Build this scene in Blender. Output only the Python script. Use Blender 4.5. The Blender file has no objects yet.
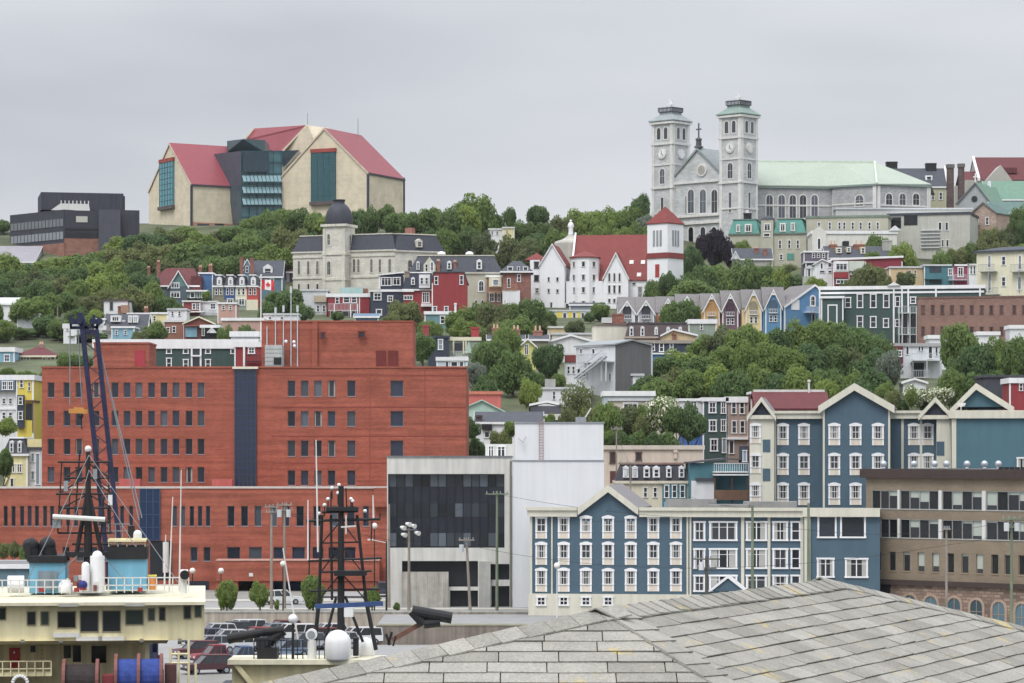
import bpy, math, random
from mathutils import Vector, Matrix, noise
S = bpy.context.scene
COL = S.collection
RND = random.Random(7)
# ---------------------------------------------------------------- camera, sky, sun, exposure
F = 2904.0; CZ = 21.0; HY = 455.0          # focal length in pixels, eye height, horizon row
cd = bpy.data.cameras.new('camera'); cam = bpy.data.objects.new('camera', cd); COL.objects.link(cam)
cam.location = (0, 0, CZ); cam.rotation_euler = (math.pi/2, 0, 0)
cd.sensor_width = 36; cd.lens = F/1024*36; cd.shift_y = (HY-341.5)/1024
cd.clip_start = 0.5; cd.clip_end = 12000
S.camera = cam
W_ = bpy.data.worlds.new('World'); S.world = W_; W_.use_nodes = True
SUN_EL, SUN_AZ = 58, 205                    # azimuth clockwise from +Y (north): behind the camera, to its left
def build_world():
    nt = W_.node_tree; N = nt.nodes; L = nt.links
    bg = N['Background']
    sky = N.new('ShaderNodeTexSky'); sky.sky_type = 'NISHITA'; sky.sun_disc = False
    sky.sun_elevation = math.radians(SUN_EL); sky.sun_rotation = math.radians(SUN_AZ)
    sky.air_density = 1.0; sky.dust_density = 4.0
    tc = N.new('ShaderNodeTexCoord')
    mp = N.new('ShaderNodeMapping'); mp.inputs['Scale'].default_value = (2.6, 2.6, 11); mp.inputs['Rotation'].default_value = (0, 0.03, 0.4)
    L.new(tc.outputs['Generated'], mp.inputs['Vector'])
    n1 = N.new('ShaderNodeTexNoise'); n1.inputs['Scale'].default_value = 1.0; n1.inputs['Detail'].default_value = 4; n1.inputs['Roughness'].default_value = .45
    n1.inputs['Distortion'].default_value = .2
    L.new(mp.outputs['Vector'], n1.inputs['Vector'])
    rp = N.new('ShaderNodeValToRGB'); L.new(n1.outputs['Fac'], rp.inputs['Fac'])
    e = rp.color_ramp.elements
    e[0].position = .36; e[0].color = (4.1, 4.28, 4.68, 1)       # thin grey stratus, in the sky texture's own units
    e[1].position = .63; e[1].color = (5.75, 5.92, 6.2, 1)
    sx = N.new('ShaderNodeSeparateXYZ'); L.new(tc.outputs['Generated'], sx.inputs['Vector'])
    zr = N.new('ShaderNodeMapRange'); zr.inputs['From Min'].default_value = .18; zr.inputs['From Max'].default_value = .9
    zr.inputs['To Min'].default_value = 1.0; zr.inputs['To Max'].default_value = 3.0   # overcast: the zenith is the brightest part
    L.new(sx.outputs['Z'], zr.inputs['Value'])
    ml = N.new('ShaderNodeVectorMath'); ml.operation = 'SCALE'
    L.new(rp.outputs['Color'], ml.inputs[0]); L.new(zr.outputs['Result'], ml.inputs['Scale'])
    mx = N.new('ShaderNodeMix'); mx.data_type = 'RGBA'; mx.inputs['Factor'].default_value = .93
    L.new(sky.outputs['Color'], mx.inputs['A']); L.new(ml.outputs['Vector'], mx.inputs['B'])
    L.new(mx.outputs['Result'], bg.inputs['Color']); bg.inputs['Strength'].default_value = .10
build_world()
sl = bpy.data.lights.new('sun', 'SUN'); so = bpy.data.objects.new('sun', sl); COL.objects.link(so)
sl.energy = 1.5; sl.angle = math.radians(24); sl.color = (1, .97, .92)
_a = math.radians(SUN_AZ); _e = math.radians(SUN_EL)
so.rotation_euler = Vector((math.sin(_a)*math.cos(_e), math.cos(_a)*math.cos(_e), math.sin(_e))).to_track_quat('Z', 'Y').to_euler()
so.location = (0, -50, 200)
S.view_settings.view_transform = 'Standard'; S.view_settings.look = 'None'
S.view_settings.exposure = 0.46; S.view_settings.gamma = 1.0
S.render.engine = 'CYCLES'
S.cycles.max_bounces = 5; S.cycles.diffuse_bounces = 3; S.cycles.glossy_bounces = 2; S.cycles.transmission_bounces = 2
S.cycles.use_denoising = True

# ---------------------------------------------------------------- pixel / depth <-> world
def X(px, Y): return (px-512)*Y/F
def Z(py, Y): return CZ+(HY-py)*Y/F
def P(px, py, Y): return Vector((X(px, Y), Y, Z(py, Y)))
TZ = [(-60, 15.5), (34, 15.5), (58, 4), (66, -4), (231.9, -4), (232, 1.2), (324.9, 1.2), (325.1, 3.2), (384, 3.2), (400, 6.5), (430, 13), (450, 17), (470, 24),
      (500, 31), (545, 37), (600, 44), (640, 50), (690, 55.5), (720, 61.5), (745, 70.5), (775, 78.5), (800, 84), (840, 88), (1000, 88), (1300, 70), (2500, 20), (9000, 0)]
def tz(x, Y):
    for (a, za), (b, zb) in zip(TZ, TZ[1:]):
        if Y <= b: return za+(zb-za)*(Y-a)/(b-a)
    return TZ[-1][1]

# ---------------------------------------------------------------- materials
def lin(c): 
    c /= 255.0
    return c/12.92 if c <= .04045 else ((c+.055)/1.055)**2.4
def C(r, g, b, k=.85):
    a = [lin(r)*k, lin(g)*k, lin(b)*k]; l = .25*a[0]+.6*a[1]+.15*a[2]
    return tuple((x*.86+l*.14)*.985+.008 for x in a)+(1,)     # every colour a little greyer than its swatch, with a small lift
_mc = {}
def paint(r, g, b, rough=.75, var=.14, sc=.5, streak=.10, bump=0, k=.85, board=0, spec=.25, metal=0):
    key = (r, g, b, rough, var, sc, streak, bump, k, board, metal)
    if key in _mc: return _mc[key]
    m = bpy.data.materials.new('paint_%d_%d_%d' % (r, g, b)); m.use_nodes = True; _mc[key] = m
    nt = m.node_tree; N = nt.nodes; L = nt.links; bs = N['Principled BSDF']
    bs.inputs['Roughness'].default_value = rough; bs.inputs['Specular IOR Level'].default_value = spec; bs.inputs['Metallic'].default_value = metal
    tc = N.new('ShaderNodeTexCoord'); oi = N.new('ShaderNodeObjectInfo')
    ad = N.new('ShaderNodeVectorMath'); ad.operation = 'ADD'; L.new(tc.outputs['Object'], ad.inputs[0])
    sr = N.new('ShaderNodeVectorMath'); sr.operation = 'SCALE'; L.new(oi.outputs['Location'], sr.inputs[0]); sr.inputs['Scale'].default_value = .37; L.new(sr.outputs['Vector'], ad.inputs[1])
    n1 = N.new('ShaderNodeTexNoise'); n1.inputs['Scale'].default_value = sc; n1.inputs['Detail'].default_value = 6; n1.inputs['Roughness'].default_value = .65
    L.new(ad.outputs['Vector'], n1.inputs['Vector'])
    mp = N.new('ShaderNodeMapping'); mp.inputs['Scale'].default_value = (2.2, 2.2, .16); L.new(ad.outputs['Vector'], mp.inputs['Vector'])
    n2 = N.new('ShaderNodeTexNoise'); n2.inputs['Scale'].default_value = 1; n2.inputs['Detail'].default_value = 4; L.new(mp.outputs['Vector'], n2.inputs['Vector'])
    a1 = N.new('ShaderNodeMapRange'); a1.inputs['From Min'].default_value = .3; a1.inputs['From Max'].default_value = .7; a1.inputs['To Min'].default_value = 1-var; a1.inputs['To Max'].default_value = 1+var
    L.new(n1.outputs['Fac'], a1.inputs['Value'])
    a2 = N.new('ShaderNodeMapRange'); a2.inputs['From Min'].default_value = .35; a2.inputs['From Max'].default_value = .7; a2.inputs['To Min'].default_value = 1+streak*.5; a2.inputs['To Max'].default_value = 1-streak
    L.new(n2.outputs['Fac'], a2.inputs['Value'])
    mu = N.new('ShaderNodeMath'); mu.operation = 'MULTIPLY'; L.new(a1.outputs['Result'], mu.inputs[0]); L.new(a2.outputs['Result'], mu.inputs[1])
    last = mu
    if board:      # clapboard / corrugation: the board edges read as a faint line pattern
        wv = N.new('ShaderNodeTexWave'); wv.wave_type = 'BANDS'; wv.bands_direction = 'Z' if board > 0 else 'X'; wv.wave_profile = 'SAW'
        wv.inputs['Scale'].default_value = abs(board); wv.inputs['Distortion'].default_value = .15
        L.new(tc.outputs['Object'], wv.inputs['Vector'])
        bw = N.new('ShaderNodeMapRange'); bw.inputs['To Min'].default_value = .9; bw.inputs['To Max'].default_value = 1.04
        L.new(wv.outputs['Fac'], bw.inputs['Value'])
        m2 = N.new('ShaderNodeMath'); m2.operation = 'MULTIPLY'; L.new(last.outputs[0], m2.inputs[0]); L.new(bw.outputs['Result'], m2.inputs[1]); last = m2
    cv = N.new('ShaderNodeVectorMath'); cv.operation = 'SCALE'; cv.inputs[0].default_value = C(r, g, b, k)[:3]; L.new(last.outputs[0], cv.inputs['Scale'])
    L.new(cv.outputs['Vector'], bs.inputs['Base Color'])
    if bump:
        n3 = N.new('ShaderNodeTexNoise'); n3.inputs['Scale'].default_value = 4; n3.inputs['Detail'].default_value = 5; L.new(ad.outputs['Vector'], n3.inputs['Vector'])
        bp = N.new('ShaderNodeBump'); bp.inputs['Strength'].default_value = bump; bp.inputs['Distance'].default_value = .1
        L.new(n3.outputs['Fac'], bp.inputs['Height']); L.new(bp.outputs['Normal'], bs.inputs['Normal'])
    return m
def brick(r, g, b, mr=150, mg=130, mb=120, bw=.5, bh=.2, var=.3, mortar=.02, sc=1.0, courses=0, k=.85):
    key = ('br', r, g, b, bw, bh, courses)
    if key in _mc: return _mc[key]
    m = bpy.data.materials.new('masonry_%d_%d_%d' % (r, g, b)); m.use_nodes = True; _mc[key] = m
    nt = m.node_tree; N = nt.nodes; L = nt.links; bs = N['Principled BSDF']; bs.inputs['Roughness'].default_value = .85; bs.inputs['Specular IOR Level'].default_value = .2
    tc = N.new('ShaderNodeTexCoord')
    sx = N.new('ShaderNodeSeparateXYZ'); L.new(tc.outputs['Object'], sx.inputs['Vector'])
    ad = N.new('ShaderNodeMath'); L.new(sx.outputs['X'], ad.inputs[0]); L.new(sx.outputs['Y'], ad.inputs[1])
    cx = N.new('ShaderNodeCombineXYZ'); L.new(ad.outputs[0], cx.inputs['X']); L.new(sx.outputs['Z'], cx.inputs['Y'])
    bt = N.new('ShaderNodeTexBrick'); L.new(cx.outputs['Vector'], bt.inputs['Vector'])
    bt.inputs['Scale'].default_value = 1; bt.inputs['Brick Width'].default_value = bw; bt.inputs['Row Height'].default_value = bh; bt.inputs['Mortar Size'].default_value = mortar
    c = C(r, g, b, k)
    bt.inputs['Color1'].default_value = (c[0]*(1+var), c[1]*(1+var), c[2]*(1+var), 1)
    bt.inputs['Color2'].default_value = (c[0]*(1-var), c[1]*(1-var), c[2]*(1-var), 1)
    bt.inputs['Mortar'].default_value = C(mr, mg, mb)
    n1 = N.new('ShaderNodeTexNoise'); n1.inputs['Scale'].default_value = .35; n1.inputs['Detail'].default_value = 8; n1.inputs['Roughness'].default_value = .7; L.new(tc.outputs['Object'], n1.inputs['Vector'])
    a1 = N.new('ShaderNodeMapRange'); a1.inputs['From Min'].default_value = .3; a1.inputs['From Max'].default_value = .7; a1.inputs['To Min'].default_value = .82; a1.inputs['To Max'].default_value = 1.16
    L.new(n1.outputs['Fac'], a1.inputs['Value'])
    last = a1.outputs['Result']
    if courses:    # movement joints and soldier courses of the red brick office
        mp = N.new('ShaderNodeMapping'); mp.inputs['Scale'].default_value = (.05, .05, 1.3); L.new(tc.outputs['Object'], mp.inputs['Vector'])
        n2 = N.new('ShaderNodeTexNoise'); n2.inputs['Scale'].default_value = 1.6; n2.inputs['Detail'].default_value = 6; L.new(mp.outputs['Vector'], n2.inputs['Vector'])
        a2 = N.new('ShaderNodeMapRange'); a2.inputs['From Min'].default_value = .35; a2.inputs['From Max'].default_value = .65; a2.inputs['To Min'].default_value = .80; a2.inputs['To Max'].default_value = 1.18
        L.new(n2.outputs['Fac'], a2.inputs['Value'])
        mu = N.new('ShaderNodeMath'); mu.operation = 'MULTIPLY'; L.new(last, mu.inputs[0]); L.new(a2.outputs['Result'], mu.inputs[1]); last = mu.outputs[0]
    sc_ = N.new('ShaderNodeVectorMath'); sc_.operation = 'SCALE'; L.new(bt.outputs['Color'], sc_.inputs[0]); L.new(last, sc_.inputs['Scale'])
    L.new(sc_.outputs['Vector'], bs.inputs['Base Color'])
    return m
def glass(r, g, b, rough=.12, kind=None, cr=200, cg=200, cb=195):
    key = ('gl', r, g, b, kind, cr)
    if key in _mc: return _mc[key]
    m = bpy.data.materials.new('glass_%d_%d_%d_%s' % (r, g, b, kind)); m.use_nodes = True; _mc[key] = m
    nt = m.node_tree; N = nt.nodes; L = nt.links; bs = N['Principled BSDF']
    bs.inputs['Roughness'].default_value = rough; bs.inputs['Specular IOR Level'].default_value = .5
    bs.inputs['Base Color'].default_value = C(r, g, b)
    tc = N.new('ShaderNodeTexCoord'); oi = N.new('ShaderNodeObjectInfo')
    sx = N.new('ShaderNodeSeparateXYZ'); L.new(tc.outputs['Generated'], sx.inputs['Vector'])
    n1 = N.new('ShaderNodeTexNoise'); n1.inputs['Scale'].default_value = 1.2; L.new(tc.outputs['Object'], n1.inputs['Vector'])
    fac = None
    if kind == 'curtain':      # drapes hanging at both sides of the pane, drawn in by a different amount in each room
        s1 = N.new('ShaderNodeMath'); s1.operation = 'SUBTRACT'; L.new(sx.outputs['X'], s1.inputs[0]); s1.inputs[1].default_value = .5
        s2 = N.new('ShaderNodeMath'); s2.operation = 'ABSOLUTE'; L.new(s1.outputs[0], s2.inputs[0])
        s3 = N.new('ShaderNodeMapRange'); s3.inputs['To Min'].default_value = .12; s3.inputs['To Max'].default_value = .46; L.new(oi.outputs['Random'], s3.inputs['Value'])
        s4 = N.new('ShaderNodeMath'); s4.operation = 'GREATER_THAN'; L.new(s2.outputs[0], s4.inputs[0]); L.new(s3.outputs['Result'], s4.inputs[1]); fac = s4
    elif kind == 'blind':      # roller blind let down by a different amount in each window
        s3 = N.new('ShaderNodeMapRange'); s3.inputs['From Min'].default_value = .5; s3.inputs['To Min'].default_value = 1.01; s3.inputs['To Max'].default_value = .15; L.new(oi.outputs['Random'], s3.inputs['Value'])
        s4 = N.new('ShaderNodeMath'); s4.operation = 'GREATER_THAN'; L.new(sx.outputs['Z'], s4.inputs[0]); L.new(s3.outputs['Result'], s4.inputs[1]); fac = s4
    a = N.new('ShaderNodeMapRange'); a.inputs['To Min'].default_value = .35; a.inputs['To Max'].default_value = 1.7; L.new(oi.outputs['Random'], a.inputs['Value'])
    v = N.new('ShaderNodeVectorMath'); v.operation = 'SCALE'; v.inputs[0].default_value = C(r, g, b)[:3]; L.new(a.outputs['Result'], v.inputs['Scale'])
    out = v.outputs['Vector']
    if fac:
        mx = N.new('ShaderNodeMix'); mx.data_type = 'RGBA'; L.new(fac.outputs[0], mx.inputs['Factor']); L.new(out, mx.inputs['A']); mx.inputs['B'].default_value = C(cr, cg, cb, .7)
        out = mx.outputs['Result']
    L.new(out, bs.inputs['Base Color'])
    bp = N.new('ShaderNodeBump'); bp.inputs['Strength'].default_value = .08; L.new(n1.outputs['Fac'], bp.inputs['Height']); L.new(bp.outputs['Normal'], bs.inputs['Normal'])
    return m
G_DARK = glass(38, 44, 54); G_NAVY = glass(30, 40, 62); G_CURT = glass(48, 52, 58, kind='curtain'); G_BLIND = glass(36, 40, 46, kind='blind', cr=196, cg=206, cb=196)
G_TEAL = glass(44, 112, 124); G_GREY = glass(120, 132, 142)
WHITE = paint(236, 236, 238, var=.05, streak=.06, k=.9); CREAM = paint(226, 222, 200, var=.06, streak=.06); OFFW = paint(222, 222, 218, var=.07, streak=.08)
SLATE = paint(66, 72, 84, rough=.7, var=.12, sc=1.5); TARGREY = paint(122, 122, 124, var=.15, sc=.4); ASPH = paint(92, 92, 96, var=.14, sc=1.2, rough=.9)
BRICKRED = brick(150, 84, 66, var=.25); CONC = paint(176, 176, 170, var=.15, sc=.6, streak=.2); BLACK = paint(26, 26, 30, rough=.5, var=.2); STEEL = paint(150, 156, 162, rough=.45, var=.1)
SHING = paint(134, 130, 132, var=.14, sc=2.0, bump=.2); WOOD = paint(120, 88, 66, var=.2); POTS = paint(214, 180, 150)

# ---------------------------------------------------------------- mesh building
class MB:
    def __init__(s): s.v = []; s.f = []; s.m = []
    def poly(s, pts, mi=0):
        n = len(s.v); s.v += [tuple(p) for p in pts]; s.f.append(list(range(n, n+len(pts)))); s.m.append(mi)
    def hexa(s, p, mi=0):      # 8 points: bottom 4 then top 4
        n = len(s.v); s.v += [tuple(q) for q in p]
        for q in ((3, 2, 1, 0), (4, 5, 6, 7), (0, 1, 5, 4), (1, 2, 6, 5), (2, 3, 7, 6), (3, 0, 4, 7)):
            s.f.append([n+i for i in q]); s.m.append(mi)
    def box(s, x0, y0, z0, x1, y1, z1, mi=0):
        s.hexa([(x0, y0, z0), (x1, y0, z0), (x1, y1, z0), (x0, y1, z0), (x0, y0, z1), (x1, y0, z1), (x1, y1, z1), (x0, y1, z1)], mi)
    def extr(s, pts, vec, mi=0, mside=None):      # any planar polygon pushed along a vector
        n = len(pts); b = len(s.v); vec = Vector(vec)
        s.v += [tuple(p) for p in pts]+[tuple(Vector(p)+vec) for p in pts]
        s.f.append(list(range(b, b+n))); s.m.append(mi); s.f.append(list(range(b+2*n-1, b+n-1, -1))); s.m.append(mi)
        for i in range(n):
            j = (i+1) % n; s.f.append([b+j, b+i, b+n+i, b+n+j]); s.m.append(mi if mside is None else mside)
    def prism(s, xz, y0, y1, mi=0, mside=None): s.extr([(x, y0, z) for x, z in xz], (0, y1-y0, 0), mi, mside)
    def slab(s, pts, t, mi=0): s.extr(pts, (0, 0, -t), mi)
    def bar(s, a, b, w, h=None, mi=0, up=(0, 0, 1)):
        a = Vector(a); b = Vector(b); d = (b-a).normalized(); up = Vector(up)
        if abs(d.dot(up)) > .99: up = Vector((0, 1, 0))
        r = d.cross(up).normalized(); u = r.cross(d); h = h or w; r *= w/2; u *= h/2
        s.hexa([a-r-u, a+r-u, a+r+u, a-r+u, b-r-u, b+r-u, b+r+u, b-r+u], mi)
    def tube(s, a, b, r0, r1=None, n=8, mi=0):
        r1 = r0 if r1 is None else r1
        a = Vector(a); b = Vector(b); d = (b-a).normalized(); up = Vector((0, 0, 1)) if abs(d.z) < .9 else Vector((0, 1, 0))
        x = d.cross(up).normalized(); y = x.cross(d); k = len(s.v)
        for c, r in ((a, r0), (b, r1)):
            for i in range(n):
                t = 2*math.pi*i/n; s.v.append(tuple(c+x*math.cos(t)*r+y*math.sin(t)*r))
        for i in range(n):
            j = (i+1) % n; s.f.append([k+i, k+j, k+n+j, k+n+i]); s.m.append(mi)
        s.f.append([k+i for i in range(n)][::-1]); s.m.append(mi); s.f.append([k+n+i for i in range(n)]); s.m.append(mi)
    def lathe(s, c, prof, n=16, mi=0, a0=0.0):
        k = len(s.v); c = Vector(c)
        for r, z in prof:
            for i in range(n):
                t = a0+2*math.pi*i/n; s.v.append((c.x+math.cos(t)*r, c.y+math.sin(t)*r, c.z+z))
        for q in range(len(prof)-1):
            for i in range(n):
                j = (i+1) % n; s.f.append([k+q*n+i, k+q*n+j, k+(q+1)*n+j, k+(q+1)*n+i]); s.m.append(mi)
        s.f.append([k+i for i in range(n)][::-1]); s.m.append(mi)
        e = k+(len(prof)-1)*n; s.f.append([e+i for i in range(n)]); s.m.append(mi)
    def ball(s, c, r, n=14, mi=0, z0=-1, sz=1):
        pr = []; q = max(5, n//2)
        for i in range(q+1):
            t = math.asin(z0)+(math.pi/2-math.asin(z0))*i/q; pr.append((max(r*math.cos(t), .001), r*math.sin(t)*sz))
        s.lathe(c, pr, n, mi)
    def pieces(s):
        par = list(range(len(s.v)))
        def fd(i):
            while par[i] != i: i = par[i]
            return i
        for f in s.f:
            for i in f[1:]: par[fd(i)] = fd(f[0])
        out = {}
        for f, m in zip(s.f, s.m):
            q = out.setdefault(fd(f[0]), (MB(), {}))
            for i in f:
                if i not in q[1]: q[1][i] = len(q[0].v); q[0].v.append(s.v[i])
            q[0].f.append([q[1][i] for i in f]); q[0].m.append(m)
        return [q[0] for q in out.values()]
    def mesh(s, name, mats, smooth=False):
        me = bpy.data.meshes.new(name); me.from_pydata(s.v, [], s.f)
        for m in (mats if isinstance(mats, (list, tuple)) else [mats]): me.materials.append(m)
        me.polygons.foreach_set('material_index', s.m)
        if smooth: me.polygons.foreach_set('use_smooth', [True]*len(s.f))
        me.update(); return me
    def build(s, name, mats, parent=None, loc=(0, 0, 0), rz=0, smooth=False):
        return obj(name, s.mesh(name, mats, smooth), parent, loc, rz)
def obj(name, me, parent=None, loc=(0, 0, 0), rz=0):
    o = bpy.data.objects.new(name, me); COL.objects.link(o); o.location = loc; o.rotation_euler = (0, 0, rz)
    if parent: o.parent = parent
    return o
def tag(o, label, cat, group=None, kind=None):
    if label: o['label'] = label
    if cat: o['category'] = cat
    if group: o['group'] = group
    if kind: o['kind'] = kind
    return o
def thing(name, label, cat, loc=(0, 0, 0), rz=0, group=None): return tag(obj(name, None, None, loc, rz), label, cat, group)
def copy_thing(o, loc, label=None, rz=None, sc=None, group=None):
    c = o.copy(); COL.objects.link(c); c.location = loc
    if rz is not None: c.rotation_euler = (0, 0, rz)
    if sc: c.scale = sc
    if label: c['label'] = label
    if group: c['group'] = group
    for ch in list(o.children):
        k = ch.copy(); COL.objects.link(k); k.parent = c
        for g in list(ch.children):
            q = g.copy(); COL.objects.link(q); q.parent = k
    return c

# ---------------------------------------------------------------- windows (meshes shared by size)
_wc = {}
def arch_pts(w, h, rise=None, n=7):
    r = w/2 if rise is None else rise
    zc = h/2-r
    return [(-w/2, -h/2), (w/2, -h/2)]+[(w/2*math.cos(math.pi*i/(n-1)), zc+r*math.sin(math.pi*i/(n-1))) for i in range(n)]
def win_mesh(style, w, h, trim, deep):
    key = (style, round(w, 2), round(h, 2), trim.name)
    if key in _wc: return _wc[key]
    mb = MB(); pb = MB(); t = min(.2, .17*w, .17*h); p = .10
    if style == 'hotel':          # arched head, white surround, cream panel under the sash
        ph = h*.30; gt = .15*w
        mb.extr([(-w/2, -p, -h/2), (-w/2+gt, -p, -h/2), (-w/2+gt, -p, h/2-.16*w), (-w/2, -p, h/2-.10*w)], (0, p, 0))
        mb.extr([(w/2-gt, -p, -h/2), (w/2, -p, -h/2), (w/2, -p, h/2-.10*w), (w/2-gt, -p, h/2-.16*w)], (0, p, 0))
        top = [(-w/2-.04, -h/2+0)]; n = 8
        arc = [(-w/2-.05+(w+.1)*i/n, h/2-.16*w+.16*w*math.sin(math.pi*i/n)) for i in range(n+1)]
        mb.extr([(x, -p-.05, z) for x, z in arc]+[(w/2+.05, -p-.05, h/2-.30*w), (-w/2-.05, -p-.05, h/2-.30*w)], (0, p, 0))
        mb.box(-w/2+gt, -p*.7, -h/2, w/2-gt, 0, -h/2+ph, 1)
        mb.box(-w/2-.03, -p-.06, -h/2+ph-.05, w/2+.03, 0, -h/2+ph+.05)
        gz0, gz1 = -h/2+ph+.05, h/2-.28*w
        mb.box(-w/2+gt, -.06, (gz0+gz1)/2-.03, w/2-gt, 0, (gz0+gz1)/2+.03); mb.box(-.025, -.05, gz0, .025, 0, gz1)
        pb.poly([(-w/2+gt, -.02, gz0), (w/2-gt, -.02, gz0), (w/2-gt, -.02, gz1), (-w/2+gt, -.02, gz1)])
    elif style in ('arch', 'archd'):
        t *= 1.45; o = arch_pts(w, h, n=9); i_ = arch_pts(w-2*t, h-2*t, n=9); n = len(o)
        for k in range(n):
            j = (k+1) % n
            mb.extr([(o[k][0], -p, o[k][1]), (o[j][0], -p, o[j][1]), (i_[j][0], -p, i_[j][1]), (i_[k][0], -p, i_[k][1])], (0, p, 0))
        if style == 'arch': mb.box(-.03, -.05, -h/2+t, .03, 0, h/2-t); mb.box(-w/2+t, -.05, -.03, w/2-t, 0, .03)
        pb.poly([(x, -.02, z) for x, z in i_])
    elif style == 'slot':         # recessed pane, light metal sill
        mb.box(-w/2-.05, -deep-.06, -h/2-.10, w/2+.05, 0, -h/2); mb.box(-w/2, -.05, -h/2, -w/2+.05, 0, h/2); mb.box(w/2-.05, -.05, -h/2, w/2, 0, h/2)
        mb.box(-w/2, -.05, h/2-.05, w/2, 0, h/2)
        pb.poly([(-w/2, -.02, -h/2), (w/2, -.02, -h/2), (w/2, -.02, h/2), (-w/2, -.02, h/2)])
    else:
        mb.box(-w/2, -p, -h/2, -w/2+t, 0, h/2); mb.box(w/2-t, -p, -h/2, w/2, 0, h/2)
        mb.box(-w/2-.06, -p-.04, h/2-t, w/2+.06, 0, h/2); mb.box(-w/2-.06, -p-.05, -h/2, w/2+.06, 0, -h/2+t*.9)
        if style in ('sash', 'quad'): mb.box(-w/2+t, -.06, -.04, w/2-t, 0, .04)
        nb = {'quad': 1, 'pair': 1, 'tri': 2, 'four': 3}.get(style, 0)
        for q in range(nb):
            x = -w/2+t+(w-2*t)*(q+1)/(nb+1); b = .035 if style == 'quad' else .06
            mb.box(x-b, -.08, -h/2+t, x+b, 0, h/2-t)
        if style in ('tri', 'four', 'pair'): mb.box(-w/2+t, -.05, h*.18, w/2-t, 0, h*.18+.05)
        pb.poly([(-w/2+t, -.02, -h/2+t), (w/2-t, -.02, -h/2+t), (w/2-t, -.02, h/2-t), (-w/2+t, -.02, h/2-t)])
    r = (mb, pb, {}); _wc[key] = r
    return r
PANEL = paint(226, 214, 196, var=.05)
def place_window(parent, loc, rz, style, w, h, gl, trim, big, deep=.1, name='window'):
    w = max(.1, round(w*10)/10) if w > .6 else max(.1, round(w*20)/20); h = max(.1, round(h*10)/10)
    mb, pb, cache = win_mesh(style, w, h, trim, deep)
    if big:
        if 'f' not in cache: cache['f'] = mb.mesh('window', [trim, PANEL])
        if gl.name not in cache: cache[gl.name] = pb.mesh('pane', gl)
        o = obj(name, cache['f'], parent, loc, rz); obj('pane', cache[gl.name], o)
    else:
        k = 's'+gl.name
        if k not in cache:
            m2 = MB(); m2.v = mb.v+pb.v; n = len(mb.v); m2.f = mb.f+[[i+n for i in f] for f in pb.f]; m2.m = mb.m+[2]*len(pb.f)
            cache[k] = m2.mesh('window', [trim, PANEL, gl])
        o = obj(name, cache[k], parent, loc, rz)
    return o

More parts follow.
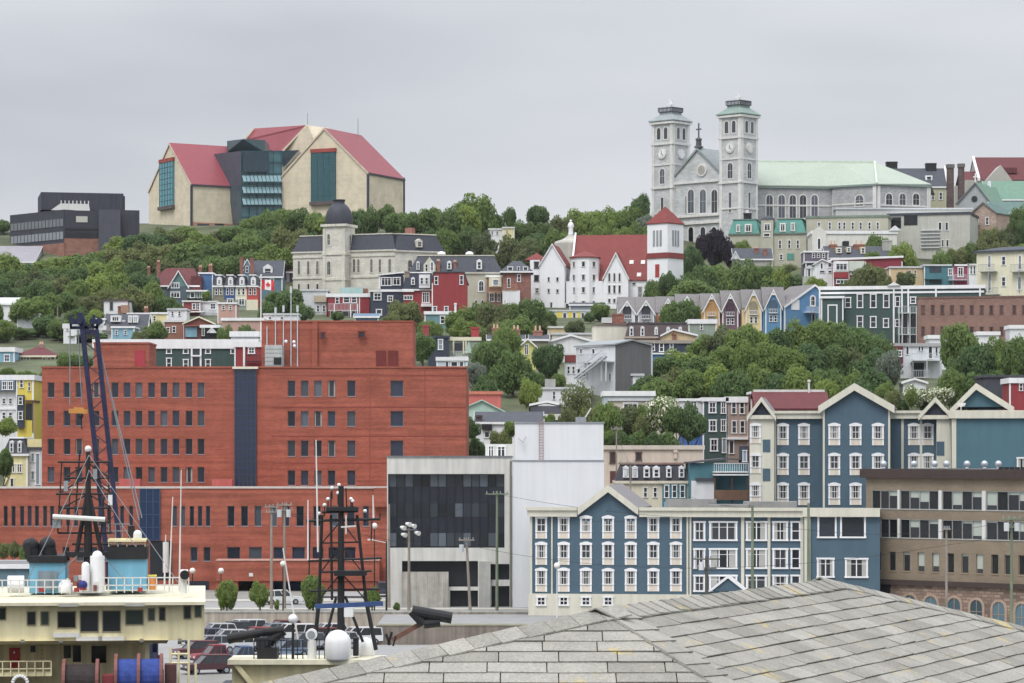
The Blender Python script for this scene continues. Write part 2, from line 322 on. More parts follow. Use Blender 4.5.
# ---------------------------------------------------------------- buildings: a facade between two pixel columns at given depths
class Bld:
    def __init__(s, name, label, cat, px0, px1, Y0, Y1=None, depth=10, base=None, group=None, trim=None, gl=None):
        Y1 = Y0 if Y1 is None else Y1
        s.p0 = Vector((X(px0, Y0), Y0)); p1 = Vector((X(px1, Y1), Y1)); d = p1-s.p0
        s.W = d.length; s.d = d/s.W; s.n = Vector((-s.d.y, s.d.x)); s.ang = math.atan2(s.d.y, s.d.x); s.D = depth
        s.zb = tz(0, min(Y0, Y1)) if base is None else base
        s.root = thing(name, label, cat, (s.p0.x, s.p0.y, s.zb), s.ang, group)
        s.trim = trim or WHITE; s.gl = gl or G_DARK; s.holes = []
    def _hit(s, o, d, px, py):
        a = (px-512)/F; u = (o.y*a-o.x)/(d.x-d.y*a); t = o.y+u*d.y
        return u, CZ+(HY-py)*t/F-s.zb
    def uz(s, px, py, y=0): return s._hit(s.p0+s.n*y, s.d, px, py)          # on a plane parallel to the front, y behind it
    def dz(s, px, py, u=None): return s._hit(s.p0+s.d*(s.W if u is None else u), s.n, px, py)   # on the right side (or any cross plane)
    def H(s, py, px=None):
        return s.uz(px, py)[1] if px is not None else CZ+(HY-py)*s.p0.y/F-s.zb
    def mesh(s, name, mb, mat, smooth=False, parent=None):
        if name in ('pilaster', 'drain_pipe', 'bargeboard', 'corner_board', 'string_course', 'brick_band'):      # one object per piece
            for q in mb.pieces(): o = q.build(name, mat, parent or s.root, smooth=smooth)
            return o
        return mb.build(name, mat, parent or s.root, smooth=smooth)
    def body(s, h, mat, u0=0, u1=None, y0=0, y1=None, z0=-3, holes=(), reveal=.18, name='wall', top=True):
        u1 = s.W if u1 is None else u1; y1 = s.D if y1 is None else y1
        mb = MB()
        if not holes: mb.poly([(u0, y0, z0), (u1, y0, z0), (u1, y0, h), (u0, y0, h)])
        else:
            xs = sorted({u0, u1} | {r[0] for r in holes} | {r[2] for r in holes}); zs = sorted({z0, h} | {r[1] for r in holes} | {r[3] for r in holes})
            for a, b in zip(xs, xs[1:]):
                zc0 = None
                for c, d in zip(zs, zs[1:]):
                    mx, mz = (a+b)/2, (c+d)/2
                    hole = any(r[0] < mx < r[2] and r[1] < mz < r[3] for r in holes)
                    if hole:
                        if zc0 is not None: mb.poly([(a, y0, zc0), (b, y0, zc0), (b, y0, c), (a, y0, c)]); zc0 = None
                    elif zc0 is None: zc0 = c
                if zc0 is not None: mb.poly([(a, y0, zc0), (b, y0, zc0), (b, y0, h), (a, y0, h)])
            for a, c, b, d in holes:
                e = y0+reveal
                mb.poly([(a, y0, c), (a, e, c), (a, e, d), (a, y0, d)]); mb.poly([(b, y0, c), (b, y0, d), (b, e, d), (b, e, c)])
                mb.poly([(a, y0, d), (a, e, d), (b, e, d), (b, y0, d)]); mb.poly([(a, y0, c), (b, y0, c), (b, e, c), (a, e, c)])
        mb.poly([(u1, y0, z0), (u1, y1, z0), (u1, y1, h), (u1, y0, h)]); mb.poly([(u0, y1, z0), (u0, y0, z0), (u0, y0, h), (u0, y1, h)])
        mb.poly([(u1, y1, z0), (u0, y1, z0), (u0, y1, h), (u1, y1, h)])
        if top: mb.poly([(u0, y0, h), (u1, y0, h), (u1, y1, h), (u0, y1, h)])
        return s.mesh(name, mb, mat)
    def win(s, px0, py0, px1, py1, style='sash', gl=None, trim=None, plane='f', y=0, rec=0, u=None, name='window', big=None):
        cx, cy = (px0+px1)/2, (py0+py1)/2
        if plane == 'f':
            a, _ = s.uz(px0, cy, y); b, _ = s.uz(px1, cy, y); m, z1 = s.uz(cx, py0, y); _, z0 = s.uz(cx, py1, y)
            loc = (m, y+rec, (z0+z1)/2); rz = 0
        else:
            uu = s.W if plane == 'r' and u is None else (0 if u is None else u)
            a, _ = s.dz(px0, cy, uu); b, _ = s.dz(px1, cy, uu); m, z1 = s.dz(cx, py0, uu); _, z0 = s.dz(cx, py1, uu)
            loc = (uu, m, (z0+z1)/2); rz = math.pi/2 if plane == 'r' else -math.pi/2
        return place_window(s.root, loc, rz, style, abs(b-a), abs(z1-z0), gl or s.gl, trim or s.trim, (py1-py0 > 8.5) if big is None else big, rec, name)
    def wins(s, lst, style='sash', **k):
        for r in lst: s.win(*r[:4], style=r[4] if len(r) > 4 else style, **k)
    def hole(s, px0, py0, px1, py1):
        a, z1 = s.uz(px0, py0); b, z0 = s.uz(px1, py1); return (round(a, 3), round(z0, 3), round(b, 3), round(z1, 3))
    def flat(s, h, mat=None, trim=None, u0=0, u1=None, y0=0, y1=None, ov=.25, fh=.5, name='cornice', roof=True):
        u1 = s.W if u1 is None else u1; y1 = s.D if y1 is None else y1
        mb = MB(); z0, z1 = h-fh*.6, h+fh*.4
        mb.box(u0-ov, y0-ov, z0, u1+ov, y0-.003, z1); mb.box(u1+.003, y0-.003, z0, u1+ov, y1+ov, z1); mb.box(u0-ov, y0-.003, z0, u0-.003, y1+ov, z1)
        mb.box(u0-.003, y1+.003, z0, u1+.003, y1+ov, z1)
        s.mesh(name, mb, trim or s.trim)
        if roof:
            r = MB(); r.box(u0-.002, y0-.002, h+.003, u1+.002, y1+.002, h+.12); s.mesh('roof', r, mat or TARGREY)
    def gable(s, ze, za, roof, wall=None, u0=0, u1=None, y0=0, y1=None, ov=.35, th=.22, trim=None, ua=None, bw=.3):
        u1 = s.W if u1 is None else u1; y1 = s.D if y1 is None else y1; um = (u0+u1)/2 if ua is None else ua
        if wall:
            g = MB(); g.prism([(u0, ze-.01), (u1, ze-.01), (um, za-.02)], y0, y1); s.mesh('gable_wall', g, wall)
        k0, k1 = (za-ze)/(um-u0), (za-ze)/(u1-um)
        r = MB()
        r.prism([(u0-ov, ze-ov*k0+.03), (um, za+.03), (um, za+th+.03), (u0-ov, ze-ov*k0+th+.03)], y0-ov, y1+ov)
        r.prism([(um, za+.03), (u1+ov, ze-ov*k1+.03), (u1+ov, ze-ov*k1+th+.03), (um, za+th+.03)], y0-ov, y1+ov)
        s.mesh('roof', r, roof)
        if bw:
            b = MB(); e = y0-ov-.06
            b.prism([(u0-ov, ze-ov*k0+th+.05), (u0-ov, ze-ov*k0+th-bw), (um, za+th-bw), (um, za+th+.05)], e, e+.055)
            b.prism([(um, za+th+.05), (um, za+th-bw), (u1+ov, ze-ov*k1+th-bw), (u1+ov, ze-ov*k1+th+.05)], e, e+.055)
            s.mesh('bargeboard', b, trim or s.trim)
    def ridge(s, ze, zr, roof, wall=None, u0=0, u1=None, y0=0, y1=None, ov=.3, th=.22, yr=None, hipl=0, hipr=0, trim=None, fascia=True):
        u1 = s.W if u1 is None else u1; y1 = s.D if y1 is None else y1; ym = (y0+y1)/2 if yr is None else yr
        r = MB(); a, b = u0-ov, u1+ov; f, g = y0-ov, y1+ov; kf = (zr-ze)/(ym-y0); zf = ze-ov*kf; zg = ze-ov*(zr-ze)/(y1-ym)
        A, B = (a+hipl, ym, zr+th), (b-hipr, ym, zr+th)
        r.slab([(a, f, zf+th), (b, f, zf+th), B, A], th*.98); r.slab([(b, g, zg+th), (a, g, zg+th), A, B], th*.98)
        if hipl: r.slab([(a, g, zg+th), (a, f, zf+th), A], th*.98)
        if hipr: r.slab([(b, f, zf+th), (b, g, zg+th), B], th*.98)
        s.mesh('roof', r, roof)
        if wall:
            w = MB()
            for (u, hp, q) in ((u0, hipl, .25), (u1, hipr, -.25)):
                if not hp: w.extr([(u, y0, ze-.01), (u, y1, ze-.01), (u, ym, zr)], (q, 0, 0))
            if w.v: s.mesh('gable_wall', w, wall)
        if fascia:
            m = MB(); m.box(a, f-.05, zf-.12, b, f-.004, zf+th+.02)
            for (u, hp, e) in ((a, hipl, -.05), (b, hipr, .004)):
                if not hp:
                    m.extr([(u+e, f, zf-.05), (u+e, ym, zr-.1), (u+e, ym, zr+th+.04), (u+e, f, zf+th+.04)], (.046, 0, 0))
            s.mesh('fascia', m, trim or s.trim)
    def mansard(s, z0, z1, mat, u0=0, u1=None, y0=0, y1=None, ins=1.0, trim=None, cap=None, ov=.2):
        u1 = s.W if u1 is None else u1; y1 = s.D if y1 is None else y1
        m = MB(); s.dy = -ov-.04
        m.hexa([(u0-ov, y0-ov, z0), (u1+ov, y0-ov, z0), (u1+ov, y1+ov, z0), (u0-ov, y1+ov, z0), (u0+ins, y0+ins, z1), (u1-ins, y0+ins, z1), (u1-ins, y1-ins, z1), (u0+ins, y1-ins, z1)])
        s.mesh('mansard_roof', m, mat)
        c = MB(); c.box(u0+ins-.2, y0+ins-.2, z1+.002, u1-ins+.2, y1-ins+.2, z1+.25); s.mesh('roof_curb', c, cap or trim or s.trim)
        e = MB(); e.box(u0-ov-.12, y0-ov-.12, z0-.35, u1+ov+.12, y1+ov+.12, z0-.002); s.mesh('cornice', e, trim or s.trim)
    def dormer(s, px0, py0, px1, py1, y=.5, style='sash', mat=None, roof=None, gab=True, depth=1.6, gl=None):
        y = min(y, getattr(s, 'dy', y)); u0, z1 = s.uz(px0, py0, y); u1, z0 = s.uz(px1, py1, y); m = mat or s.trim; g = (u1-u0)*.35 if gab else 0
        b = MB(); b.box(u0, y, z0, u1, y+depth, z1-g)
        if gab: b.prism([(u0-.08, z1-g+.002), (u1+.08, z1-g+.002), ((u0+u1)/2, z1)], y-.08, y+depth)
        o = s.mesh('dormer', b, m)
        w, h = (u1-u0)*.78, (z1-g-z0)*.86
        place_window(o, ((u0+u1)/2, y, (z0+z1-g)/2), 0, style, w, h, gl or s.gl, s.trim, False)
        return o
    def chimney(s, px0, px1, py0, y=None, mat=None, pots=True, hz=5.0, dy=None):
        y = s.D/2 if y is None else y
        u0, z1 = s.uz(px0, py0, y); u1, _ = s.uz(px1, py0, y); dy = dy or (u1-u0)*.7
        ph = min(1.0, (u1-u0)*.5) if pots else 0
        b = MB(); b.box(u0, y, z1-hz, u1, y+dy, z1-ph); b.box(u0-.1, y-.1, z1-ph-.35, u1+.1, y+dy+.1, z1-ph-.1)
        o = s.mesh('chimney', b, mat or BRICKRED)
        if pots:
            for q in (.27, .73):
                t = MB(); t.tube((u0+(u1-u0)*q, y+dy/2, z1-ph-.02), (u0+(u1-u0)*q, y+dy/2, z1), .2, .16, 8); t.build('chimney_pot', POTS, o)
        return o
    def fblock(s, px0, py0, px1, py1, y0, y1, mat, name, y=None):     # a block whose front face covers a pixel rectangle on the plane y0
        u0, z1 = s.uz(px0, py0, y0); u1, z0 = s.uz(px1, py1, y0); b = MB(); b.box(u0, y0, z0, u1, y1, z1); return s.mesh(name, b, mat)
    def corner(s, h, us=None, w=.22, y=0, z0=-1, mat=None):
        m = MB()
        for u in (us or (0, s.W)): m.box(u-w/2, y-.06, z0, u+w/2, y+.2, h)
        s.mesh('corner_board', m, mat or s.trim)
    def rail(s, px0, px1, py0, py1, y, mat=None, name='balcony', depth=1.2, solid=False, floor=.15):
        u0, z1 = s.uz(px0, py0, y); u1, z0 = s.uz(px1, py1, y); m = MB()
        m.box(u0, y, z0-floor, u1, y+depth, z0); m.box(u0, y, z1-.08, u1, y+.08, z1)
        if solid: m.box(u0, y+.01, z0, u1, y+.07, z1-.08)
        else:
            k = max(2, int((u1-u0)/.3))
            for i in range(k+1):
                x = u0+(u1-u0-.06)*i/k; m.box(x, y+.02, z0, x+.06, y+.07, z1-.08)
        s.mesh(name, m, mat or s.trim)
# ---------------------------------------------------------------- ground, water, streets
def tsheet():
    mb = MB(); ys = sorted({y for y, _ in TZ} | set(range(400, 860, 20))); xs = [-6000, -1500, -400, -250, -200, -150, -100, -50, 0, 50, 100, 150, 200, 250, 400, 1500, 6000]
    idx = {}
    for j, y in enumerate(ys):
        for i, x in enumerate(xs):
            idx[i, j] = len(mb.v); mb.v.append((x, y, tz(x, y)))
    for j in range(len(ys)-1):
        for i in range(len(xs)-1):
            mb.f.append([idx[i, j], idx[i+1, j], idx[i+1, j+1], idx[i, j+1]]); mb.m.append(1 if 325 < ys[j+1] <= 384.1 or (ys[j] >= 231.9 and ys[j+1] <= 325.2) else 0)
    m = paint(84, 92, 62, var=.5, sc=.12, rough=.95, streak=0); q = paint(140, 138, 132, var=.16, sc=.25, rough=.9, streak=0)
    return tag(mb.build('ground', [m, q]), None, None, kind='structure')
tsheet()
wm = bpy.data.materials.new('water'); wm.use_nodes = True
def _w():
    nt = wm.node_tree; b = nt.nodes['Principled BSDF']; b.inputs['Base Color'].default_value = (.012, .022, .026, 1); b.inputs['Roughness'].default_value = .12
    n = nt.nodes.new('ShaderNodeTexNoise'); n.inputs['Scale'].default_value = .6; n.inputs['Detail'].default_value = 5
    t = nt.nodes.new('ShaderNodeTexCoord'); nt.links.new(t.outputs['Object'], n.inputs['Vector'])
    p = nt.nodes.new('ShaderNodeBump'); p.inputs['Strength'].default_value = .4; p.inputs['Distance'].default_value = .3
    nt.links.new(n.outputs['Fac'], p.inputs['Height']); nt.links.new(p.outputs['Normal'], b.inputs['Normal'])
_w()
mb = MB(); mb.poly([(-6000, 62, 0), (6000, 62, 0), (6000, 231.95, 0), (-6000, 231.95, 0)]); tag(mb.build('water', wm), None, None, kind='structure')
def sheet(name, pts, mat, dz=.004):
    m = MB(); m.poly([(x, y, z+dz) for x, y, z in pts]); return tag(m.build(name, mat), None, None, kind='structure')
sheet('parking_lot', [(-60, 262, 1.2), (40, 262, 1.2), (40, 324, 1.2), (-60, 324, 1.2)], paint(150, 150, 150, var=.12, sc=.3, streak=0, rough=.9))
hz = bpy.data.materials.new('haze'); hz.use_nodes = True; _n = hz.node_tree.nodes; _n.remove(_n['Principled BSDF']); _v = _n.new('ShaderNodeVolumePrincipled')
_v.inputs['Density'].default_value = .000035; _v.inputs['Color'].default_value = (.94, .95, .97, 1); _v.inputs['Anisotropy'].default_value = .2; hz.node_tree.links.new(_v.outputs['Volume'], _n['Material Output'].inputs['Volume'])
rw = thing('retaining_wall', 'brown-grey bank wall below the street right of the black ship mast', 'wall', (X(376, 303), 303, 1.2))
m = MB(); m.box(0, 0, -.5, 34, .4, 1.98); m.build('wall', paint(134, 122, 112, var=.2, sc=.5, streak=.3), rw); m = MB(); m.box(0, -.06, 1.985, 34, .46, 2.1); m.build('coping', paint(150, 146, 128), rw)
m = MB(); m.box(X(376, 303), 303.45, .5, X(376, 303)+34, 324.6, 3.19); tag(m.build('road', paint(146, 146, 146, var=.14, sc=.3, streak=0, rough=.9)), None, None, kind='structure')
m = MB(); m.box(X(378, 303), 303.5, 3.192, X(378, 303)+33, 305.2, 3.26); tag(m.build('verge', paint(128, 130, 84, var=.35, sc=1, streak=0, rough=1)), None, None, kind='structure')
mb = MB(); mb.box(-6100, -120, -6, 6100, 9100, 138); tag(mb.build('haze', hz), None, None, kind='stuff')
# street with pavements and kerbs in front of the offices
sheet('road', [(-400, 336, 3.2), (400, 336, 3.2), (400, 352, 3.2), (-400, 352, 3.2)], paint(150, 150, 150, var=.1, sc=.25, streak=0, rough=.9))
pv = paint(186, 182, 174, var=.1, sc=.5, streak=0, rough=.9)
m = MB(); m.box(-400, 352, 3.0, 400, 356, 3.33); tag(m.build('pavement', pv), None, None, kind='structure')
m = MB(); m.box(-400, 332.5, 3.0, 400, 336, 3.33); tag(m.build('pavement', pv), None, None, kind='structure')
m = MB()
for k in range(-40, 41): m.poly([(k*6, 343.93, 3.208), (k*6+3, 343.93, 3.208), (k*6+3, 344.07, 3.208), (k*6, 344.07, 3.208)])
tag(m.build('road_marking', paint(214, 200, 130)), None, None, kind='structure')
sheet('road', [(X(318, 360), 356.2, 3.2), (X(398, 360), 356.2, 3.2), (X(392, 384), 384, 3.2), (X(345, 384), 384, 3.2)], paint(158, 158, 158, var=.1, sc=.25, streak=0, rough=.9), .006)
mg = paint(112, 122, 64, var=.35, sc=.6, streak=0, rough=1)
sheet('lawn', [(-45, 325.6, 3.2), (-12, 325.6, 3.2), (-12, 332, 3.2), (-45, 332, 3.2)], mg)
# concrete retaining wall behind the car park
rw = thing('retaining_wall', 'long low concrete retaining wall behind the parked cars', 'wall', (-60, 324.6, 1.2))
m = MB(); m.box(0, 0, -.5, 62, .4, 2.2); m.build('wall', paint(176, 164, 148, var=.16, sc=.4, streak=.3), rw)
m = MB(); m.box(0, -.08, 2.2, 62, .5, 2.36); m.build('coping', CONC, rw)
# ================================================================ large buildings
REDB = brick(176, 88, 64, 140, 80, 62, bw=.45, bh=.15, var=.12, courses=1)
def red_office():
    b = Bld('brick_office', 'large red brick office block of five storeys with a blue glass strip and rooftop penthouse', 'office building', 42, 466, 392, depth=26, gl=G_NAVY)
    rows_l = [(382.5, 397), (410.7, 425.5), (438.7, 454), (467, 482)]; rows_r = [(380.5, 396), (411, 426), (440.5, 456), (470.5, 485)]
    R = []
    for y0, y1 in rows_l:
        for cx in (51, 67, 79, 96, 115, 127, 139, 151.5, 164, 176, 189, 201): R.append((cx-3.4, y0, cx+3.4, y1))
    for y0, y1 in rows_r:
        for cx in (291.5, 304.7, 318, 331.5): R.append((cx-3.8, y0, cx+3.8, y1))
        R.append((347.3, y0, 355.3, y1)); R.append((390.5, y0, 403.3, y1))
    H = b.H(368)
    b.body(H, REDB, holes=[b.hole(*r) for r in R], reveal=.35)
    gr = paint(150, 150, 158, var=.05)
    for r in R: b.win(*r, style='slot', rec=.35, trim=gr, gl=RND.choice((G_NAVY, G_NAVY, G_NAVY, G_NAVY, glass(70, 80, 92), G_CURT)))
    m = MB()                                   # coping, string courses, movement joints
    m.box(-.12, -.12, H+.003, b.W+.12, .5, H+.22)
    b.mesh('coping', m, REDB)
    m = MB()
    for px in (256.5, 370, 425): u, _ = b.uz(px, 400); m.box(u-.06, -.02, 0, u+.06, .0, H-.3)
    for py in (375.5, 407, 436, 463):
        u, z = b.uz(400, py); m.box(u*.64, -.03, z-.07, b.W, 0, z+.07)
    b.mesh('brick_band', m, paint(150, 66, 52, var=.1))
    m = MB(); m.box(0.5, .5, H+.002, b.W-.5, 25.5, H+.1); b.mesh('roof', m, TARGREY)
    # tall glazed strip
    u0, z1 = b.uz(235, 369); u1, z0 = b.uz(256, 488); g = MB(); g.box(u0, -.25, z0, u1, -.004, z1); o = b.mesh('glass_strip', g, glass(22, 34, 50))
    f = MB()
    for k in range(6): u = u0+(u1-u0)*k/5; f.box(u-.05, -.33, z0, u+.05, -.253, z1)
    for k in range(19): z = z0+(z1-z0)*k/18; f.box(u0, -.31, z-.04, u1, -.253, z+.04)
    f.build('mullions', paint(48, 70, 112, var=.05), o)
    f = MB(); f.box(u0-.3, -.6, z1, u1+.3, .3, z1+.3); f.build('flashing', CREAM, o)
    # penthouse
    ph = MB(); yp = 6
    u0, z1 = b.uz(261.5, 322, yp); u1, _ = b.uz(413, 322, yp); ph.box(u0, yp, H, u1, yp+12, z1)
    ua, _ = b.uz(316, 330, yp); ph.box(u0+7.7, yp-.5, H, ua-.5, yp-.004, z1+.1); ph.box(u0-.1, yp-.1, z1+.003, u1+.1, yp+12.1, z1+.2)
    b.mesh('penthouse', ph, REDB)
    dk = paint(120, 40, 36)
    for r in ((320.5, 332, 325.5, 339), (358, 331, 365, 338)): b.win(*r, style='plain', y=yp-.5, trim=dk, gl=G_DARK, name='vent_window')
    for r in ((376, 350.5, 386, 366), (388, 350.5, 398, 366)): b.fblock(*r, yp-.12, yp-.004, dk, 'door')
    yb = 12; u0, z1 = b.uz(94, 344, yb); u1, _ = b.uz(149, 344, yb); q = MB(); q.box(u0, yb, H, u1, yb+8, z1); q.box(u0-.1, yb-.1, z1+.003, u1+.1, yb+8.1, z1+.25); b.mesh('stair_block', q, REDB)
    b.fblock(135, 350, 145, 368, yb-.1, yb-.004, paint(178, 48, 62), 'door')
    # louvred plant unit beside the penthouse
    u0, z1 = b.uz(265, 345, 3); u1, _ = b.uz(291, 345, 3); q = MB(); q.box(u0, 3, H+.12, u1-1.2, 5.4, z1)
    for k in range(5): q.box(u0-.05, 2.95, H+.5+k*.55, u1-1.15, 2.998, H+.58+k*.55)
    o = b.mesh('plant_unit', q, paint(184, 188, 186, var=.08)); q = MB(); q.box(u0+1.2, 2.9, H+.55, u1-1.3, 2.99, H+1.5); q.build('louvre', BLACK, o)
    for px, pt in ((267, 326), (275.5, 314), (283.5, 312), (291, 293), (297.5, 312)):
        u, z = b.uz(px, pt, 5.8); q = MB(); q.tube((u, 5.8, H), (u, 5.8, z), .09, .06, 6)
        if pt < 320: q.tube((u, 5.8, z), (u, 5.8, z+.9), .16, .16, 6)
        b.mesh('antenna', q, paint(206, 214, 220, var=.05))
    for px, py in ((286, 341.5), (294, 342), (294.5, 346)):
        u, z = b.uz(px, py, 5); q = MB(); q.ball((u, 5, z), .24, 10); b.mesh('antenna_dome', q, WHITE, smooth=True)
    # two metal roof boxes on the lower roof
    # lower wing with long thin windows, slightly forward of the tower
    y = -9; LB = []
    lw = [(5.6, 4), (13.4, 4), (22, 4), (29.6, 4), (36.8, 4), (45, 4), (52, 4), (60, 4), (68, 4), (76, 4), (84, 4), (100, 4), (109, 4), (122, 4), (131, 4), (174.8, 4.4), (183, 4.4), (191.8, 4.4), (200, 4.4), (208, 4.4), (231, 7), (244.5, 7), (258, 7), (273.5, 7), (286, 7), (300, 7.5), (317, 7.5), (334, 7.5), (351, 7.5), (366, 6)]
    l2 = [(38, 7), (52, 7), (66, 7), (80, 7), (94, 7), (108, 7), (122, 7), (194, 7), (207, 7), (233.6, 13), (255.4, 13), (279, 11), (298.5, 13), (318, 11), (334, 11), (350, 11)]
    def hole(px0, py0, px1, py1):
        a, z1 = b.uz(px0, py0, y); c, z0 = b.uz(px1, py1, y); return (a, z0, c, z1)
    for cx, w in lw: LB.append((cx-w/2, 506, cx+w/2, 526))
    for cx, w in l2: LB.append((cx-w/2, 547, cx+w/2, 561))
    u0, z1 = b.uz(-70, 488.5, y); u1, _ = b.uz(394, 488.5, y)
    b.body(z1, REDB, u0, u1, y, -.01, holes=[hole(*r) for r in LB], reveal=.3, name='lower_wing', top=True)
    for r in LB: b.win(*r, style='slot', y=y, rec=.3, trim=gr, gl=RND.choice((G_NAVY, G_NAVY, G_NAVY, glass(70, 80, 92))))
    m = MB(); m.box(u0-.1, y-.12, z1+.003, u1+.1, y+.6, z1+.28); b.mesh('coping', m, paint(206, 196, 188, var=.08))
    ua, zt = b.uz(140, 489, y); ub, zq = b.uz(160, 540, y); g = MB(); g.box(ua, y-.2, zq, ub, y-.004, zt); o = b.mesh('glass_strip', g, glass(34, 66, 108))
    f = MB()
    for k in range(4): u = ua+(ub-ua)*k/3; f.box(u-.05, y-.27, zq, u+.05, y-.203, zt)
    for k in range(5): z = zq+(zt-zq)*k/4; f.box(ua, y-.27, z-.04, ub, y-.203, z+.04)
    f.build('mullions', paint(60, 84, 124), o)
    b.fblock(150, 541, 172, 580, y-.06, y-.004, G_DARK, 'entrance_glass')
    for px in (166,): u, z = b.uz(px, 542, y-.4); q = MB(); q.tube((u, y-.6, z-4), (u, y-.6, z), .4, .4, 12); b.mesh('column', q, OFFW)
    b.fblock(119, 479, 140, 486.5, y+3, y+5, paint(196, 96, 90), 'roof_unit'); b.fblock(212, 479.5, 232, 487, y+3, y+5, paint(196, 96, 90), 'roof_unit')
    # porch wall over the garage doors
    o = b.fblock(216, 561, 379, 581, y-4, y-.005, REDB, 'porch'); b.fblock(215.5, 559.7, 379.6, 561, y-4.1, y-.4, paint(196, 150, 136), 'coping')
    b.fblock(216, 581.2, 238, 596, y-3.8, y-.01, REDB, 'porch_pier'); b.fblock(257, 581.2, 272, 596, y-3.8, y-.01, REDB, 'porch_pier'); b.fblock(306, 581.2, 379, 596, y-3.8, y-.01, REDB, 'porch_pier')
    b.fblock(273, 582, 305, 595, y-.5, y-.02, paint(44, 74, 124), 'garage_door'); b.fblock(240, 582, 256, 595, y-.5, y-.02, BLACK, 'garage_door')
    b.fblock(249, 573, 253, 576.5, y-4.07, y-4.004, OFFW, 'number_plate')
    b.fblock(374, 488, 395, 507, y-.9, y-.3, REDB, 'oriel')
    b.fblock(189, 581, 209, 596, y-.06, y-.004, G_NAVY, 'entrance_glass')
red_office()

def white_office():
    b = Bld('concrete_office', 'pale concrete office with black glazed front and tall blank white stair block', 'office building', 387, 512, 340, depth=22, gl=G_DARK)
    cc = paint(212, 210, 204, var=.07, streak=.14, sc=.4)
    H = b.H(457.5); op = b.hole(388, 474, 504.5, 548); lo = [b.hole(402, 561, 478, 587), b.hole(450, 590.5, 478, 612), b.hole(484, 564, 509.5, 580), b.hole(491.5, 586, 509.5, 612)]
    b.body(H, cc, holes=[op]+lo, reveal=.9)
    g = MB(); g.poly([(op[0], .88, op[1]), (op[2], .88, op[1]), (op[2], .88, op[3]), (op[0], .88, op[3])]); o = b.mesh('glazing', g, paint(36, 42, 56, rough=.14, var=.2, sc=.3, streak=0, spec=.5))
    hh = op[3]-op[1]
    for k, (a, c) in enumerate(((.83, .99), (.42, .60), (.02, .20))):       # three bands of clear panes between black spandrels
        n = 14
        for i in range(n):
            x0 = op[0]+(op[2]-op[0])*i/n; x1 = op[0]+(op[2]-op[0])*(i+1)/n
            p = MB(); p.poly([(x0+.04, .82, op[1]+hh*a), (x1-.04, .82, op[1]+hh*a), (x1-.04, .82, op[1]+hh*c), (x0+.04, .82, op[1]+hh*c)])
            p.build('pane', RND.choice((G_DARK, G_DARK, glass(58, 66, 76), glass(76, 84, 94))), o)
    f = MB()
    for i in range(15): x = op[0]+(op[2]-op[0])*i/14; f.box(x-.03, .76, op[1], x+.03, .815, op[3])
    f.build('mullions', BLACK, o)
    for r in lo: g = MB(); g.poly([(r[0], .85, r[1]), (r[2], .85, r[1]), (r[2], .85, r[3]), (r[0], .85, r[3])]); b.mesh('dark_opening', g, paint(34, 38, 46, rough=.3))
    b.fblock(401.5, 572, 448.5, 611, -.6, -.004, paint(180, 176, 166, var=.16, streak=.3, sc=.8, board=-1.2), 'concrete_panel')
    b.fblock(479, 561.5, 490.5, 612, -1.0, -.004, CONC, 'concrete_pier')
    m = MB(); m.box(-.1, -.1, H+.003, b.W+.1, .5, H+.2); b.mesh('coping', m, paint(120, 122, 124))
    b.fblock(485.4, 444, 514, 458, 5, 9, OFFW, 'roof_room')
    for x0, x1 in ((488, 494), (496.5, 506)): b.win(x0, 445.5, x1, 458, 'pair', y=5, gl=G_DARK)
    # stair block: slightly forward, sheet clad
    wc = paint(230, 232, 235, var=.03, sc=.2, streak=.04)
    u0, z1 = b.uz(512.3, 461, -.4); u1, _ = b.uz(604, 461, -.4); m = MB(); m.box(u0, -.4, -2, u1, 20, z1); b.mesh('clad_wall', m, wc)
    u2, z2 = b.uz(515, 423.5, .2); u3, _ = b.uz(603.5, 423, .2); m = MB(); m.box(u2, .2, z1+.002, u3, 19, z2); b.mesh('stair_block', m, wc)
    m = MB(); m.box(u2-.1, .1, z2+.002, u3+.1, 19.1, z2+.18); m.box(u0-.05, -.5, z1+.003, u1+.05, .19, z1+.12); b.mesh('flashing', m, STEEL)
    m = MB(); ul, _ = b.uz(539, 440, .1)
    m.box(ul, .02, z1, ul+.05, .08, z2+.6); m.box(ul+.45, .02, z1, ul+.5, .08, z2+.6)
    for k in range(14): m.box(ul+.05, .03, z1+.2+k*.32, ul+.45, .07, z1+.25+k*.32)
    b.mesh('ladder', m, paint(170, 120, 116)); m = MB(); ul, zl = b.uz(523, 438, 0); m.bar((ul-.6, 0, zl), (ul, -.5, zl-.5), .05); m.bar((ul+.4, 0, zl+.2), (ul, -.5, zl-.5), .05); m.bar((ul, .2, zl-.5), (ul, -.5, zl-.5), .05); b.mesh('antenna', m, STEEL)
    b.fblock(576, 417, 586, 423, 3, 6, STEEL, 'roof_vent'); q = MB(); u, z = b.uz(581, 408, 8); q.bar((u, 8, z2), (u+1.2, 8, z), .15); b.mesh('antenna', q, OFFW)
    u, z = b.uz(511.6, 470); m = MB(); m.tube((u-.1, -.55, -1), (u-.1, -.55, H-.4), .12, .12, 8); b.mesh('drain_pipe', m, paint(120, 116, 108))
white_office()

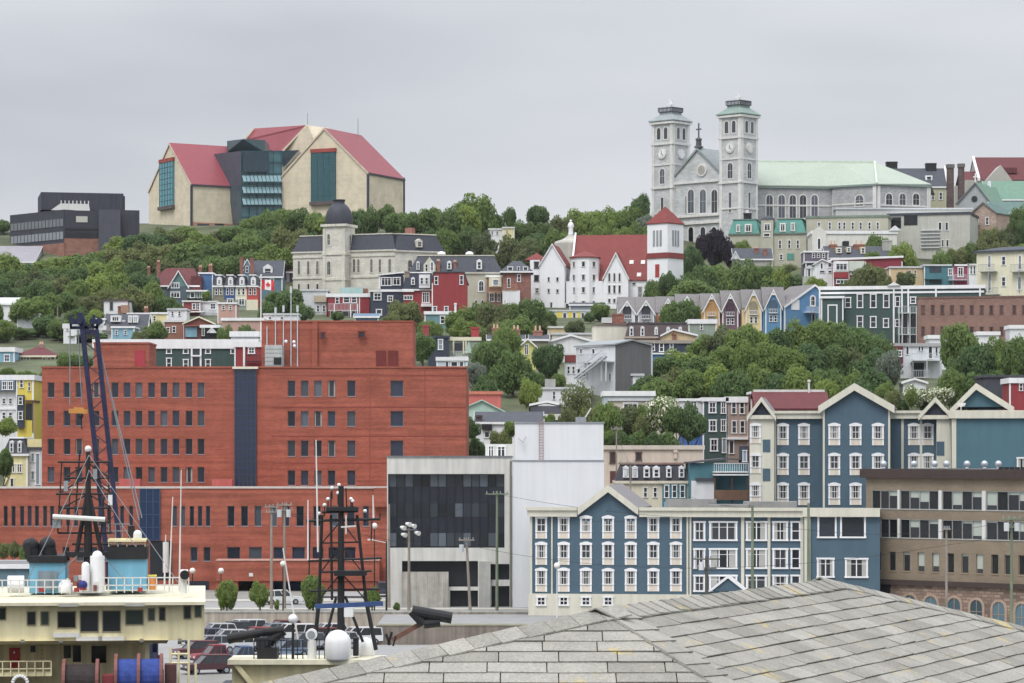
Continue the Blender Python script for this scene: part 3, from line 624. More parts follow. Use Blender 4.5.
HB = paint(76, 104, 122, var=.06, streak=.05, board=3.0); HB2 = paint(74, 116, 132, var=.05, streak=.05); HCR = paint(218, 214, 196, var=.05, streak=.08)
def hotel_low():
    b = Bld('blue_hotel_wing', 'long low slate blue hotel wing with a gable and three rows of white arched windows', 'hotel', 530.5, 803, 323, 319, depth=24, gl=G_CURT, trim=WHITE)
    H = b.H(512); b.body(H, HB)
    g0, _ = b.uz(580, 510); g1, _ = b.uz(637, 510); ga, za = b.uz(607.4, 488)
    mw = MB(); mw.box(g0+.3, -.03, H-1, g1-.3, 6, H+.5); b.mesh('wall', mw, HB)
    b.gable(H+.5, za, SHING, HB, g0+.3, g1-.3, 0, 16, ov=.5, trim=HCR, bw=.75, th=.3)
    for a, c in ((0, g0), (g1, b.W)):
        m = MB(); m.box(a-.3 if a == 0 else a+.3, -.55, H-.5, c+.3 if a else c-.3, -.004, H+.45); m.box(a-.45 if a == 0 else a+.3, -.75, H+.2, c+.3 if a else c-.3, -.56, H+.55); b.mesh('cornice', m, HCR)
    m = MB(); m.box(0, 0.003, H+.004, b.W, 23.9, H+.15); b.mesh('roof', m, paint(132, 134, 136, var=.2, sc=.3))
    m = MB(); m.box(b.W-7, 8, H+.16, b.W-1, 10.5, H+1.1); m.box(g1+7.5, 6, H+.16, g1+12, 8, H+.8); m.box(g1+2.2, 12, H+.2, g1+8, 13, H+1.3); b.mesh('roof_unit', m, paint(150, 150, 146, var=.2))
    rows = ((515.2, 538.5), (541.5, 564.8), (567.6, 591.5))
    for cx in (541.3, 563.8, 586, 608.2, 630.8, 653.4, 676):
        for y0, y1 in rows: b.win(cx-5.9, y0, cx+5.9, y1, 'hotel')
    for (y0, y1) in ((521, 541), (548, 569), (574.5, 592)):
        b.win(693.5, y0, 705.5, y1, 'quad'); b.win(709, y0, 737.5, y1, 'tri'); b.win(746, y0, 767, y1, 'pair'); b.win(772.5, y0, 788, y1, 'quad'); b.win(790.8, y0, 800.5, y1, 'sash', gl=G_DARK)
    m = MB()
    for px, w in ((531.2, .25), (552, .16), (687.5, .2), (690.5, .2), (742.7, .35), (769, .3), (802.2, .4)):
        u, _ = b.uz(px, 540); m.box(u-w/2, -.14, 0, u+w/2, -.003, H-.5)
    b.mesh('pilaster', m, HCR)
    m = MB(); _, z = b.uz(600, 594); m.box(-.2, -.35, -1, b.W, -.004, z); b.mesh('base_course', m, HCR)
    for px in (541.3, 563.8, 586, 608.2): b.win(px-5, 596, px+5, 606, 'quad', y=-.35, gl=G_DARK)
    u, z = b.uz(728, 575, -2.2); m = MB(); m.prism([(u-2.1, z-1.7), (u-1.8, z-1.75), (u, z-.35), (u+1.8, z-1.75), (u+2.1, z-1.7), (u, z)], -2.3, -.2); b.mesh('porch_gable', m, WHITE); m = MB(); m.prism([(u-1.75, z-1.75), (u+1.75, z-1.75), (u, z-.4)], -2.1, -.21); m.box(u-1.6, -2.0, -1, u+1.6, -.21, z-1.76); b.mesh('porch', m, HB)
    e = Bld('blue_hotel_annex', 'narrow slate blue hotel section with wide picture windows beside the tan office', 'hotel', 803.5, 880, 318.6, 317.5, depth=18, gl=G_DARK)
    H = e.H(512); e.body(H, HB); m = MB(); m.box(-.1, -.5, H-.5, e.W, -.004, H+.45); e.mesh('cornice', m, HCR); m = MB(); m.box(0, .003, H+.004, e.W, 17.9, H+.15); e.mesh('roof', m, TARGREY)
    m = MB(); m.box(.1, -.3, -1, .75, -.004, H-.5); e.mesh('pilaster', m, HCR)
    e.wins([(817.5, 515.5, 836.6, 538), (840, 515.5, 866, 538)], 'plain', gl=G_DARK); e.wins([(816.7, 557.7, 834.5, 577.6), (845, 557.7, 868, 578)], 'pair', gl=G_CURT)
    m = MB(); _, z = e.uz(830, 592); m.box(-.1, -.3, -1, e.W, -.004, z); e.mesh('base_course', m, HCR)
hotel_low()
def hotel_tall():
    b = Bld('blue_hotel', 'tall teal blue hotel with cream gabled bays and arched white windows above the low wing', 'hotel', 749.5, 1040, 353, 348, depth=26, gl=G_CURT, base=3.2)
    yr = lambda: ((422.7, 445.3), (452.6, 475.2), (482.3, 505))
    H = b.H(416, 790); b.body(H, HB, 0, None, .0)
    m = MB(); m.box(.5, -.5, H-.35, b.W, -.004, H+.5); m.box(.4, -.7, H+.3, b.W, -.504, H+.62); b.mesh('cornice', m, HCR)
    m = MB(); m.box(0, .003, H+.004, b.W, 25.9, H+.15); b.mesh('roof', m, TARGREY)
    for cx in (783, 804, 914, 927.7):
        for y0, y1 in yr(): b.win(cx-5.8, y0, cx+5.8, y1, 'hotel')
    m = MB()
    for px in (775, 902.5, 921): u, _ = b.uz(px, 450); m.box(u-.15, -.14, 0, u+.15, -.003, H-.4)
    b.mesh('pilaster', m, HCR)
    # cream bays with small dark-filled gables
    for k, (x0, x1, xa, wx, pxl) in enumerate(((749.6, 774, 763.6, 755.5, 766.5), (936.5, 951, 935.5, None, 940.5))):
        yy = -1.3
        u0, _ = b.uz(x0, 430, yy); u1, _ = b.uz(x1, 430, yy); m = MB(); m.box(u0, yy, -1, u1, -.006, H-.3); b.mesh('bay', m, HCR)
        g0, ze = b.uz(x0-1 if k == 0 else 920, 415, yy); g1, _ = b.uz(x1+.5 if k == 0 else 951, 415, yy); ga, za = b.uz(xa, 399, yy)
        m = MB(); m.prism([(g0+.5, ze), (g1-.5, ze), (ga, za-.5)], yy-.02, 2); b.mesh('gable_panel', m, paint(44, 48, 64))
        b.gable(ze+.1, za, SHING, None, g0+.2, g1-.2, yy, 8, ov=.4, trim=HCR, bw=.55)
        m = MB(); m.box(g0, yy-.35, ze-.5, g1, -.01, ze-.02); b.mesh('cornice', m, HCR)
        if wx: 
            for y0, y1 in ((422.7, 443.5), (452.6, 473.5), (482.3, 502)): b.win(wx-5.5, y0, wx+5.5, y1, 'hotel', y=yy)
        for y0, y1 in (((439.5, 452), (468.5, 481)) if k == 0 else ((441.5, 455.4),)): b.fblock(pxl-3.8, y0, pxl+3.8, y1, yy-.05, yy-.004, HB, 'blue_panel')
    # main gabled block
    yy = -4.2; u0, _ = b.uz(823, 430, yy); u1, ze = b.uz(890, 406, yy); ua, za = b.uz(854.5, 386, yy)
    m = MB(); m.box(u0, yy, -1, u1, -.005, ze); b.mesh('gabled_block', m, HB); b.gable(ze, za, SHING, HB, u0, u1, yy, 16, ov=.55, trim=HCR, bw=.85, th=.3, ua=ua)
    for cx in (834.3, 855.6, 878):
        for y0, y1 in yr(): b.win(cx-6, y0, cx+6, y1, 'hotel', y=yy)
    m = MB(); m.box(u0-.02, yy-.1, -1, u0+.22, yy-.003, ze-.3); m.box(u1-.22, yy-.1, -1, u1+.02, yy-.003, ze-.3); b.mesh('corner_board', m, HCR)
    # big blank wall at the right with its own gable behind
    yy = -3.0; u0, z1 = b.uz(952, 418, yy); m = MB(); m.box(u0, yy, -1, b.W, -.007, z1); b.mesh('blank_wall', m, HB2); m = MB(); m.box(u0-.4, yy-.4, z1-.05, b.W, -.008, z1+.85); b.mesh('cornice', m, HCR)
    m = MB(); m.box(u0-.05, yy-.1, -1, u0+.5, yy-.003, z1-.1); b.mesh('corner_board', m, HCR)
    b.win(1017, 457, 1026, 469, 'plain', y=yy)
    yy = 3; u0, ze = b.uz(950, 407, yy); u1, _ = b.uz(1014, 407, yy); ua, za = b.uz(976, 386, yy); b.gable(ze, za, paint(118, 118, 110, var=.15, sc=2), HB2, u0+.6, u1-.6, yy, 22, ov=.6, trim=HCR, bw=.75, th=.3, ua=ua)
    q = MB(); u, z = b.uz(961, 403, -.5); q.lathe((u, -.5, z), [(.02, -.5), (.45, -.35), (.6, 0)], 12); q.tube((u, -.5, H+.5), (u, -.5, z-.45), .06); b.mesh('satellite_dish', q, WHITE)
hotel_tall()

def brown_office():
    b = Bld('tan_office', 'tan flat-roofed office with ribbon windows over a rough stone arcade', 'office building', 866, 1070, 322, 304, depth=24, gl=G_BLIND, trim=OFFW)
    tan = brick(144, 128, 106, 136, 122, 102, bw=.4, bh=.12, var=.08)
    H = b.H(471); w = b.W
    def Hp(py): return b.H(py)
    holes = []; wl = []
    for (ya, yb) in ((490, 508), (518.5, 536.5)):
        z1, z0 = Hp(ya), Hp(yb)
        for (p, q, n) in ((871.7, 897.5, 3), (900, 938.5, 4), (942, 982, 4), (986, 1030, 4), (1034, 1064, 3)):
            u0, _ = b.uz(p, 500); u1, _ = b.uz(q, 500); holes.append((u0, z0, u1, z1)); wl.append((u0, u1, z0, z1, n))
    z1, z0 = Hp(551), Hp(569.5); sm = []
    for px in (877.6, 892.2, 906.6, 921, 935.6, 950.5, 964.9, 979.5, 994.7, 1008, 1022, 1037, 1052):
        u, _ = b.uz(px, 560); holes.append((u-.45, z0, u+.45, z1)); sm.append((u, z0, z1))
    zs = Hp(578.5); b.body(H, tan, 0, None, 0, None, z0=zs, holes=holes, reveal=.22)
    for (u0, u1, z0, z1, n) in wl:
        fr = MB(); fr.box(u0-.02, -.06, z0-.12, u1+.02, .2, z0-.002); fr.box(u0, .02, z0, u0+.06, .2, z1); fr.box(u1-.06, .02, z0, u1, .2, z1); fr.box(u0, .02, z1-.06, u1, .2, z1)
        for k in range(1, n): x = u0+(u1-u0)*k/n; fr.box(x-.03, .05, z0, x+.03, .2, z1-.06)
        o = b.mesh('ribbon_window', fr, paint(170, 172, 170, var=.05))
        for k in range(n):
            x0 = u0+(u1-u0)*k/n; x1 = u0+(u1-u0)*(k+1)/n; pm = MB(); pm.poly([(x0+.04, .18, z0), (x1-.04, .18, z0), (x1-.04, .18, z1-.05), (x0+.04, .18, z1-.05)]); pm.build('pane', G_BLIND, o)
    for (a, c) in zip(wl, wl[1:]):
        if a[2] == c[2]: m = MB(); m.box(a[1]+.03, -.05, a[2]-.1, c[0]-.03, -.003, a[3]+.05); b.mesh('white_pier', m, OFFW)
    for u, z0, z1 in sm: place_window(b.root, (u, .2, (z0+z1)/2), 0, 'slot', .9, z1-z0, G_BLIND, paint(160, 140, 112), True, .2)
    br = paint(70, 56, 52, var=.1)
    m = MB(); m.box(-.5, -.5, H-.75, w+.5, -.004, H+.25); m.box(-.5, -.003, H-.75, -.004, 24.5, H+.25); b.mesh('fascia', m, br); m = MB(); m.box(-.3, .003, H+.004, w, 24, H+.2); b.mesh('roof', m, TARGREY)
    m = MB(); m.box(-.4, -.5, zs-.55, w+.4, .0, zs-.003); b.mesh('cornice', m, br)
    stone = brick(150, 124, 108, 120, 104, 92, bw=.8, bh=.35, var=.4, mortar=.05)
    m = MB(); m.box(0, -.2, -2, w, 20, zs-.56); b.mesh('stone_base', m, stone)
    for px, yt, yb in ((910, 594, 612), (931, 595.5, 615), (954.3, 597, 618), (976.6, 599, 620), (999, 601, 624), (1022, 603, 628)):
        b.win(px-8.3, yt-1.8, px+8.3, yb+6, 'arch', y=-.2, gl=glass(70, 100, 112), trim=paint(176, 150, 130)); 
    b.fblock(876, 583, 890, 593, -.28, -.204, BLACK, 'vent_opening')
    for px in (883.5, 914, 934.7, 946.4, 967, 984.5, 998.5):
        u, z = b.uz(px, 464, 2); m = MB(); m.tube((u, 2, H+.15), (u, 2, z-.3), .2, .2, 10); m.ball((u, 2, z), .38, 12); o = b.mesh('roof_vent', m, paint(196, 204, 210, rough=.3, var=.08, metal=.6), smooth=True)
    for k in range(8): m = MB(); u, z = b.uz(1000+k*5.5, 468, 1.2); m.box(u-.2, 1.2, H+.2, u+.2, 1.6, z+.1); b.mesh('roof_vent', m, BLACK)
brown_office()

def museum():
    cw = brick(222, 208, 180, 212, 197, 168, bw=2.6, bh=1.3, var=.015, mortar=.04); rr = paint(150, 60, 72, rough=.5, var=.07, sc=.3); pk = paint(188, 132, 110)
    root = thing('gabled_museum', 'huge cream museum on the hilltop with red gabled roofs and teal glass atrium', 'museum', (X(260, 815), 815, tz(0, 800)))
    inv = Matrix.Translation(-root.location)
    def adopt(b):
        for c in list(b.root.children):
            mw = Matrix.Translation(b.root.location) @ Matrix.Rotation(b.ang, 4, 'Z') @ Matrix.LocRotScale(c.location, c.rotation_euler, None)
            c.parent = root; c.matrix_basis = inv @ mw
        bpy.data.objects.remove(b.root)
    def blk(px0, px1, Y0, Y1, D, ey, ay, edge, wnd=None, back=False):
        b = Bld('x', 'x', 'x', px0, px1, Y0, Y1, depth=D, gl=G_TEAL)
        ze = b.H(ey, edge); za = b.uz((px0+px1)/2, ay)[1]
        b.body(ze, cw, name='limestone_wall'); b.gable(ze, za, rr, cw, ov=.25, th=.35, bw=.55, trim=paint(214, 196, 172))
        m = MB(); m.box(b.W-.25, -.3, 0, b.W+.28, -.004, ze); m.box(b.W+.004, -.003, 0, b.W+.28, .25, ze); m.box(b.W+.02, b.D-.3, 0, b.W+.3, b.D+.2, ze+.5); b.mesh('drain_pipe', m, paint(60, 66, 82))
        m = MB(); m.box(b.W+.03, -.3, ze-.35, b.W+.42, b.D+.3, ze+.05); b.mesh('gutter', m, paint(70, 74, 90))
        if wnd:
            x0, y0, x1, y1 = wnd; u0, z1 = b.uz(x0, y0); u1, z0 = b.uz(x1, y1)
            g = MB(); g.box(u0, -.5, z0, u1, -.004, z1); o = b.mesh('tall_window', g, G_TEAL)
            f = MB(); n = max(3, int((u1-u0)/1.6))
            for k in range(n+1): u = u0+(u1-u0)*k/n; f.box(u-.06, -.58, z0, u+.06, -.503, z1)
            for k in range(9): z = z0+(z1-z0)*k/8; f.box(u0, -.57, z-.05, u1, -.503, z+.05)
            f.build('mullions', paint(40, 96, 104), o); f = MB(); f.box(u0-.2, -.7, z1, u1+.2, -.004, z1+1.0); f.build('window_head', paint(164, 66, 56), o)
            f = MB(); f.box(u0-.3, -1.0, z0-1.0, u1+.3, -.004, z0-.003); f.build('window_sill', paint(96, 84, 84), o)
        return b
    b = blk(149, 191.5, 830, 806, 22, 184.5, 144, 191.5, (161, 163.5, 174.5, 205))
    m = MB(); u0, z0 = b.dz(194, 229); u1, z1 = b.dz(227, 222); m.box(b.W+.005, 0, -2, b.W+.12, 16, b.H(222, 191.5)); b.mesh('plinth', m, pk)
    for a, c in ((197, 209), (214.5, 223.5)):
        d0, z1 = b.dz(a, 223.5); d1, z0 = b.dz(c, 230); m = MB(); m.box(b.W+.13, d0, z0, b.W+.2, d1, z1); b.mesh('doorway_or_shade', m, G_DARK)
    adopt(b)
    b = blk(281.5, 368, 812, 800, 21, 173, 129, 368, (312, 153, 336, 201)); adopt(b)
    b = Bld('x', 'x', 'x', 284, 317, 846, 836, depth=14)        # third gable seen behind: its long red slope faces left
    ze = b.H(150); za = b.uz(308, 125.5)[1]
    u0 = -.5; b.body(ze, cw, name='limestone_wall'); 
    m = MB(); m.prism([(u0, ze), (b.W, ze), (b.uz(308, 125)[0], za)], 0, 8); b.mesh('gable_wall', m, cw)
    adopt(b)
    r = MB(); pts = [P(283, 151, 845), P(307.5, 125, 841), P(253.5, 128.5, 866), P(243, 140, 866), P(244, 156, 866)]
    loc = root.location
    r.slab([p-loc for p in pts], .6); r.build('roof', rr, root)
    r = MB(); r.bar(P(253.5, 128.8, 865)-loc, P(243.5, 141, 864)-loc, .5); r.bar(P(283, 151, 844.4)-loc, P(307.5, 125, 840.4)-loc, .5); [q.build('bargeboard', cw, root) for q in r.pieces()]
    # atrium: splayed dark glass box, teal curtain wall with rows of louvres, dark lift tower over it
    def pr(name, pts, dy, mat): m = MB(); m.extr([p-loc for p in pts], (0, dy, 0)); return m.build(name, mat, root)
    a = pr('atrium_side', [P(213.6, 154, 822), P(241, 151, 806), P(241, 232, 806), P(228, 232, 818)], 18, paint(64, 82, 96, rough=.25, var=.15, sc=.3))
    c = pr('atrium_glass', [P(241.3, 151, 806), P(282, 151, 812), P(282, 232, 812), P(241.3, 232, 806)], 22, paint(62, 116, 126, rough=.14, var=.2, sc=.3, spec=.5))
    f = MB()
    for k in range(6): x = 241.3+8*k; f.bar(P(x, 151, 806+6*k/5-.2)-loc, P(x, 232, 806+6*k/5-.2)-loc, .16)
    for y in (151, 162, 173.5, 184, 195, 206, 217): f.bar(P(241, y, 805.7)-loc, P(282, y, 811.7)-loc, .2)
    f.build('mullions', paint(44, 84, 96), c)
    lv = MB()
    for y in (175.5, 187, 198.5):
        for k in range(10):
            x = 242+3.9*k; Yk = 805.6+6*(x-241)/41; p = P(x, y, Yk)-loc; q = P(x+1.5, y+6, Yk-.9)-loc; lv.extr([p, p+Vector((.9, .1, 0)), q+Vector((.9, .1, 0)), q], (0, .12, 0))
    lv.build('louvre', paint(112, 152, 162, rough=.4), c)
    pr('atrium_glass', [P(269, 151.5, 813.5), P(299, 150, 817), P(285, 166, 817), P(282.2, 168, 813.5)], 8, paint(62, 116, 126, rough=.14, var=.2, sc=.3, spec=.5))
    pr('lift_tower', [P(227, 141, 824), P(243, 139, 816), P(265, 140, 819), P(265, 152, 819), P(243, 152, 816), P(227, 152, 824)], 14, paint(72, 94, 100, rough=.3, var=.15))
    pr('dark_glazing', [P(243, 152, 805.2), P(269, 152, 809.2), P(269, 172, 809.2), P(243, 172, 805.2)], .25, paint(50, 72, 86, rough=.15, var=.2))
    for px, pt, pb, Y in ((307.5, 113, 125, 842), (358, 118, 134, 822)): m = MB(); m.tube(P(px, pb+2, Y)-loc, P(px, pt, Y)-loc, .12, .08, 6); m.build('mast', STEEL, root)
museum()

def library():
    dk = paint(58, 60, 72, var=.1, sc=.3, rough=.6); 
    b = Bld('dark_library', 'dark grey banded concrete building with strip windows on the left hilltop', 'institution', 10, 64, 770, 752, depth=12, gl=G_GREY)
    H = b.H(209.5, 64)
    b.body(H, dk, z0=b.H(243, 64))
    for ya, yb in ((218.5, 226), (231.5, 239)):
        z1, z0 = b.H(ya, 64), b.H(yb, 64); m = MB(); m.box(.4, -.12, z0, b.W-.1, -.003, z1); o = b.mesh('strip_window', m, glass(150, 158, 166)); f = MB()
        for k in range(16): u = .4+(b.W-.5)*k/15; f.box(u-.07, -.2, z0, u+.07, -.124, z1)
        f.build('mullions', dk, o)
    m = MB(); m.box(-.5, -.3, -6, b.W+.5, 12, b.H(243, 64)-.003); b.mesh('brick_base', m, brick(150, 100, 84, bw=1.2, bh=.5, var=.15))
    c = Bld('x', 'x', 'x', 64.3, 139.5, 752, 756, depth=24); loc = b.root.location
    H2 = c.H(210.2); c.body(H2, dk, u1=c.uz(120, 230)[0], z0=c.H(238)); c.fblock(98.8, 209.5, 120.5, 254, -1.0, -.005, paint(82, 84, 98, var=.06), 'stair_tower'); c.fblock(120.7, 210, 139.5, 252, 1.5, 5, dk, 'wing')
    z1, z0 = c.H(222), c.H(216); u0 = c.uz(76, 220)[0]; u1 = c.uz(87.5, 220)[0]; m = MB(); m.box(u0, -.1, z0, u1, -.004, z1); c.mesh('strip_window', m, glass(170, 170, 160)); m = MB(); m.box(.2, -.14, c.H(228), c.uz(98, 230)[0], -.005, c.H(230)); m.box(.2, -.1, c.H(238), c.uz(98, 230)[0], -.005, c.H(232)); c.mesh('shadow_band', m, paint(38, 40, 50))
    c.fblock(64.3, 238.2, 98.6, 256, -.3, 12, brick(150, 100, 84, bw=1.2, bh=.5, var=.15), 'brick_base')
    c.fblock(41, 192, 123.5, 211, 8, 26, paint(62, 64, 78, var=.08, streak=.2, board=-.5), 'upper_storey'); c.fblock(123.6, 196, 125, 211, 9, 25, dk, 'upper_storey')
    u0, z0 = c.uz(51, 210, 4); u1, z1 = c.uz(90, 204, 4); m = MB(); m.prism([(u0, z0), (u1, z0), (u1-.3, z1), (u0+2.4, z1)], 4, 6)
    for k in range(8): u = u0+2.5+(u1-u0-3)*k/7; m.box(u, 4, z1, u+.25, 4.3, z1+.8)
    c.mesh('skylight', m, OFFW)
    inv = Matrix.Translation(-loc)
    R0 = (Matrix.Translation(loc) @ Matrix.Rotation(b.ang, 4, 'Z')).inverted()
    for ch in list(c.root.children):
        mw = Matrix.Translation(c.root.location) @ Matrix.Rotation(c.ang, 4, 'Z') @ Matrix.LocRotScale(ch.location, ch.rotation_euler, None); ch.parent = b.root; ch.matrix_basis = R0 @ mw
    bpy.data.objects.remove(c.root)
library()

def basilica():
    st = brick(194, 197, 198, 198, 198, 196, bw=1.1, bh=.5, var=.12, mortar=.03); sl = paint(222, 221, 217, var=.1, sc=.6, streak=.15); cop = paint(128, 150, 142, var=.15, sc=.8); lead = paint(146, 156, 158, var=.12)
    b = Bld('twin_towered_basilica', 'grey stone basilica with two square clock towers and pale green roof on the skyline', 'church', 652, 741, 780.1, 760, depth=12, gl=G_GREY, trim=OFFW, base=tz(0, 760))
    T = 7.1; W = b.W
    Hc = lambda py: b.H(py, 741)
    glt = glass(70, 76, 86)
    def tower(u0, roofm, k):
        u1 = u0+T; ztop = Hc(113.5)
        m = MB(); m.box(u0, 0, -3, u1, T, ztop)
        o = b.mesh('tower', m, st)
        m = MB()
        for py, h, e in ((180.7, .5, .35), (157.5, .35, .2), (136, .45, .3), (114, .6, .55), (207, .4, .2)):
            z = Hc(py); m.box(u0-e, -e, z-h, u1+e, -.004, z); m.box(u1+.004, -.003, z-h, u1+e, T+e, z); m.box(u0-e, -.003, z-h, u0-.004, T+e, z)
        [q.build('string_course', sl, o) for q in m.pieces()]
        m = MB()                                   # corner pilasters
        for q in (u0, u1-.9): m.box(q, -.16, -3, q+.9, -.006, ztop-.7)
        for q in (0, T-.9): m.box(u1+.006, q, -3, u1+.16, q+.9, ztop-.7)
        [q.build('pilaster', sl, o) for q in m.pieces()]
        for pl in ('f', 'r'):
            def put(c, py0, py1, w, style, name='window', g=glt):
                z1, z0 = Hc(py0), Hc(py1); loc, rz = ((u0+c, 0, (z0+z1)/2), 0) if pl == 'f' else ((u1, c, (z0+z1)/2), math.pi/2)
                return place_window(b.root, loc, rz, style, w, z1-z0, g, OFFW, True, 0, name)
            for c in (2.35, 4.75): put(c, 119, 133, 1.8, 'archd')
            put(T/2, 161, 178.5, 2.2, 'arch'); put(T/2, 191, 212, 1.3, 'plain')
            zc = Hc(147); cl = MB(); n = 20      # clock
            ring = [(math.cos(2*math.pi*i/n), math.sin(2*math.pi*i/n)) for i in range(n)]
            if pl == 'f':
                cl.extr([(u0+T/2+1.35*x, -.25, zc+1.35*z) for x, z in ring], (0, .24, 0)); fm = MB(); fm.extr([(u0+T/2+1.05*x, -.32, zc+1.05*z) for x, z in ring], (0, .06, 0)); hd = MB(); hd.bar((u0+T/2, -.36, zc), (u0+T/2, -.36, zc+.85), .12); hd.bar((u0+T/2, -.36, zc), (u0+T/2+.5, -.36, zc-.35), .14)
            else:
                cl.extr([(u1+.25, T/2+1.35*x, zc+1.35*z) for x, z in ring], (-.24, 0, 0)); fm = MB(); fm.extr([(u1+.32, T/2+1.05*x, zc+1.05*z) for x, z in ring], (-.06, 0, 0)); hd = MB(); hd.bar((u1+.36, T/2, zc), (u1+.36, T/2, zc+.85), .12); hd.bar((u1+.36, T/2, zc), (u1+.36, T/2+.5, zc-.35), .14)
            oc = b.mesh('clock', cl, sl); fm.build('clock_face', paint(236, 236, 236) if (k == 1 and pl == 'f') or k == 0 else sl, oc)
            if (k == 1 and pl == 'f') or (k == 0 and pl == 'f'): hd.build('clock_hand', paint(90, 90, 100), oc)
        zt = ztop; c = (u0+T/2, T/2)
        m = MB(); m.lathe((c[0], c[1], zt), [(T*.5*1.414+1.0, 0), (T*.5*1.414+1.0, .25), (T*.30*1.414, 2.0), (T*.30*1.414, 2.6)], 4, a0=math.pi/4); o2 = b.mesh('tower_roof', m, roofm)
        m = MB(); hw = T*.33; z0 = zt+2.6; m.box(c[0]-hw, c[1]-hw, z0, c[0]+hw, c[1]+hw, z0+.12); pass
        for i in range(11):
            for (px, py) in ((-hw+2*hw*i/10, -hw), (hw, -hw+2*hw*i/10)): m.box(c[0]+px-.09, c[1]+py-.09, z0+.12, c[0]+px+.09, c[1]+py+.09, z0+1.3)
        m.box(c[0]-hw, c[1]-hw, z0+.9, c[0]+hw, c[1]-hw+.1, z0+1.1); m.box(c[0]+hw-.1, c[1]-hw+.11, z0+.9, c[0]+hw, c[1]+hw, z0+1.1); m.build('railing', paint(58, 68, 76), o2)
        m = MB(); m.box(c[0]-.22, c[1]-.2, z0+.12, c[0]+.22, c[1]+.2, z0+3.6); m.box(c[0]-1.0, c[1]-.2, z0+2.1, c[0]-.224, c[1]+.2, z0+2.6); m.box(c[0]+.224, c[1]-.2, z0+2.1, c[0]+1.0, c[1]+.2, z0+2.6); m.build('cross', WHITE, o2)
    tower(0, lead, 0); tower(W-T, cop, 1)
    # front between the towers
    y = .8; u0, u1 = T+.01, W-T-.01; um = (u0+u1)/2; ze = b.uz(700, 181, y)[1]
    m = MB(); m.box(u0, y, -3, u1, 12, ze); b.mesh('front_wall', m, st)
    zg = b.uz(700, 150, y)[1]; zk = ze+1.5
    m = MB(); m.prism([(u0, ze+.003), (u1, ze+.003), (u1, zk), (um, zg), (u0, zk)], y, 12); b.mesh('pediment', m, st)
    m = MB(); m.prism([(u0, zk), (um, zg), (um, zg+.7), (u0, zk+.7)], y-.4, 12.2); m.prism([(um, zg), (u1, zk), (u1, zk+.7), (um, zg+.7)], y-.4, 12.2); b.mesh('pediment_coping', m, lead)
    m = MB(); m.box(u0, y-.4, ze-.5, u1, y-.004, ze); m.box(u0, y-.6, b.uz(700, 214.5, y)[1]-.6, u1, y-.005, b.uz(700, 214.5, y)[1]); m.box(u0, y-.5, b.uz(700, 221, y)[1]-.8, u1, y-.005, b.uz(700, 221, y)[1]); b.mesh('string_course', m, sl)
    m = MB(); m.lathe((um, y+.4, zg+.6), [(1.2, 0), (1.2, .4), (.8, .6), (.7, 2.0), (.9, 2.1), (.9, 2.4), (.2, 2.9)], 4, a0=math.pi/4); m.box(um-.14, y+.26, zg+3.2, um+.14, y+.54, zg+7.2); m.box(um-.8, y+.26, zg+5.4, um-.143, y+.54, zg+5.75); m.box(um+.143, y+.26, zg+5.4, um+.8, y+.54, zg+5.75); b.mesh('cross', m, paint(88, 92, 96))
    for px in (691, 703, 714.5):
        b.win(px-3.8, 188.5, px+3.8, 214, 'arch', y=y, gl=glt)
    for px in (686,): b.win(px-.8, 196, px+.8, 214, 'plain', y=y)
    for px in (691, 703, 714): b.win(px-3.2, 226, px+3.2, 246, 'archd', y=y, gl=G_DARK, name='portal')
    n = 18; cu, cz = b.uz(702, 170, y); m = MB(); m.extr([(cu+1.7*math.cos(2*math.pi*i/n), y-.3, cz+1.7*math.sin(2*math.pi*i/n)) for i in range(n)], (0, .29, 0)); o = b.mesh('roundel', m, sl); m = MB(); m.extr([(cu+1.2*math.cos(2*math.pi*i/n), y-.36, cz+1.2*math.sin(2*math.pi*i/n)) for i in range(n)], (0, .05, 0)); m.build('roundel_panel', paint(170, 164, 158), o)
    # nave and transept (world positions, parented to the same church)
    R0 = (Matrix.Translation(b.root.location) @ Matrix.Rotation(b.ang, 4, 'Z')).inverted()
    grn = paint(166, 178, 162, rough=.55, var=.04, sc=.2)
    def adopt(c):
        for ch in list(c.root.children):
            mw = Matrix.Translation(c.root.location) @ Matrix.Rotation(c.ang, 4, 'Z') @ Matrix.LocRotScale(ch.location, ch.rotation_euler, None); ch.parent = b.root; ch.matrix_basis = R0 @ mw
        bpy.data.objects.remove(c.root)
    st2 = brick(170, 172, 174, 186, 186, 184, bw=1.0, bh=.45, var=.16, mortar=.04)
    c = Bld('x', 'x', 'x', 748, 832, 773, 776, depth=20, gl=glt, trim=sl); H = c.H(186.5); c.body(H, st2, name='nave_wall')
    for px in (769.5, 781.6, 792.7, 803, 814.5): c.win(px-4.2, 194, px+4.2, 219, 'arch', trim=sl)
    m = MB(); m.box(0, -.5, H-.35, c.W, -.004, H+.1); c.mesh('cornice', m, cop); m = MB(); z = c.H(205); m.box(0, -.15, z-.2, c.W, -.005, z+.2); c.mesh('string_course', m, sl); adopt(c)
    c = Bld('x', 'x', 'x', 832.2, 876.5, 775, 768, depth=20, gl=glt, trim=sl); H = c.H(184, 876); c.body(H, st2, name='transept_wall'); c.win(854.5, 194, 864.5, 207, 'arch'); m = MB(); m.box(-.4, -.5, H-.4, c.W, -.004, H+.1); c.mesh('cornice', m, cop); m = MB(); m.box(c.W-1.0, -.25, -3, c.W+.02, -.006, H-.4); c.mesh('pilaster', m, sl); m = MB(); z = c.H(205); m.box(0, -.15, z-.2, c.W-1.01, -.005, z+.2); c.mesh('string_course', m, sl); adopt(c)
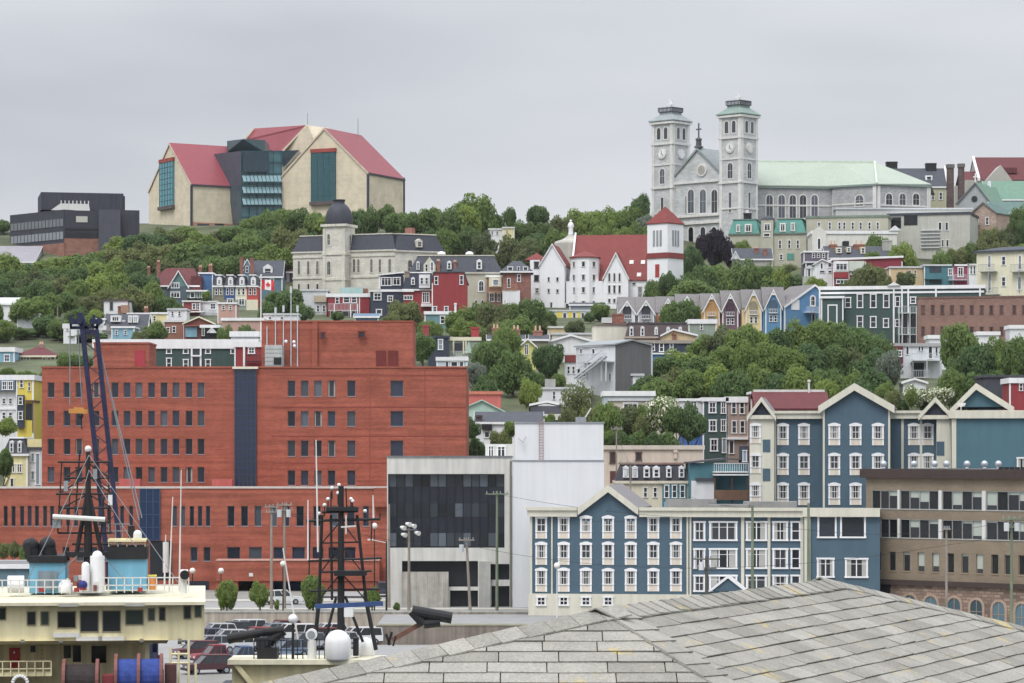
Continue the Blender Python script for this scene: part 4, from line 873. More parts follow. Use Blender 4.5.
    c = Bld('x', 'x', 'x', 877, 930, 768.2, 774, depth=18, gl=glt, trim=sl); c.body(H, st2, name='transept_wall')
    for px in (889, 902.5, 916): c.win(px-4, 192.5, px+4, 206, 'arch')
    m = MB(); m.box(0, -.5, H-.4, c.W+.4, -.004, H+.1); c.mesh('cornice', m, cop); m = MB(); m.box(c.W-1.0, -.25, -3, c.W+.1, -.006, H-.4); m.box(0, -.25, -3, .9, -.006, H-.4); c.mesh('pilaster', m, sl); m = MB(); z = c.H(205); m.box(1, -.15, z-.2, c.W-1.01, -.005, z+.2); c.mesh('string_course', m, sl); adopt(c)
    def wl(p): return R0 @ p
    m = MB(); zr = Z(162, 786); k0, k1 = Vector((X(748, 783), 785, zr)), Vector((X(874.5, 786), 786, zr))
    e = [P(748, 184.8, 772.4), P(832, 186, 775.4), P(876.8, 183.6, 767.4), P(931, 184, 773.6)]
    bk = [Vector((X(935, 800), 800, e[0].z)), Vector((X(740, 800), 800, e[0].z))]
    jr = k0.lerp(k1, .72)
    for pts in ((e[0], e[1], jr, k0), (e[1], e[2], k1, jr), (e[2], e[3], k1), (e[3], bk[0], k1), (bk[0], bk[1], k0, k1)): m.slab([wl(p) for p in pts], .25)
    b.mesh('nave_roof', m, grn)
    m = MB(); m.bar(wl(k0+Vector((0, 0, .1))), wl(k1+Vector((0, 0, .1))), .35); m.bar(wl(e[2]+Vector((0, 0, .15))), wl(k1+Vector((0, 0, .15))), .4); b.mesh('roof_ridge', m, paint(204, 222, 198))
basilica()

def white_church():
    wh = paint(238, 239, 242, var=.035, streak=.05, k=.92, board=1.2); red = paint(130, 46, 42, var=.1, sc=.6, rough=.65)
    b = Bld('white_church', 'white clapboard church with steep red roofs and square red-capped tower', 'church', 540, 656, 694, 690, depth=22, gl=G_DARK, trim=OFFW)
    ze = b.H(279, 597); zr = b.H(241, 620)
    ul = b.uz(572, 300, 3)[0]; ur = b.uz(657, 300, 3)[0]
    b.body(ze, wh, ul, ur, 3, 22); b.ridge(ze, zr+2.2, red, wh, ul, ur, 3, 22, ov=.3, yr=12.5, fascia=False)
    m = MB(); m.extr([(ul-.5, 2.4, ze-.3), (ul-.5, 12.5, zr+2.5), (ul-.5, 12.5, zr+3.1), (ul-.5, 2.4, ze+.4)], (.4, 0, 0)); b.mesh('bargeboard', m, wh)
    for r in ((629.5, 260, 633.5, 265), (641, 260, 645, 265), (637, 272.5, 641, 277.5), (648.5, 272.5, 652.5, 277.5)):     # roof lights lie in the slope
        px, py = (r[0]+r[2])/2, (r[1]+r[3])/2
        for yy in [3+.1*i for i in range(90)]:
            u, z = b.uz(px, py, yy); zs = ze+(zr+2.2-ze)*(yy-3)/9.5
            if z < zs+.25: break
        k = (zr+2.2-ze)/9.5; a = math.atan(k); m = MB(); dy, dz = math.cos(a)*.6, math.sin(a)*.6
        m.extr([(u-.5, yy-dy, z-dz), (u+.5, yy-dy, z-dz), (u+.5, yy+dy, z+dz), (u-.5, yy+dy, z+dz)], (0, -.12*math.sin(a), .12)); b.mesh('roof_light', m, OFFW)
    # left gabled wing with lean-to tower
    u0, u1 = 0, b.uz(564.5, 280)[0]; zg = b.H(264.5); za = b.uz(551, 244.5)[1]; b.body(zg, wh, u0, u1, 0, 14); b.gable(zg, za, red, wh, u0, u1, 0, 14, ov=.3, trim=wh, bw=.35)
    b.wins([(547.5, 277, 550, 281.5), (556, 277, 559, 281.5), (547.5, 288.5, 550, 293), (556, 289, 559, 293), (550, 302, 552.5, 308), (565, 303, 570, 309)], 'plain')
    m = MB(); l0, z1 = b.uz(530, 260, 2); l1, _ = b.uz(540, 260, 2); m.box(l0, 2, -3, l1-.01, 9, z1); b.mesh('side_tower', m, wh); m = MB(); m.lathe(((l0+l1)/2, 5.5, z1+.01), [(3.6, 0), (3.6, .15), (.1, 1.9)], 4, a0=math.pi/4); b.mesh('roof', m, red)
    b.wins([(534, 261.5, 539, 268.5), (534, 275, 539, 281.5)], 'plain', y=2, trim=paint(90, 90, 96)); b.wins([(535, 287.5, 539, 293.5), (535, 300.5, 539, 306.5)], 'quad', y=2)
    # octagonal bay
    yc = 3.2; uc, zt = b.uz(583.5, 257.5, 0); R = 3.6; m = MB(); m.lathe((uc, yc, 0), [(R, -3), (R, zt)], 8, a0=math.pi/8); o = b.mesh('octagonal_bay', m, wh)
    m = MB(); m.lathe((uc, yc, zt+.01), [(R+.35, 0), (R+.35, .2), (.1, 1.7)], 8, a0=math.pi/8); b.mesh('roof', m, red)
    ap = R*math.cos(math.pi/8)
    for (y0, y1) in ((261, 267), (274, 280.5), (286.5, 293), (300.5, 306)):
        z1 = b.uz(583, y0, yc-ap)[1]; z0 = b.uz(583, y1, yc-ap)[1]
        for a in (-math.pi/2, -math.pi/4, -3*math.pi/4):
            place_window(b.root, (uc+math.cos(a)*(ap+.01), yc+math.sin(a)*(ap+.01), (z0+z1)/2), a+math.pi/2, 'plain', .9, z1-z0, G_DARK, OFFW, False)
    m = MB(); q0, _ = b.uz(566, 290, 1); q1, zz = b.uz(604, 281, 1); m.box(q0, 1, -3, q1, 2.99, zz); b.mesh('link_wall', m, wh)
    # middle gable with tall lancets
    g0, _ = b.uz(603.5, 290, 0); g1, _ = b.uz(628, 290, 0); zg = b.H(278); za = b.uz(615, 253, 0)[1]
    b.body(zg, wh, g0, g1, .3, 9); b.gable(zg, za, red, wh, g0, g1, .3, 12, ov=.3, trim=wh, bw=.4)
    for px in (609.3, 614.4, 619.6):
        b.win(px-1.6, 272.5, px+1.6, 282, 'archd', y=.3); b.win(px-1.4, 285, px+1.4, 293.5, 'plain', y=.3); b.win(px-1.4, 298.5, px+1.4, 303, 'plain', y=.3)
    b.win(627, 289, 629.2, 298, 'plain', y=3); b.wins([(632, 282, 636, 285.5), (646, 282, 650, 285.5)], 'plain', y=3); b.win(637.5, 286, 642.5, 300, 'quad', y=3, gl=G_GREY)
    # square tower turned to the corner
    cx, cy = X(666.3, 684), 692; s = 5.05; a = math.radians(45)
    t = Bld('x', 'x', 'x', 648.3, 666.3, 688, 683.6, depth=4); rot = math.radians(-41)
    ctr = Vector((cx, 688.5)); R0 = (Matrix.Translation(b.root.location) @ Matrix.Rotation(b.ang, 4, 'Z')).inverted(); bpy.data.objects.remove(t.root)
    h = 3.05; zt = Z(223.5, 685); z2 = Z(252.5, 685); z3 = Z(258, 685); zb0 = b.zb-3
    def tb(name, mb, mat): o = mb.build(name, mat); o.parent = b.root; o.matrix_basis = R0 @ Matrix.Translation((cx, 688.3, 0)) @ Matrix.Rotation(rot, 4, 'Z'); return o
    m = MB(); m.box(-h, -h, zb0, h, h, zt); o = tb('tower', m, wh)
    m = MB(); m.lathe((0, 0, zt+.01), [(h*1.414+.3, 0), (h*1.414+.3, .2), (.05, 4.3)], 4, a0=math.pi/4); tb('tower_roof', m, red)
    m = MB(); m.lathe((0, 0, z3), [(h*1.414+.3, 0), (h*1.414+.3, .15), (h*1.414+.02, z2-z3)], 4, a0=math.pi/4); tb('tower_skirt_roof', m, red)
    for fa in range(2):
        for k in (-1, 0, 1):
            m = MB(); z0, z1 = Z(246, 685), Z(230, 685); x = k*1.0
            if fa == 0: m.box(x-.3, -h-.08, z0, x+.3, -h-.004, z1)
            else: m.box(h+.004, x-.3, z0, h+.08, x+.3, z1)
            tb('louvre', m, paint(150, 156, 164))
    m = MB(); m.box(-.6, -h-.1, Z(277, 685), .6, -h-.004, Z(264, 685)); tb('door', m, paint(176, 54, 50))
white_church()
def statue_dome():
    r = thing('domed_stone_block', 'low grey stone dome base with a tall white statue behind the white church', 'monument', (X(571, 720), 722, tz(0, 722)))
    z = lambda py: Z(py, 720)-r.location.z
    m = MB(); m.lathe((0, 0, 0), [(4.2, -2), (4.2, z(243)), (3.9, z(241)), (2.2, z(239)), (1.2, z(236.5)), (.9, z(235))], 16); m.build('base', paint(186, 182, 172), r)
    m = MB(); zt = z(235); m.lathe((0, 0, zt), [(.7, 0), (.65, .4), (.55, 1.2), (.6, 2.0), (.75, 2.8), (.35, 3.3), (.2, 3.4)], 12); m.ball((0, 0, zt+3.65), .33, 10); m.bar((.3, -.1, zt+2.8), (.75, -.4, zt+2.1), .25); m.bar((-.3, -.1, zt+2.8), (-.75, -.4, zt+2.1), .25); m.build('statue', WHITE, r, smooth=True)
statue_dome()

def courthouse():
    st = brick(216, 212, 200, 204, 200, 186, bw=1.2, bh=.5, var=.08, mortar=.04); tr = paint(214, 210, 196, var=.08, streak=.2); dk = paint(58, 62, 74, var=.1, sc=1, rough=.6)
    b = Bld('stone_courthouse', 'weathered pale stone courthouse with black mansard roof and bulbous black domed tower', 'courthouse', 293, 395, 722, 712, depth=16, gl=G_DARK, trim=tr)
    H = b.H(253.5); 
    b.body(H, st); b.mansard(H+.35, b.H(236.5), dk, ins=1.4, y1=15, trim=tr)
    c = Bld('x', 'x', 'x', 395, 444, 712, 718, depth=20, gl=G_DARK, trim=tr)
    Hc = c.H(251.5); c.body(Hc, st); c.mansard(Hc+.35, c.H(233.5), dk, ins=1.6, trim=tr); c.dormer(416.5, 238.5, 422.5, 247.5, y=.3, style='sash'); c.win(407, 259, 413, 276, 'arch', trim=tr)
    R0 = (Matrix.Translation(b.root.location) @ Matrix.Rotation(b.ang, 4, 'Z')).inverted()
    for ch in list(c.root.children):
        mw = Matrix.Translation(c.root.location) @ Matrix.Rotation(c.ang, 4, 'Z') @ Matrix.LocRotScale(ch.location, ch.rotation_euler, None); ch.parent = b.root; ch.matrix_basis = R0 @ mw
    bpy.data.objects.remove(c.root)
    for px in (299, 308.5, 317.5): b.win(px-2, 260, px+2, 275.5, 'arch')
    for px in (299, 308.5, 317.5): b.win(px-1.6, 283, px+1.6, 290, 'archd')
    for px in (354.3, 358.6, 371.6, 380, 389.8): b.win(px-2, 258, px+2, 273.5, 'arch')
    for py in (257, 278): _, z = b.uz(320, py); m = MB(); m.box(-.1, -.2, z-.2, b.W+.1, -.004, z+.2); b.mesh('string_course', m, tr)
    # tower
    y = -3; u0 = b.uz(323, 240, y)[0]; u1 = b.uz(345, 240, y)[0]; T = u1-u0; zt = b.uz(335, 225.5, y)[1]
    m = MB(); m.box(u0, y, -3, u1, y+T, zt); o = b.mesh('tower', m, st)
    m = MB()
    for py, e in ((224, .5), (252.5, .25), (278, .2)): z = b.uz(335, py, y)[1]; m.box(u0-e, y-e, z-.6, u1+e, y-.004, z); m.box(u1+.004, y-.003, z-.6, u1+e, y+T+e, z); m.box(u0-e, y-.003, z-.6, u0-.004, y+T+e, z)
    for q in (u0, u1-.8): m.box(q, y-.15, -3, q+.8, y-.006, zt-.8)
    [q.build('string_course', tr, o) for q in m.pieces()]
    m = MB(); R = T/2*1.414; m.lathe(((u0+u1)/2, y+T/2, zt), [(R+.5, 0), (R+.45, .6), (R+.3, 2.0), (R-.1, 3.4), (R-.9, 4.5), (R-2.0, 5.2), (R-2.3, 5.3), (R-2.3, 5.9)], 4, a0=math.pi/4)
    m2 = MB(); m2.lathe(((u0+u1)/2, y+T/2, zt), [(T*.56, .02), (T*.58, .8), (T*.57, 2.2), (T*.52, 3.5), (T*.42, 4.6), (T*.30, 5.4), (T*.24, 5.5), (T*.24, 6.3), (T*.27, 6.35), (T*.27, 6.6)], 20); b.mesh('tower_dome', m2, dk, smooth=True)
    b.wins([(326.5, 233, 331, 246), (326.3, 260, 331.5, 276)], 'arch', y=y)
    for py0, py1 in ((233, 246), (260, 276)):
        z1 = b.uz(345, py0, y)[1]; z0 = b.uz(345, py1, y)[1]; place_window(b.root, (u1, y+T/2, (z0+z1)/2), math.pi/2, 'arch', 1.4, z1-z0, G_DARK, tr, True)
    m = MB(); m.box(b.uz(405, 230, 8)[0], 8, H+4, b.uz(412, 230, 8)[0], 10, H+6.2); b.mesh('chimney', m, BRICKRED)
courthouse()
# ================================================================ houses on the hillside
BD = 2.6                                            # clapboard line density
def pt(r, g, b, **k): return paint(r, g, b, var=.07, streak=.08, board=BD, **k)
RED = pt(160, 52, 58); NAVY = pt(58, 66, 84); DKGREEN = pt(62, 88, 84); YEL = pt(238, 214, 60); PALEY = pt(236, 224, 160); LBLUE = pt(130, 180, 204); BLUE = pt(72, 118, 170); TEAL = pt(70, 128, 140)
TAUPE = pt(168, 146, 132); PEACH = pt(220, 192, 146); CRM = pt(232, 226, 196); WHT = pt(234, 235, 238); OLIVE = pt(136, 134, 112); GREYW = pt(206, 210, 214); SAGE = pt(150, 164, 150); LILAC = pt(176, 160, 178)
DARKROOF = paint(72, 76, 86, var=.15, sc=1.5); REDROOF = paint(104, 46, 50, var=.12, sc=1.2); BROWNROOF = paint(122, 96, 92, var=.15, sc=1.2); WHROOF = paint(206, 208, 206, var=.12, sc=.5); TEALROOF = paint(82, 150, 140, var=.12, sc=.8)
def simple(name, label, cat, px0, px1, Y, top, mat, depth=9, Y1=None, wins=(), style='sash', roof='flat', roofm=None, trim=None, group=None, fh=.38, corners=True, gl=None, ridge_y=None, apex=None, **k):
    b = Bld(name, label, cat, px0, px1, Y, Y1, depth=depth, group=group, trim=trim, gl=gl)
    H = b.H(top); b.body(H, mat)
    if roof == 'flat': b.flat(H, roofm if roofm not in (None, WHROOF) else RND.choice((WHROOF, TARGREY, TARGREY, DARKROOF, BROWNROOF)), trim or (RND.choice((WHITE, OFFW, GREYW)) if fh < .6 else WHITE), fh=fh)
    elif roof == 'ridge': b.ridge(H, b.H(ridge_y)+(b.D/2)*0, roofm or DARKROOF, mat, trim=trim, **k)
    elif roof == 'gable': b.gable(H, b.H(ridge_y), roofm or DARKROOF, mat, trim=trim, ua=b.uz(apex, top)[0] if apex else None, **k)
    elif roof == 'hip': h = b.D*.5; b.ridge(H, b.H(ridge_y), roofm or DARKROOF, None, hipl=min(h, b.W*.45), hipr=min(h, b.W*.45), trim=trim, **k)
    if corners: b.corner(H-.25)
    for w in wins: b.win(*w[:4], style=w[4] if len(w) > 4 else style)
    return b
# ---- far left
simple('blue_house', 'pale blue flat-roofed house at the left edge above the yellow house', 'house', -14, 14, 560, 349, LBLUE, 9, wins=[(4, 354, 10, 362), (-8, 354, -2, 362)], style='quad', roofm=DARKROOF, fh=.9)
b = simple('red_roofed_house', 'brown house with red hipped roof beside the pale blue house', 'house', 17, 55, 566, 356, pt(140, 106, 84), 9, wins=[(42, 357.5, 46.3, 364.5), (47, 357.5, 51, 364.5), (20, 357, 24, 364.5), (26, 357, 30, 364.5)], roof='hip', roofm=REDROOF, ridge_y=347, trim=CRM)
b.chimney(39, 43.5, 341.5, 4, paint(170, 130, 124)); b.fblock(17, 364, 31, 371, -1.2, -.01, REDROOF, 'porch_roof')
b = Bld('grey_bay_house', 'white row house with grey blue upper bay windows beside the yellow house', 'house', -12, 16.5, 455, depth=9); H = b.H(377); b.body(H, WHT); b.flat(H, BROWNROOF, fh=.8); b.fblock(-10, 380, 15, 391, -.7, -.01, pt(110, 130, 150), 'bay'); b.wins([(2, 381, 7, 390), (8, 381, 13, 390)], 'quad', y=-.7)
b.wins([(2, 398, 6, 404), (8.5, 398, 12.5, 404), (2, 412, 6, 419), (8.5, 412, 12.5, 419)]); b.corner(H-.4); m = MB(); u, z = b.uz(15, 409); m.box(0, -.2, z-.1, b.W, -.01, z+.1); b.mesh('string_course', m, WHITE)
b = Bld('yellow_house', 'bright yellow row house with navy lower bay, left of the red brick office', 'house', 16.8, 33, 454.5, depth=11); H = b.H(377); b.body(H, YEL); b.flat(H, BROWNROOF, fh=.8); b.wins([(19.5, 379, 23.5, 388), (28, 382, 30.5, 391)]); b.fblock(17.2, 395, 24, 428, -.6, -.01, NAVY, 'bay'); b.wins([(18.3, 396.5, 22.8, 405), (18.3, 411, 22.8, 420)], y=-.6); b.corner(H-.4)
b.fblock(25, 400, 33, 402, -.9, 6, WOOD, 'deck'); b.fblock(32.2, 402, 33, 433, -.8, -.3, WOOD, 'deck_post'); b.fblock(25.5, 404, 32, 420, -.05, -.004, G_DARK, 'doorway_or_shade')  # last block: flat dark panel that paints in the shade under the deck
r = tag(obj('skip', None, None, (X(25.5, 447), 447, tz(0, 447)+.2)), 'low red skip below the yellow house', 'skip'); m = MB(); m.prism([(-.9, 0), (.9, 0), (1.1, 1.1), (-1.1, 1.1)], -.8, .8); m.build('container', paint(150, 46, 52), r); m = MB(); m.box(-1.2, -.9, 1.102, 1.2, -.8, 1.2); m.box(-1.2, .8, 1.102, 1.2, .9, 1.2); m.build('rim', paint(110, 40, 46), r)
b = Bld('mansard_house', 'pale yellow house with black mansard roof and white dormers below the bright yellow house', 'house', 4, 27, 438, depth=10); H = b.H(455); b.body(H, PALEY); b.mansard(H+.2, b.H(438.5), DARKROOF, ins=.7); b.dormer(9.5, 440.5, 13.5, 453, y=.25); b.dormer(17.5, 440.5, 21.5, 453, y=.25); b.wins([(10, 463.5, 15, 473), (17, 463.5, 22, 473)], 'pair'); b.win(10, 478, 14, 488, 'plain', name='door'); b.corner(H-.3)
b = Bld('parapet_house', 'narrow white house with pale yellow parapet against the red brick office', 'house', 27.3, 41.5, 439, depth=10); H = b.H(448); b.body(H, WHT); b.fblock(27.3, 439, 41.5, 447, -.2, 3, PALEY, 'parapet'); b.fblock(27.3, 447.2, 41.5, 449.8, -.3, .3, DARKROOF, 'cornice'); b.wins([(31, 453, 34.5, 462), (35.5, 453, 40, 485), (31, 471, 34.5, 480)], 'plain', gl=G_GREY)
simple('low_grey_building', 'low grey-blue quay shed with white roof behind the cream ship', 'shed', -30, 36, 250, 566, paint(100, 132, 146, board=-1), 10, roofm=WHROOF, corners=False)
b = Bld('white_cottage', 'small white cottage with pale grey gabled roof among the trees at the left edge', 'house', -6, 16, 648, depth=8); H = b.H(304); b.body(H, WHT); b.ridge(H, b.H(297.5), WHROOF, WHT); b.win(-1, 306, 3, 310, 'plain'); b.fblock(13.8, 306, 18, 312, -2.0, -.01, WHT, 'porch')
simple('white_bungalow', 'small pale flat-roofed house peeking over dark trees near the left edge', 'house', 17.5, 39.5, 630, 314, GREYW, 7, wins=[(27, 317, 30.5, 321)], roofm=WHROOF)
simple('white_shed', 'low white roofed shed left of the blue crane head', 'shed', 40, 56, 612, 327.5, WHT, 6, corners=False)
simple('white_house', 'small white house half hidden behind the blue crane head', 'house', 64, 76, 600, 325, WHT, 6, wins=[(66, 327, 69, 331)])
simple('pale_green_house', 'pale green box house just right of the blue crane head', 'house', 95, 104.5, 606, 319, pt(200, 216, 206), 7, roofm=WHROOF)
b = simple('tall_white_house', 'tall narrow white house with dark flat roof at the edge of the wood', 'house', 103.3, 128.5, 640, 300, WHT, 8, wins=[(109.8, 302, 113, 310, 'sash')], trim=paint(90, 80, 80)); b.fblock(121, 305, 128.5, 313, -2, -.01, pt(176, 134, 110), 'porch'); b.chimney(118, 120.5, 306, -1, BRICKRED, False, 3)
b = Bld('grey_roof_house', 'white house with broad dark slate roof and white dormers above the green building', 'house', 104, 146, 604, depth=9); H = b.H(331.5); b.body(H, WHT); b.ridge(H, b.H(314), DARKROOF, WHT, ov=.3)
for q in ((110.5, 315.5, 120.5, 322), (128, 315.5, 132, 323), (133, 315.5, 138, 323)): b.dormer(*q, y=1.6, style='tri', gab=False, depth=3)
b.wins([(105.5, 333, 108.5, 339), (114.5, 333, 123.5, 339), (130, 333, 136, 339)], 'tri'); u, z = b.uz(107, 324); m = MB(); m.prism([(b.uz(102.3, 331)[0], H), (b.uz(112, 331)[0], H), (u, z)], -.8, 3); b.mesh('front_gable', m, pt(150, 140, 130)); b.chimney(121.5, 125, 320, 2.2, GREYW, False, 2)
b = simple('grey_terrace', 'pale grey flat-roofed terrace with small white windows behind the dark slate roof', 'house', 128, 151, 616, 313.5, GREYW, 8, wins=[(130.5, 315.5, 133.5, 322), (139, 315.5, 142, 322), (144, 315.5, 148, 322)], roofm=WHROOF); b.chimney(144, 148, 306, 3, BRICKRED)
simple('primrose_house', 'small primrose yellow flat-roofed house among pale roofs below the wood', 'house', 151.3, 167, 612, 313, PALEY, 8, wins=[(153, 316, 156, 321)], roofm=WHROOF)
for a in (('white_flat_house', 'small white flat-roofed house between the tan parapet roofs and the red-brown garage', 168, 186, 612, 309, WHT, ((171, 311, 174, 316), (178, 311, 181, 316))), ('pink_flat_house', 'low salmon pink house beneath the mansard row', 218, 236, 640, 303, pt(206, 160, 146), ((222, 305, 225, 310), (229, 305, 232, 310))),
          ('long_white_house', 'low white building behind the brick penthouse antennas', 264, 298, 610, 314, WHT, ((268, 316, 272, 320), (280, 316, 284, 320))), ('grey_blue_house', 'small grey-blue house just below the dark slate-roofed white house', 112, 134, 590, 327, LBLUE, ((115, 330, 118, 335), (124, 330, 127, 335))),
          ('tiny_white_house', 'tiny white house among the hilltop trees left of the white church', 489, 502, 752, 229, WHT, ((491, 231, 493.5, 235), (496, 231, 498.5, 235))), ('tiny_yellow_house', 'tiny pale yellow house beside the tiny white one on the hilltop', 503, 514, 750, 227.5, PALEY, ((506, 230, 508, 234),)), ('white_roof_house', 'little white house above the beige mansard block among hilltop shrubs', 478, 496, 736, 243, WHT, ((482, 245, 484.5, 249),))):
    simple(a[0], a[1], 'house', *a[2:7], 7, wins=a[7], roofm=WHROOF)
# ---- big red-roofed villa and its neighbours
b = Bld('red_roofed_villa', 'large teal villa with wide dark red roof and white-edged gable under the wood', 'villa', 150, 198, 690, depth=12); H = b.H(285); b.body(H, pt(88, 106, 116)); b.ridge(H, b.H(267.5), REDROOF, None, hipl=3.5, hipr=2.0, ov=.5)
g0 = b.uz(169.5, 285, -1)[0]; g1 = b.uz(187.5, 285, -1)[0]; m = MB(); m.box(g0, -1, -3, g1, -.005, H-.3); b.mesh('bay', m, pt(88, 106, 116)); b.gable(H-.3, b.H(271.5), REDROOF, pt(100, 140, 140), g0, g1, -1, 5, ov=.4, bw=.35); u = b.uz(157, 280)[0]; m = MB(); m.prism([(u-.7, b.H(283)), (u+.7, b.H(283)), (u, b.H(276))], 0.2, 3); b.mesh('dormer', m, pt(170, 160, 165))
b.wins([(171, 282.5, 179.5, 288.3), (170.5, 291.5, 180, 298)], 'tri', y=-1); b.fblock(186, 290, 208, 291.6, -2.6, 3, WHITE, 'porch_roof'); b.fblock(187, 291.8, 206, 298, -2, -.01, pt(120, 150, 150), 'porch'); b.wins([(190, 292.3, 195, 298), (197, 292.3, 199.5, 298), (201, 292.3, 205, 298)], 'plain', y=-2); b.fblock(191, 276, 201, 290, -.5, 4, REDROOF, 'lean_to_roof'); b.chimney(156.8, 160, 260, 4); b.chimney(147.5, 150, 266, 5)
b = simple('blue_gable_end_house', 'bright blue end house with chimneys beside the dark red villa roof', 'house', 199, 212.5, 694, 273, BLUE, 9, roofm=DARKROOF); b.chimney(198.7, 202, 265, 2); b.chimney(208.5, 212.3, 263.5, 2)
cols = [(OLIVE, 'olive'), (pt(60, 92, 150), 'deep blue'), (CRM, 'cream'), (pt(190, 70, 66), 'red')]
for k, ((mt, cn), x) in enumerate(zip(cols, (212.8, 224, 235.4, 246.8))):
    b = Bld('mansard_row_house', '%s mansard row house with white dormer, right of the bright blue end house' % cn, 'row house', x, x+11.3, 690, depth=9, group='mansard row houses'); H = b.H(286.5); b.body(H, mt); b.mansard(H+.2, b.H(275.5), DARKROOF, ins=.35, u0=.35, u1=b.W-.35, ov=.3); b.dormer(x+4, 276.5, x+9, 285.3, y=.2, style='arch'); b.wins([(x+2, 288, x+5, 295), (x+6.5, 288, x+9.5, 295)])
    b.body(H-3.2, [OLIVE, OLIVE, SAGE, CRM][k], y0=-1.2, y1=-.01, name='lower_storey'); 
    if k == 1 or k == 2: b.win(x+3, 298.5, x+9.5, 305.5, 'pair', y=-1.2); 
b = Bld('dormered_slate_house', 'blue-grey house with steep dark slate roof, white dormer and two tall brick chimneys', 'house', 244, 282, 708, depth=10); H = b.H(276.5); b.body(H, pt(96, 128, 146)); b.ridge(H, b.H(260), DARKROOF, pt(96, 128, 146)); b.dormer(263, 264, 272.5, 275.5, y=1, mat=WHT, depth=4); g0 = b.uz(243.5, 270, -.8)[0]; g1 = b.uz(251, 270, -.8)[0]; m = MB(); m.box(g0, -.8, 0, g1, -.005, b.H(267)); b.mesh('bay', m, pt(110, 140, 160)); b.gable(b.H(267), b.H(260), DARKROOF, pt(110, 140, 160), g0, g1, -.8, 4, ov=.2)
b.wins([(245.5, 266, 248.5, 273)], y=-.8); b.wins([(258, 278.5, 262, 286), (270, 278.5, 274, 286)]); b.chimney(239.8, 243, 257, -1.5, BRICKRED, False, 5); b.chimney(250.2, 253.8, 258, -1.5, BRICKRED, False, 5); b.corner(H-.2)
b = Bld('mauve_house', 'lilac house with mauve-brown steep gabled roof beside the stone courthouse', 'house', 268.5, 294, 728, depth=10); H = b.H(271.5); b.body(H, LILAC); b.ridge(H, b.H(253.5), BROWNROOF, LILAC); b.dormer(281.5, 258.5, 289, 266, y=2, mat=DARKROOF, depth=4); b.wins([(281.5, 273.5, 286, 281), (289.5, 272, 293, 284)], 'plain', trim=paint(90, 70, 80))
b = simple('white_deck_house', 'small white house with open decks and steps below the mansard row', 'house', 201, 217, 668, 301.5, WHT, 7, wins=[(210, 303, 216, 309.5, 'quad')], roofm=WHROOF); b.rail(203, 222, 309.5, 312.5, -2); m = MB(); u, z = b.uz(217, 303); 
for k in range(7): m.box(u+.2+k*.33, -1.5, z-.3-k*.35, u+.6+k*.33, -.5, z-.2-k*.35)
b.mesh('stairs', m, GREYW)
b = simple('red_porch_house', 'small house with dark red wall and white porch left of the white deck house', 'house', 183, 200, 666, 301, pt(140, 60, 62), 7, wins=[(192, 303.5, 196, 309.5), (197, 303.5, 199.5, 309.5)], roofm=WHROOF); b.fblock(182, 311, 204, 312.3, -1.5, -.01, WHITE, 'balcony')
b = Bld('red_gabled_shed', 'low red-brown gabled garage with a pale blue door in front', 'garage', 184, 214, 596, depth=8); H = b.H(324); b.body(H, pt(134, 76, 66)); b.gable(H, b.H(317.5), BROWNROOF, pt(134, 76, 66), bw=.25, trim=CRM); b.fblock(185.5, 327, 197, 337, -.3, -.01, LBLUE, 'garage_door'); b.fblock(185, 325, 214, 326.4, -.8, -.01, pt(150, 90, 76), 'canopy')
b = Bld('dark_gabled_shed', 'little black shed with a white gable peak beside the red-brown garage', 'shed', 201, 219, 590, depth=6); H = b.H(326); b.body(H, BLACK); b.flat(H, GREYW, fh=.6); u0 = b.uz(208, 333)[0]; u1 = b.uz(216, 333)[0]; b.gable(b.H(333), b.H(328.5), WHITE, WHT, u0, u1, -.6, -.02, ov=.1, bw=0); b.wins([(201.8, 328, 204.5, 336)], 'plain')
simple('tan_roof_row', 'long low building with tan parapet roof left of the red-brown garage', 'house', 164, 184, 600, 321, pt(166, 110, 90), 8, wins=[(166, 327, 170, 333), (172, 326, 176, 333)], roofm=BROWNROOF)
simple('long_white_roof', 'long low building with pinkish flat roof and white parapet right of the black shed', 'house', 222, 263, 600, 319, pt(200, 160, 146), 12, roofm=paint(196, 150, 136), fh=.6, corners=False)
simple('white_parapet_shed', 'low white parapet building directly above the dark green building', 'house', 231, 258, 480, 333.5, WHT, 6, corners=False, fh=.9)
b = Bld('dark_green_building', 'dark green flat-roofed building with white parapet behind the red brick office', 'building', 94, 257, 462, depth=12); H = b.H(343); b.body(H, DKGREEN); b.flat(H, WHROOF, fh=1.5)
for r in ((166.3, 344.5, 171.7, 354), (166.3, 357.5, 171.7, 369), (183, 344.5, 188.7, 354), (183, 359, 188.7, 369), (205.3, 344.5, 210.8, 354), (205.3, 359, 210.8, 369), (230.5, 344.5, 235.5, 354)): b.win(*r)
b.fblock(192, 344, 200.5, 369, -.05, -.004, G_DARK, 'recess'); b.fblock(190.8, 344, 192.5, 369, -.3, -.06, WHITE, 'post'); b.fblock(199.8, 344, 201.5, 369, -.3, -.06, WHITE, 'post'); b.fblock(191, 355, 201, 356.5, -.5, -.31, WHITE, 'rail'); b.fblock(149.3, 343, 150.5, 369, -.2, -.004, GREYW, 'corner_board')
b = simple('red_clapboard_house', 'small red and white clapboard house between the dark green building and brick penthouse', 'house', 235, 263, 452, 344, RED, 8, wins=[(248, 347, 255, 354, 'quad')], roofm=WHROOF, fh=.8); b.rail(246, 261, 355, 361, -1.4, paint(60, 50, 56)); b.fblock(243, 345, 245, 369, -.3, -.01, WHITE, 'post')
b = Bld('lamp_flag', 'x', 'x', 0, 1, 460); bpy.data.objects.remove(b.root)
